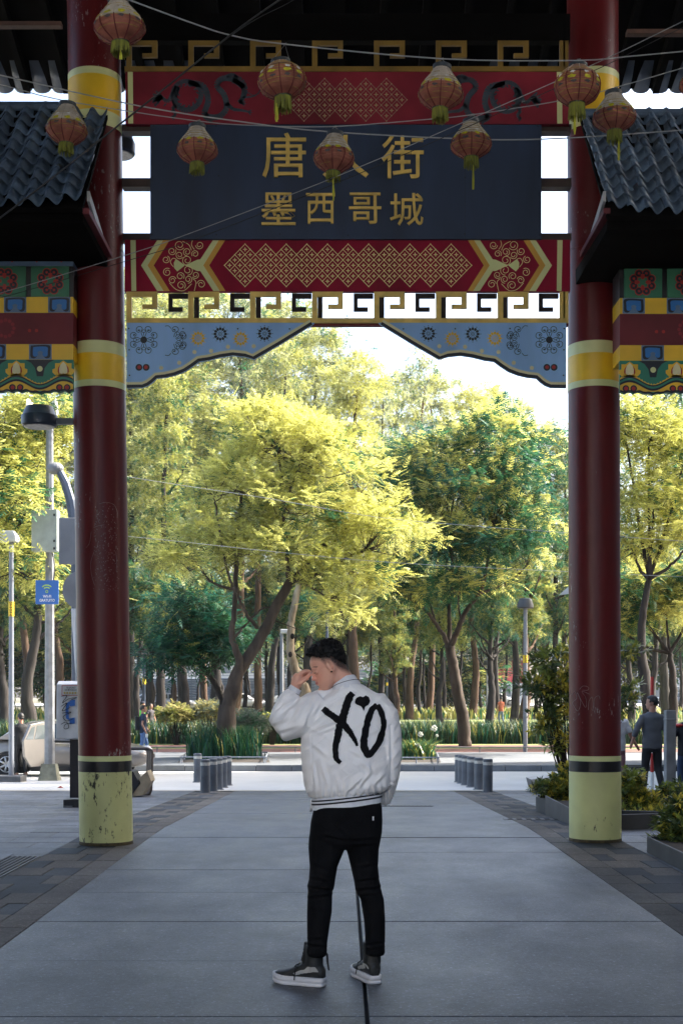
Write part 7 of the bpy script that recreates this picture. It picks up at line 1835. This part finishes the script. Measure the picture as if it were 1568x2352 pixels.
# raised left hand: palm, thumb and four bent fingers meeting the bridge of the nose
hd = .018
q.tube([B(677, 1579, hd), B(681, 1569, hd), B(685, 1558, hd), B(689, 1550, hd)], [.0245, .029, .0315, .025], 16, True)
q.tube([B(683, 1569, hd - .015), B(692, 1567, hd - .024), B(701, 1560, hd - .027), B(708, 1553, hd - .024), B(714, 1547, hd - .016)], [.0145, .0135, .0115, .0105, .0085], 12)
q.tube([B(688, 1551, hd - .018), B(695, 1544, hd - .022), B(703, 1541.5, hd - .02), B(710, 1542.5, hd - .014), B(714, 1545.5, hd - .008)], [.0125, .0118, .0105, .0095, .008], 12)
q.tube([B(690, 1552, hd - .002), B(698, 1546, hd - .002), B(706, 1546, hd + .0), B(711, 1549.5, hd + .002), B(710, 1554, hd)], [.0122, .0115, .0105, .0095, .008], 12)
q.tube([B(691, 1555, hd + .014), B(699, 1551, hd + .016), B(705, 1553, hd + .016), B(706, 1559, hd + .012), B(701, 1563, hd + .008)], [.0118, .011, .010, .009, .008], 12)
q.tube([B(691, 1560, hd + .027), B(697, 1557, hd + .029), B(701, 1560, hd + .028), B(700, 1565, hd + .024)], [.0105, .0098, .009, .0075], 12)
bd = voxel(q, 'body', .0034, 3, .45)
co = get_co(bd); rel = (co - np.array(Oh)) @ np.array(Rm); hx, hy, hz = rel[:, 0], rel[:, 1], rel[:, 2]
skin = np.tile([.70, .37, .265], (len(co), 1))
ishead = (np.linalg.norm(co - np.array(Hd(0, 0, .12)), axis=1) < .155)
warm = np.exp(-((hx + .09) / .04) ** 2 - ((hz - .085) / .03) ** 2) * ishead; skin *= 1 + np.outer(warm, [.12, -.08, -.10])
lip = ishead * np.exp(-((hz - .058) / .0085) ** 4) * (hx < -.079); skin = skin * (1 - lip[:, None]) + lip[:, None] * np.array([.42, .13, .11])
beard = ishead * np.clip((.055 - hz) / .05, 0, 1) * (hx < .03); skin *= 1 - .22 * beard[:, None]
hl = np.interp(hx, [-.09, -.055, -.03, -.012, .0, .02, .05, .1], [.175, .165, .15, .120, .128, .120, .06, .02])
fade = ishead * np.clip((hz - hl) / .035, 0, 1); nz_ = .75 + .5 * rng.random(len(co)); fade = np.clip(fade * nz_, 0, 1)
skin = skin * (1 - fade[:, None]) + fade[:, None] * np.array([.035, .026, .022])
at = bd.attributes.new('tint', 'FLOAT_COLOR', 'POINT'); at.data.foreach_set('color', np.hstack([np.clip(skin, 0, 1), np.ones((len(co), 1))]).astype(np.float32).ravel())
m_skin = M('skin', (.5, .25, .17), rough=.5, var=.05, scale=40, bump=.05, bscale=300, spec=.4)
_n = m_skin.node_tree.nodes.new('ShaderNodeAttribute'); _n.attribute_name = 'tint'; m_skin.node_tree.links.new(_n.outputs['Color'], m_skin.node_tree.nodes['Principled BSDF'].inputs['Base Color'])
m_skin.node_tree.nodes['Principled BSDF'].inputs['Subsurface Weight'].default_value = .12; m_skin.node_tree.nodes['Principled BSDF'].inputs['Subsurface Radius'].default_value = (.02, .008, .004)
bd.materials.append(m_skin); bo = link('body', bd, man)
m_hair = M('black_curly_hair', (.005, .0045, .0045), rough=.6, var=.3, scale=60, spec=.22)
hb = BVHTree.FromPolygons([tuple(v) for v in co], [tuple(p_.vertices) for p_ in bd.polygons])
# brows and lashes
for s_ in (-1, 1):
    q = MB(); q.tube([hb.find_nearest(Hd(*p_))[0] + Vector((.0003, 0, 0)) for p_ in ((-.090, .016 * s_, .140), (-.088, .028 * s_, .146), (-.074, .046 * s_, .146), (-.058, .058 * s_, .138))], [.0024, .0036, .0034, .0014], 8); q.build('eyebrow', m_hair, bo, True)
    q = MB(); q.tube([hb.find_nearest(Hd(*p_))[0] for p_ in ((-.090, .017 * s_, .1165), (-.090, .026 * s_, .1125), (-.084, .037 * s_, .1125), (-.072, .048 * s_, .117))], [.0014, .0025, .0027, .0014], 6); q.build('eyelash', m_hair, bo, True)
q = MB(); q.ball(Hd(.003, -.080, .087), .0045, 10, 8); q.build('earring', M('black_stud', (.01, .01, .01), rough=.2, metal=.5), bo, True)
q = MB(); q.ball(B(714, 1546.5, hd - .0255), (.0042, .0012, .0055), 10, 6); q.build('thumbnail', M('nail', (.62, .38, .32), rough=.25), bo, True)
# curly hair: many small curls over the scalp
q = MB(); rs_ = np.random.default_rng(12); cnt = 0
while cnt < 1300:
    d = Vector(rs_.normal(0, 1, 3)).normalized(); o_ = Hd(.008, 0, .14)
    h_, n_, _, _ = hb.ray_cast(o_ + d * .3, -d)
    if h_ is None: continue
    r_ = np.array(h_ - Oh) @ np.array(Rm); lim = np.interp(r_[0], [-.09, -.06, -.04, -.015, .02, .05, .075, .11], [.200, .198, .184, .170, .158, .135, .105, .085])
    if r_[2] < lim or (h_ - Hd(0, 0, .14)).length > .16: continue
    top = np.clip((r_[2] - .15) / .06, 0, 1); thick = .004 + .019 * top + .010 * (r_[0] < -.04)
    k = rs_.uniform(0, 1); p_ = h_ + d * thick * k; rr = rs_.uniform(.005, .009) * (.8 + .4 * top)
    q.ball(p_, rr, 7, 5)
    if k > .4:
        u = d.orthogonal().normalized(); v = d.cross(u); ph = rs_.uniform(0, 6.28)
        cu = [p_ + (u * math.cos(ph + a) + v * math.sin(ph + a)) * .0075 + d * (.002 * a) for a in np.linspace(0, 5, 9)]
        q.tube(cu, [.0034] * 8 + [.002], 5)
    cnt += 1
hr = voxel(q, 'hair', .0026, 0); hr.materials.append(m_hair); link('hair', hr, man)

# ---- black shirt hem, jeans
q = MB(); q.loft([ring_px(py, l, r, d, .005, 44, 2.2, .03) for py, l, r, d in ((1860, 720, 876, .112), (1848, 720, 874, .112), (1824, 724, 868, .105))]); q.build('shirt', M('black_shirt', (.008, .008, .009), rough=.9), man, True)
q = MB()
q.loft([ring_px(*a) for a in ((1835, 724, 872, .105), (1855, 721, 877, .115, -.005), (1885, 714, 878, .125, -.012), (1912, 711, 877, .125, -.012), (1935, 712, 872, .110), (1950, 730, 850, .08))])
def leg(rows):
    q.loft([ring_px(py, l, r, dep, dy, 30, 2.1) for py, l, r, dep, dy in rows])
leg([(1900, 714, 796, .10, 0), (1925, 709, 795, .10, 0), (1950, 708, 792, .095, 0), (1991, 711, 775, .085, -.005), (2020, 709, 770, .075, -.01), (2036, 705, 768, .073, -.01), (2046, 707, 764, .068, -.01), (2060, 706, 763, .070, -.012), (2094, 705, 762, .070, -.015), (2132, 705, 756, .062, -.018), (2168, 706, 751, .054, -.02), (2186, 704, 751, .054, -.02), (2196, 708, 748, .048, -.02)])
leg([(1900, 790, 877, .10, 0), (1925, 793, 875, .10, 0), (1950, 795, 870, .095, .005), (1991, 805, 868, .085, .01), (2022, 812, 871, .075, .015), (2040, 815, 875, .074, .02), (2052, 818, 877, .070, .02), (2068, 828, 882, .068, .025), (2119, 836, 885, .064, .035), (2150, 838, 885, .058, .04), (2178, 839, 884, .055, .045), (2192, 838, 885, .055, .045), (2199, 842, 881, .048, .045)])
jn = voxel(q, 'jeans', .0065, 4, .5)
cl_ = lambda x, y: (592 + x * .2563, 1837.3 + y * .2563)
add_folds(jn, [(cl_(*a), cl_(*b_), w, m_) for a, b_, w, m_ in [((455, 770), (680, 800), 3.5, .008), ((450, 870), (660, 840), 3.5, .008), ((470, 690), (640, 720), 3.5, .006), ((880, 800), (1110, 770), 3.5, .008), ((890, 850), (1100, 830), 3.5, .006), ((880, 720), (1080, 690), 3.5, .006), ((600, 310), (780, 350), 4, .006), ((820, 350), (1080, 330), 4, .006), ((840, 400), (1060, 390), 4, .004), ((700, 220), (790, 300), 4, .005), ((450, 1290), (610, 1310), 3.5, .007), ((450, 1240), (600, 1230), 3.5, .005), ((970, 1330), (1130, 1320), 3.5, .008), ((980, 1280), (1130, 1270), 3.5, .005), ((500, 560), (660, 620), 5, .004), ((880, 600), (1060, 560), 5, .004), ((470, 950), (640, 1000), 6, .003), ((960, 1000), (1120, 960), 6, .003)]])
m_jean = M('black_denim', (.0065, .0065, .0075), rough=.9, var=.4, scale=9, bump=.15, bscale=220, spec=.12)
jn.materials.append(m_jean); jno = link('jeans', jn, man)
bj = BVHTree.FromPolygons([tuple(v) for v in get_co(jn)], [tuple(p_.vertices) for p_ in jn.polygons])
def jsnap(px, py, off=.003):
    o = Vector((0, 0, H)); d = (P(px, py, 1.0) - o).normalized(); h_, n_, _, _ = bj.ray_cast(o, d)
    return (h_ if h_ else B(px, py, -.1)) - d * off
for x0, x1, y0, y1 in ((745, 784, 1866, 1906), (822, 860, 1866, 1906)):
    q = MB(); v = [jsnap(x, y_) for x, y_ in ((x0, y0), (x1, y0), (x1, y1 - 6), ((x0 + x1) / 2, y1), (x0, y1 - 6))]; q.tube(v + [v[0]], .0012, 4); q.build('pocket_seam', m_jean, jno)
q = MB(); q.add([jsnap(*p_, .004) for p_ in ((855, 1876), (858.5, 1876), (858.5, 1885), (855, 1885))], [(3, 2, 1, 0)]); q.build('pocket_tag', m_rib_w, jno)
q = MB()
for a, b_, c_, d in ((712, 1936, 703, 1938), (712, 1944, 704, 1948), (712, 1939, 705, 1941)): q.tube([B(a, b_, 0), B(c_, d, 0)], [.0012, .0004], 4)
q.build('frayed_threads', m_jean, jno)

# ---- high-top shoes
m_shoe = M('black_leather', (.016, .018, .018), rough=.5, var=.3, scale=20, bump=.2, bscale=80); m_sole = M('shoe_sole_white', (.62, .62, .64), rough=.55, var=.1, scale=12); m_strp = M('grey_suede_stripe', (.42, .42, .40), rough=.8); m_lace = M('black_lace', (.008, .008, .009), rough=.8)
def shoe(heel, direc, shaft_c, label=None):
    d = Vector(direc).normalized(); s_ = Vector((0, 0, 1)).cross(d)
    T = lambda u, v, z: Vector(heel) + d * u + s_ * v + Vector((0, 0, z))
    q = MB(); outl = [(-.012, 0, 0), (-.005, .030, 0), (.03, .041, 0), (.09, .043, 0), (.15, .047, 0), (.20, .052, 0), (.24, .048, 0), (.27, .034, 0), (.286, .0, 0), (.27, -.034, 0), (.24, -.048, 0), (.20, -.050, 0), (.15, -.044, 0), (.09, -.042, 0), (.03, -.041, 0), (-.005, -.030, 0)]
    pp = bez([a[:2] for a in outl] + [outl[0][:2]], 64)[:-1]
    toe = lambda u: .012 * max(0, (u - .2) / .08) ** 2
    rings = [[T(u * k + .137 * (1 - k), v * k, z + toe(u)) for u, v in pp] for k, z in ((.95, .0), (.995, .006), (1.0, .016), (.988, .0165), (.988, .021), (1.0, .0215), (1.0, .034), (.992, .043), (.95, .045))]
    q.loft(rings); sole = q
    q = MB(); rg = []
    for u, w, zt, ex in ((-.006, .022, .095, 2.2), (.01, .032, .115, 2.2), (.05, .036, .135, 2.2), (.10, .038, .125, 2.2), (.14, .040, .102, 2.3), (.18, .044, .082, 2.4), (.22, .043, .070, 2.5), (.25, .036, .062, 2.5), (.268, .024, .054, 2.3), (.276, .010, .046, 2)):
        r_ = []
        zc, hh = (zt + .035) / 2, (zt - .035) / 2
        for k in range(24):
            t = 2 * math.pi * k / 24; c_, sn = math.cos(t), math.sin(t); r_.append(T(u, w * math.copysign(abs(c_) ** (2 / ex), c_), zc + toe(u) * .5 + hh * math.copysign(abs(sn) ** (2 / ex), sn)))
        rg.append(r_)
    q.loft(rg); q.tube([T(.052, 0, .10), T(.05, 0, .15), T(.046, 0, .195), T(.046, 0, .212)], [.047, .046, .050, .047], 20); q.tube([T(.10, 0, .12), T(.088, 0, .17), T(.084, 0, .222)], [.026, .024, .022], 12)
    up = voxel(q, 'shoe', .005, 3, .5); up.materials.append(m_shoe); uo = link('shoe', up, man)
    sole.build('sole', m_sole, uo, True)
    bu = BVHTree.FromPolygons([tuple(v) for v in get_co(up)], [tuple(p_.vertices) for p_ in up.polygons])
    for sg in (-1, 1):
        path = [(.0, .088), (.03, .085), (.07, .077), (.11, .064), (.14, .046)]; wid = [.016, .018, .026, .030, .030]
        pa = bez([(a, b_) for a, b_ in path], 16); q = MB(); rows = []
        for i, (u, z) in enumerate(pa):
            w = np.interp(i / (len(pa) - 1), np.linspace(0, 1, 5), wid)
            row = []
            for f_ in (-.5, 0, .5):
                h_, n_, _, _ = bu.find_nearest(T(u + f_ * w * .4, sg * .08, z + f_ * w)); row.append(h_ + n_ * .002)
            rows.append(row)
        q.add([p_ for r in rows for p_ in r], [f_ for i in range(len(rows) - 1) for f_ in ((3 * i, 3 * i + 1, 3 * i + 4, 3 * i + 3), (3 * i + 1, 3 * i + 2, 3 * i + 5, 3 * i + 4))]); q.build('side_stripe', m_strp, uo, True)
    q = MB()
    for i in range(6):
        u = .105 + .014 * i if i < 4 else .1 - .004 * (i - 4); z = .135 - .012 * i if i < 4 else .16 + .02 * (i - 4)
        q.tube([bu.find_nearest(T(u + .004, v, z))[0] + Vector((0, 0, .003)) for v in (-.03, -.015, 0, .015, .03)], .0028, 5)
    k0 = bu.find_nearest(T(.13, s_.y * 0 - .03, .11))[0]
    q.tube([k0 + Vector((0, -.004, .01)), T(.135, .045, .09) if s_.y < 0 else T(.135, -.045, .09), T(.137, .056, .03) if s_.y < 0 else T(.137, -.056, .03)], .003, 5)
    q.build('laces', m_lace, uo); 
    q = MB(); q.tube([T(-.002, 0, .19), T(-.022, 0, .165), T(-.024, 0, .13), T(-.032, 0, .085)], [.004, .006, .006, .004], 6); q.build('heel_loop', m_lace, uo)
    return uo
shoe((X(742, 6.84), 6.845, 0), (-.90, .42, 0), None)
shoe((X(862, 6.90), 6.90, 0), (-.34, .94, 0), None)
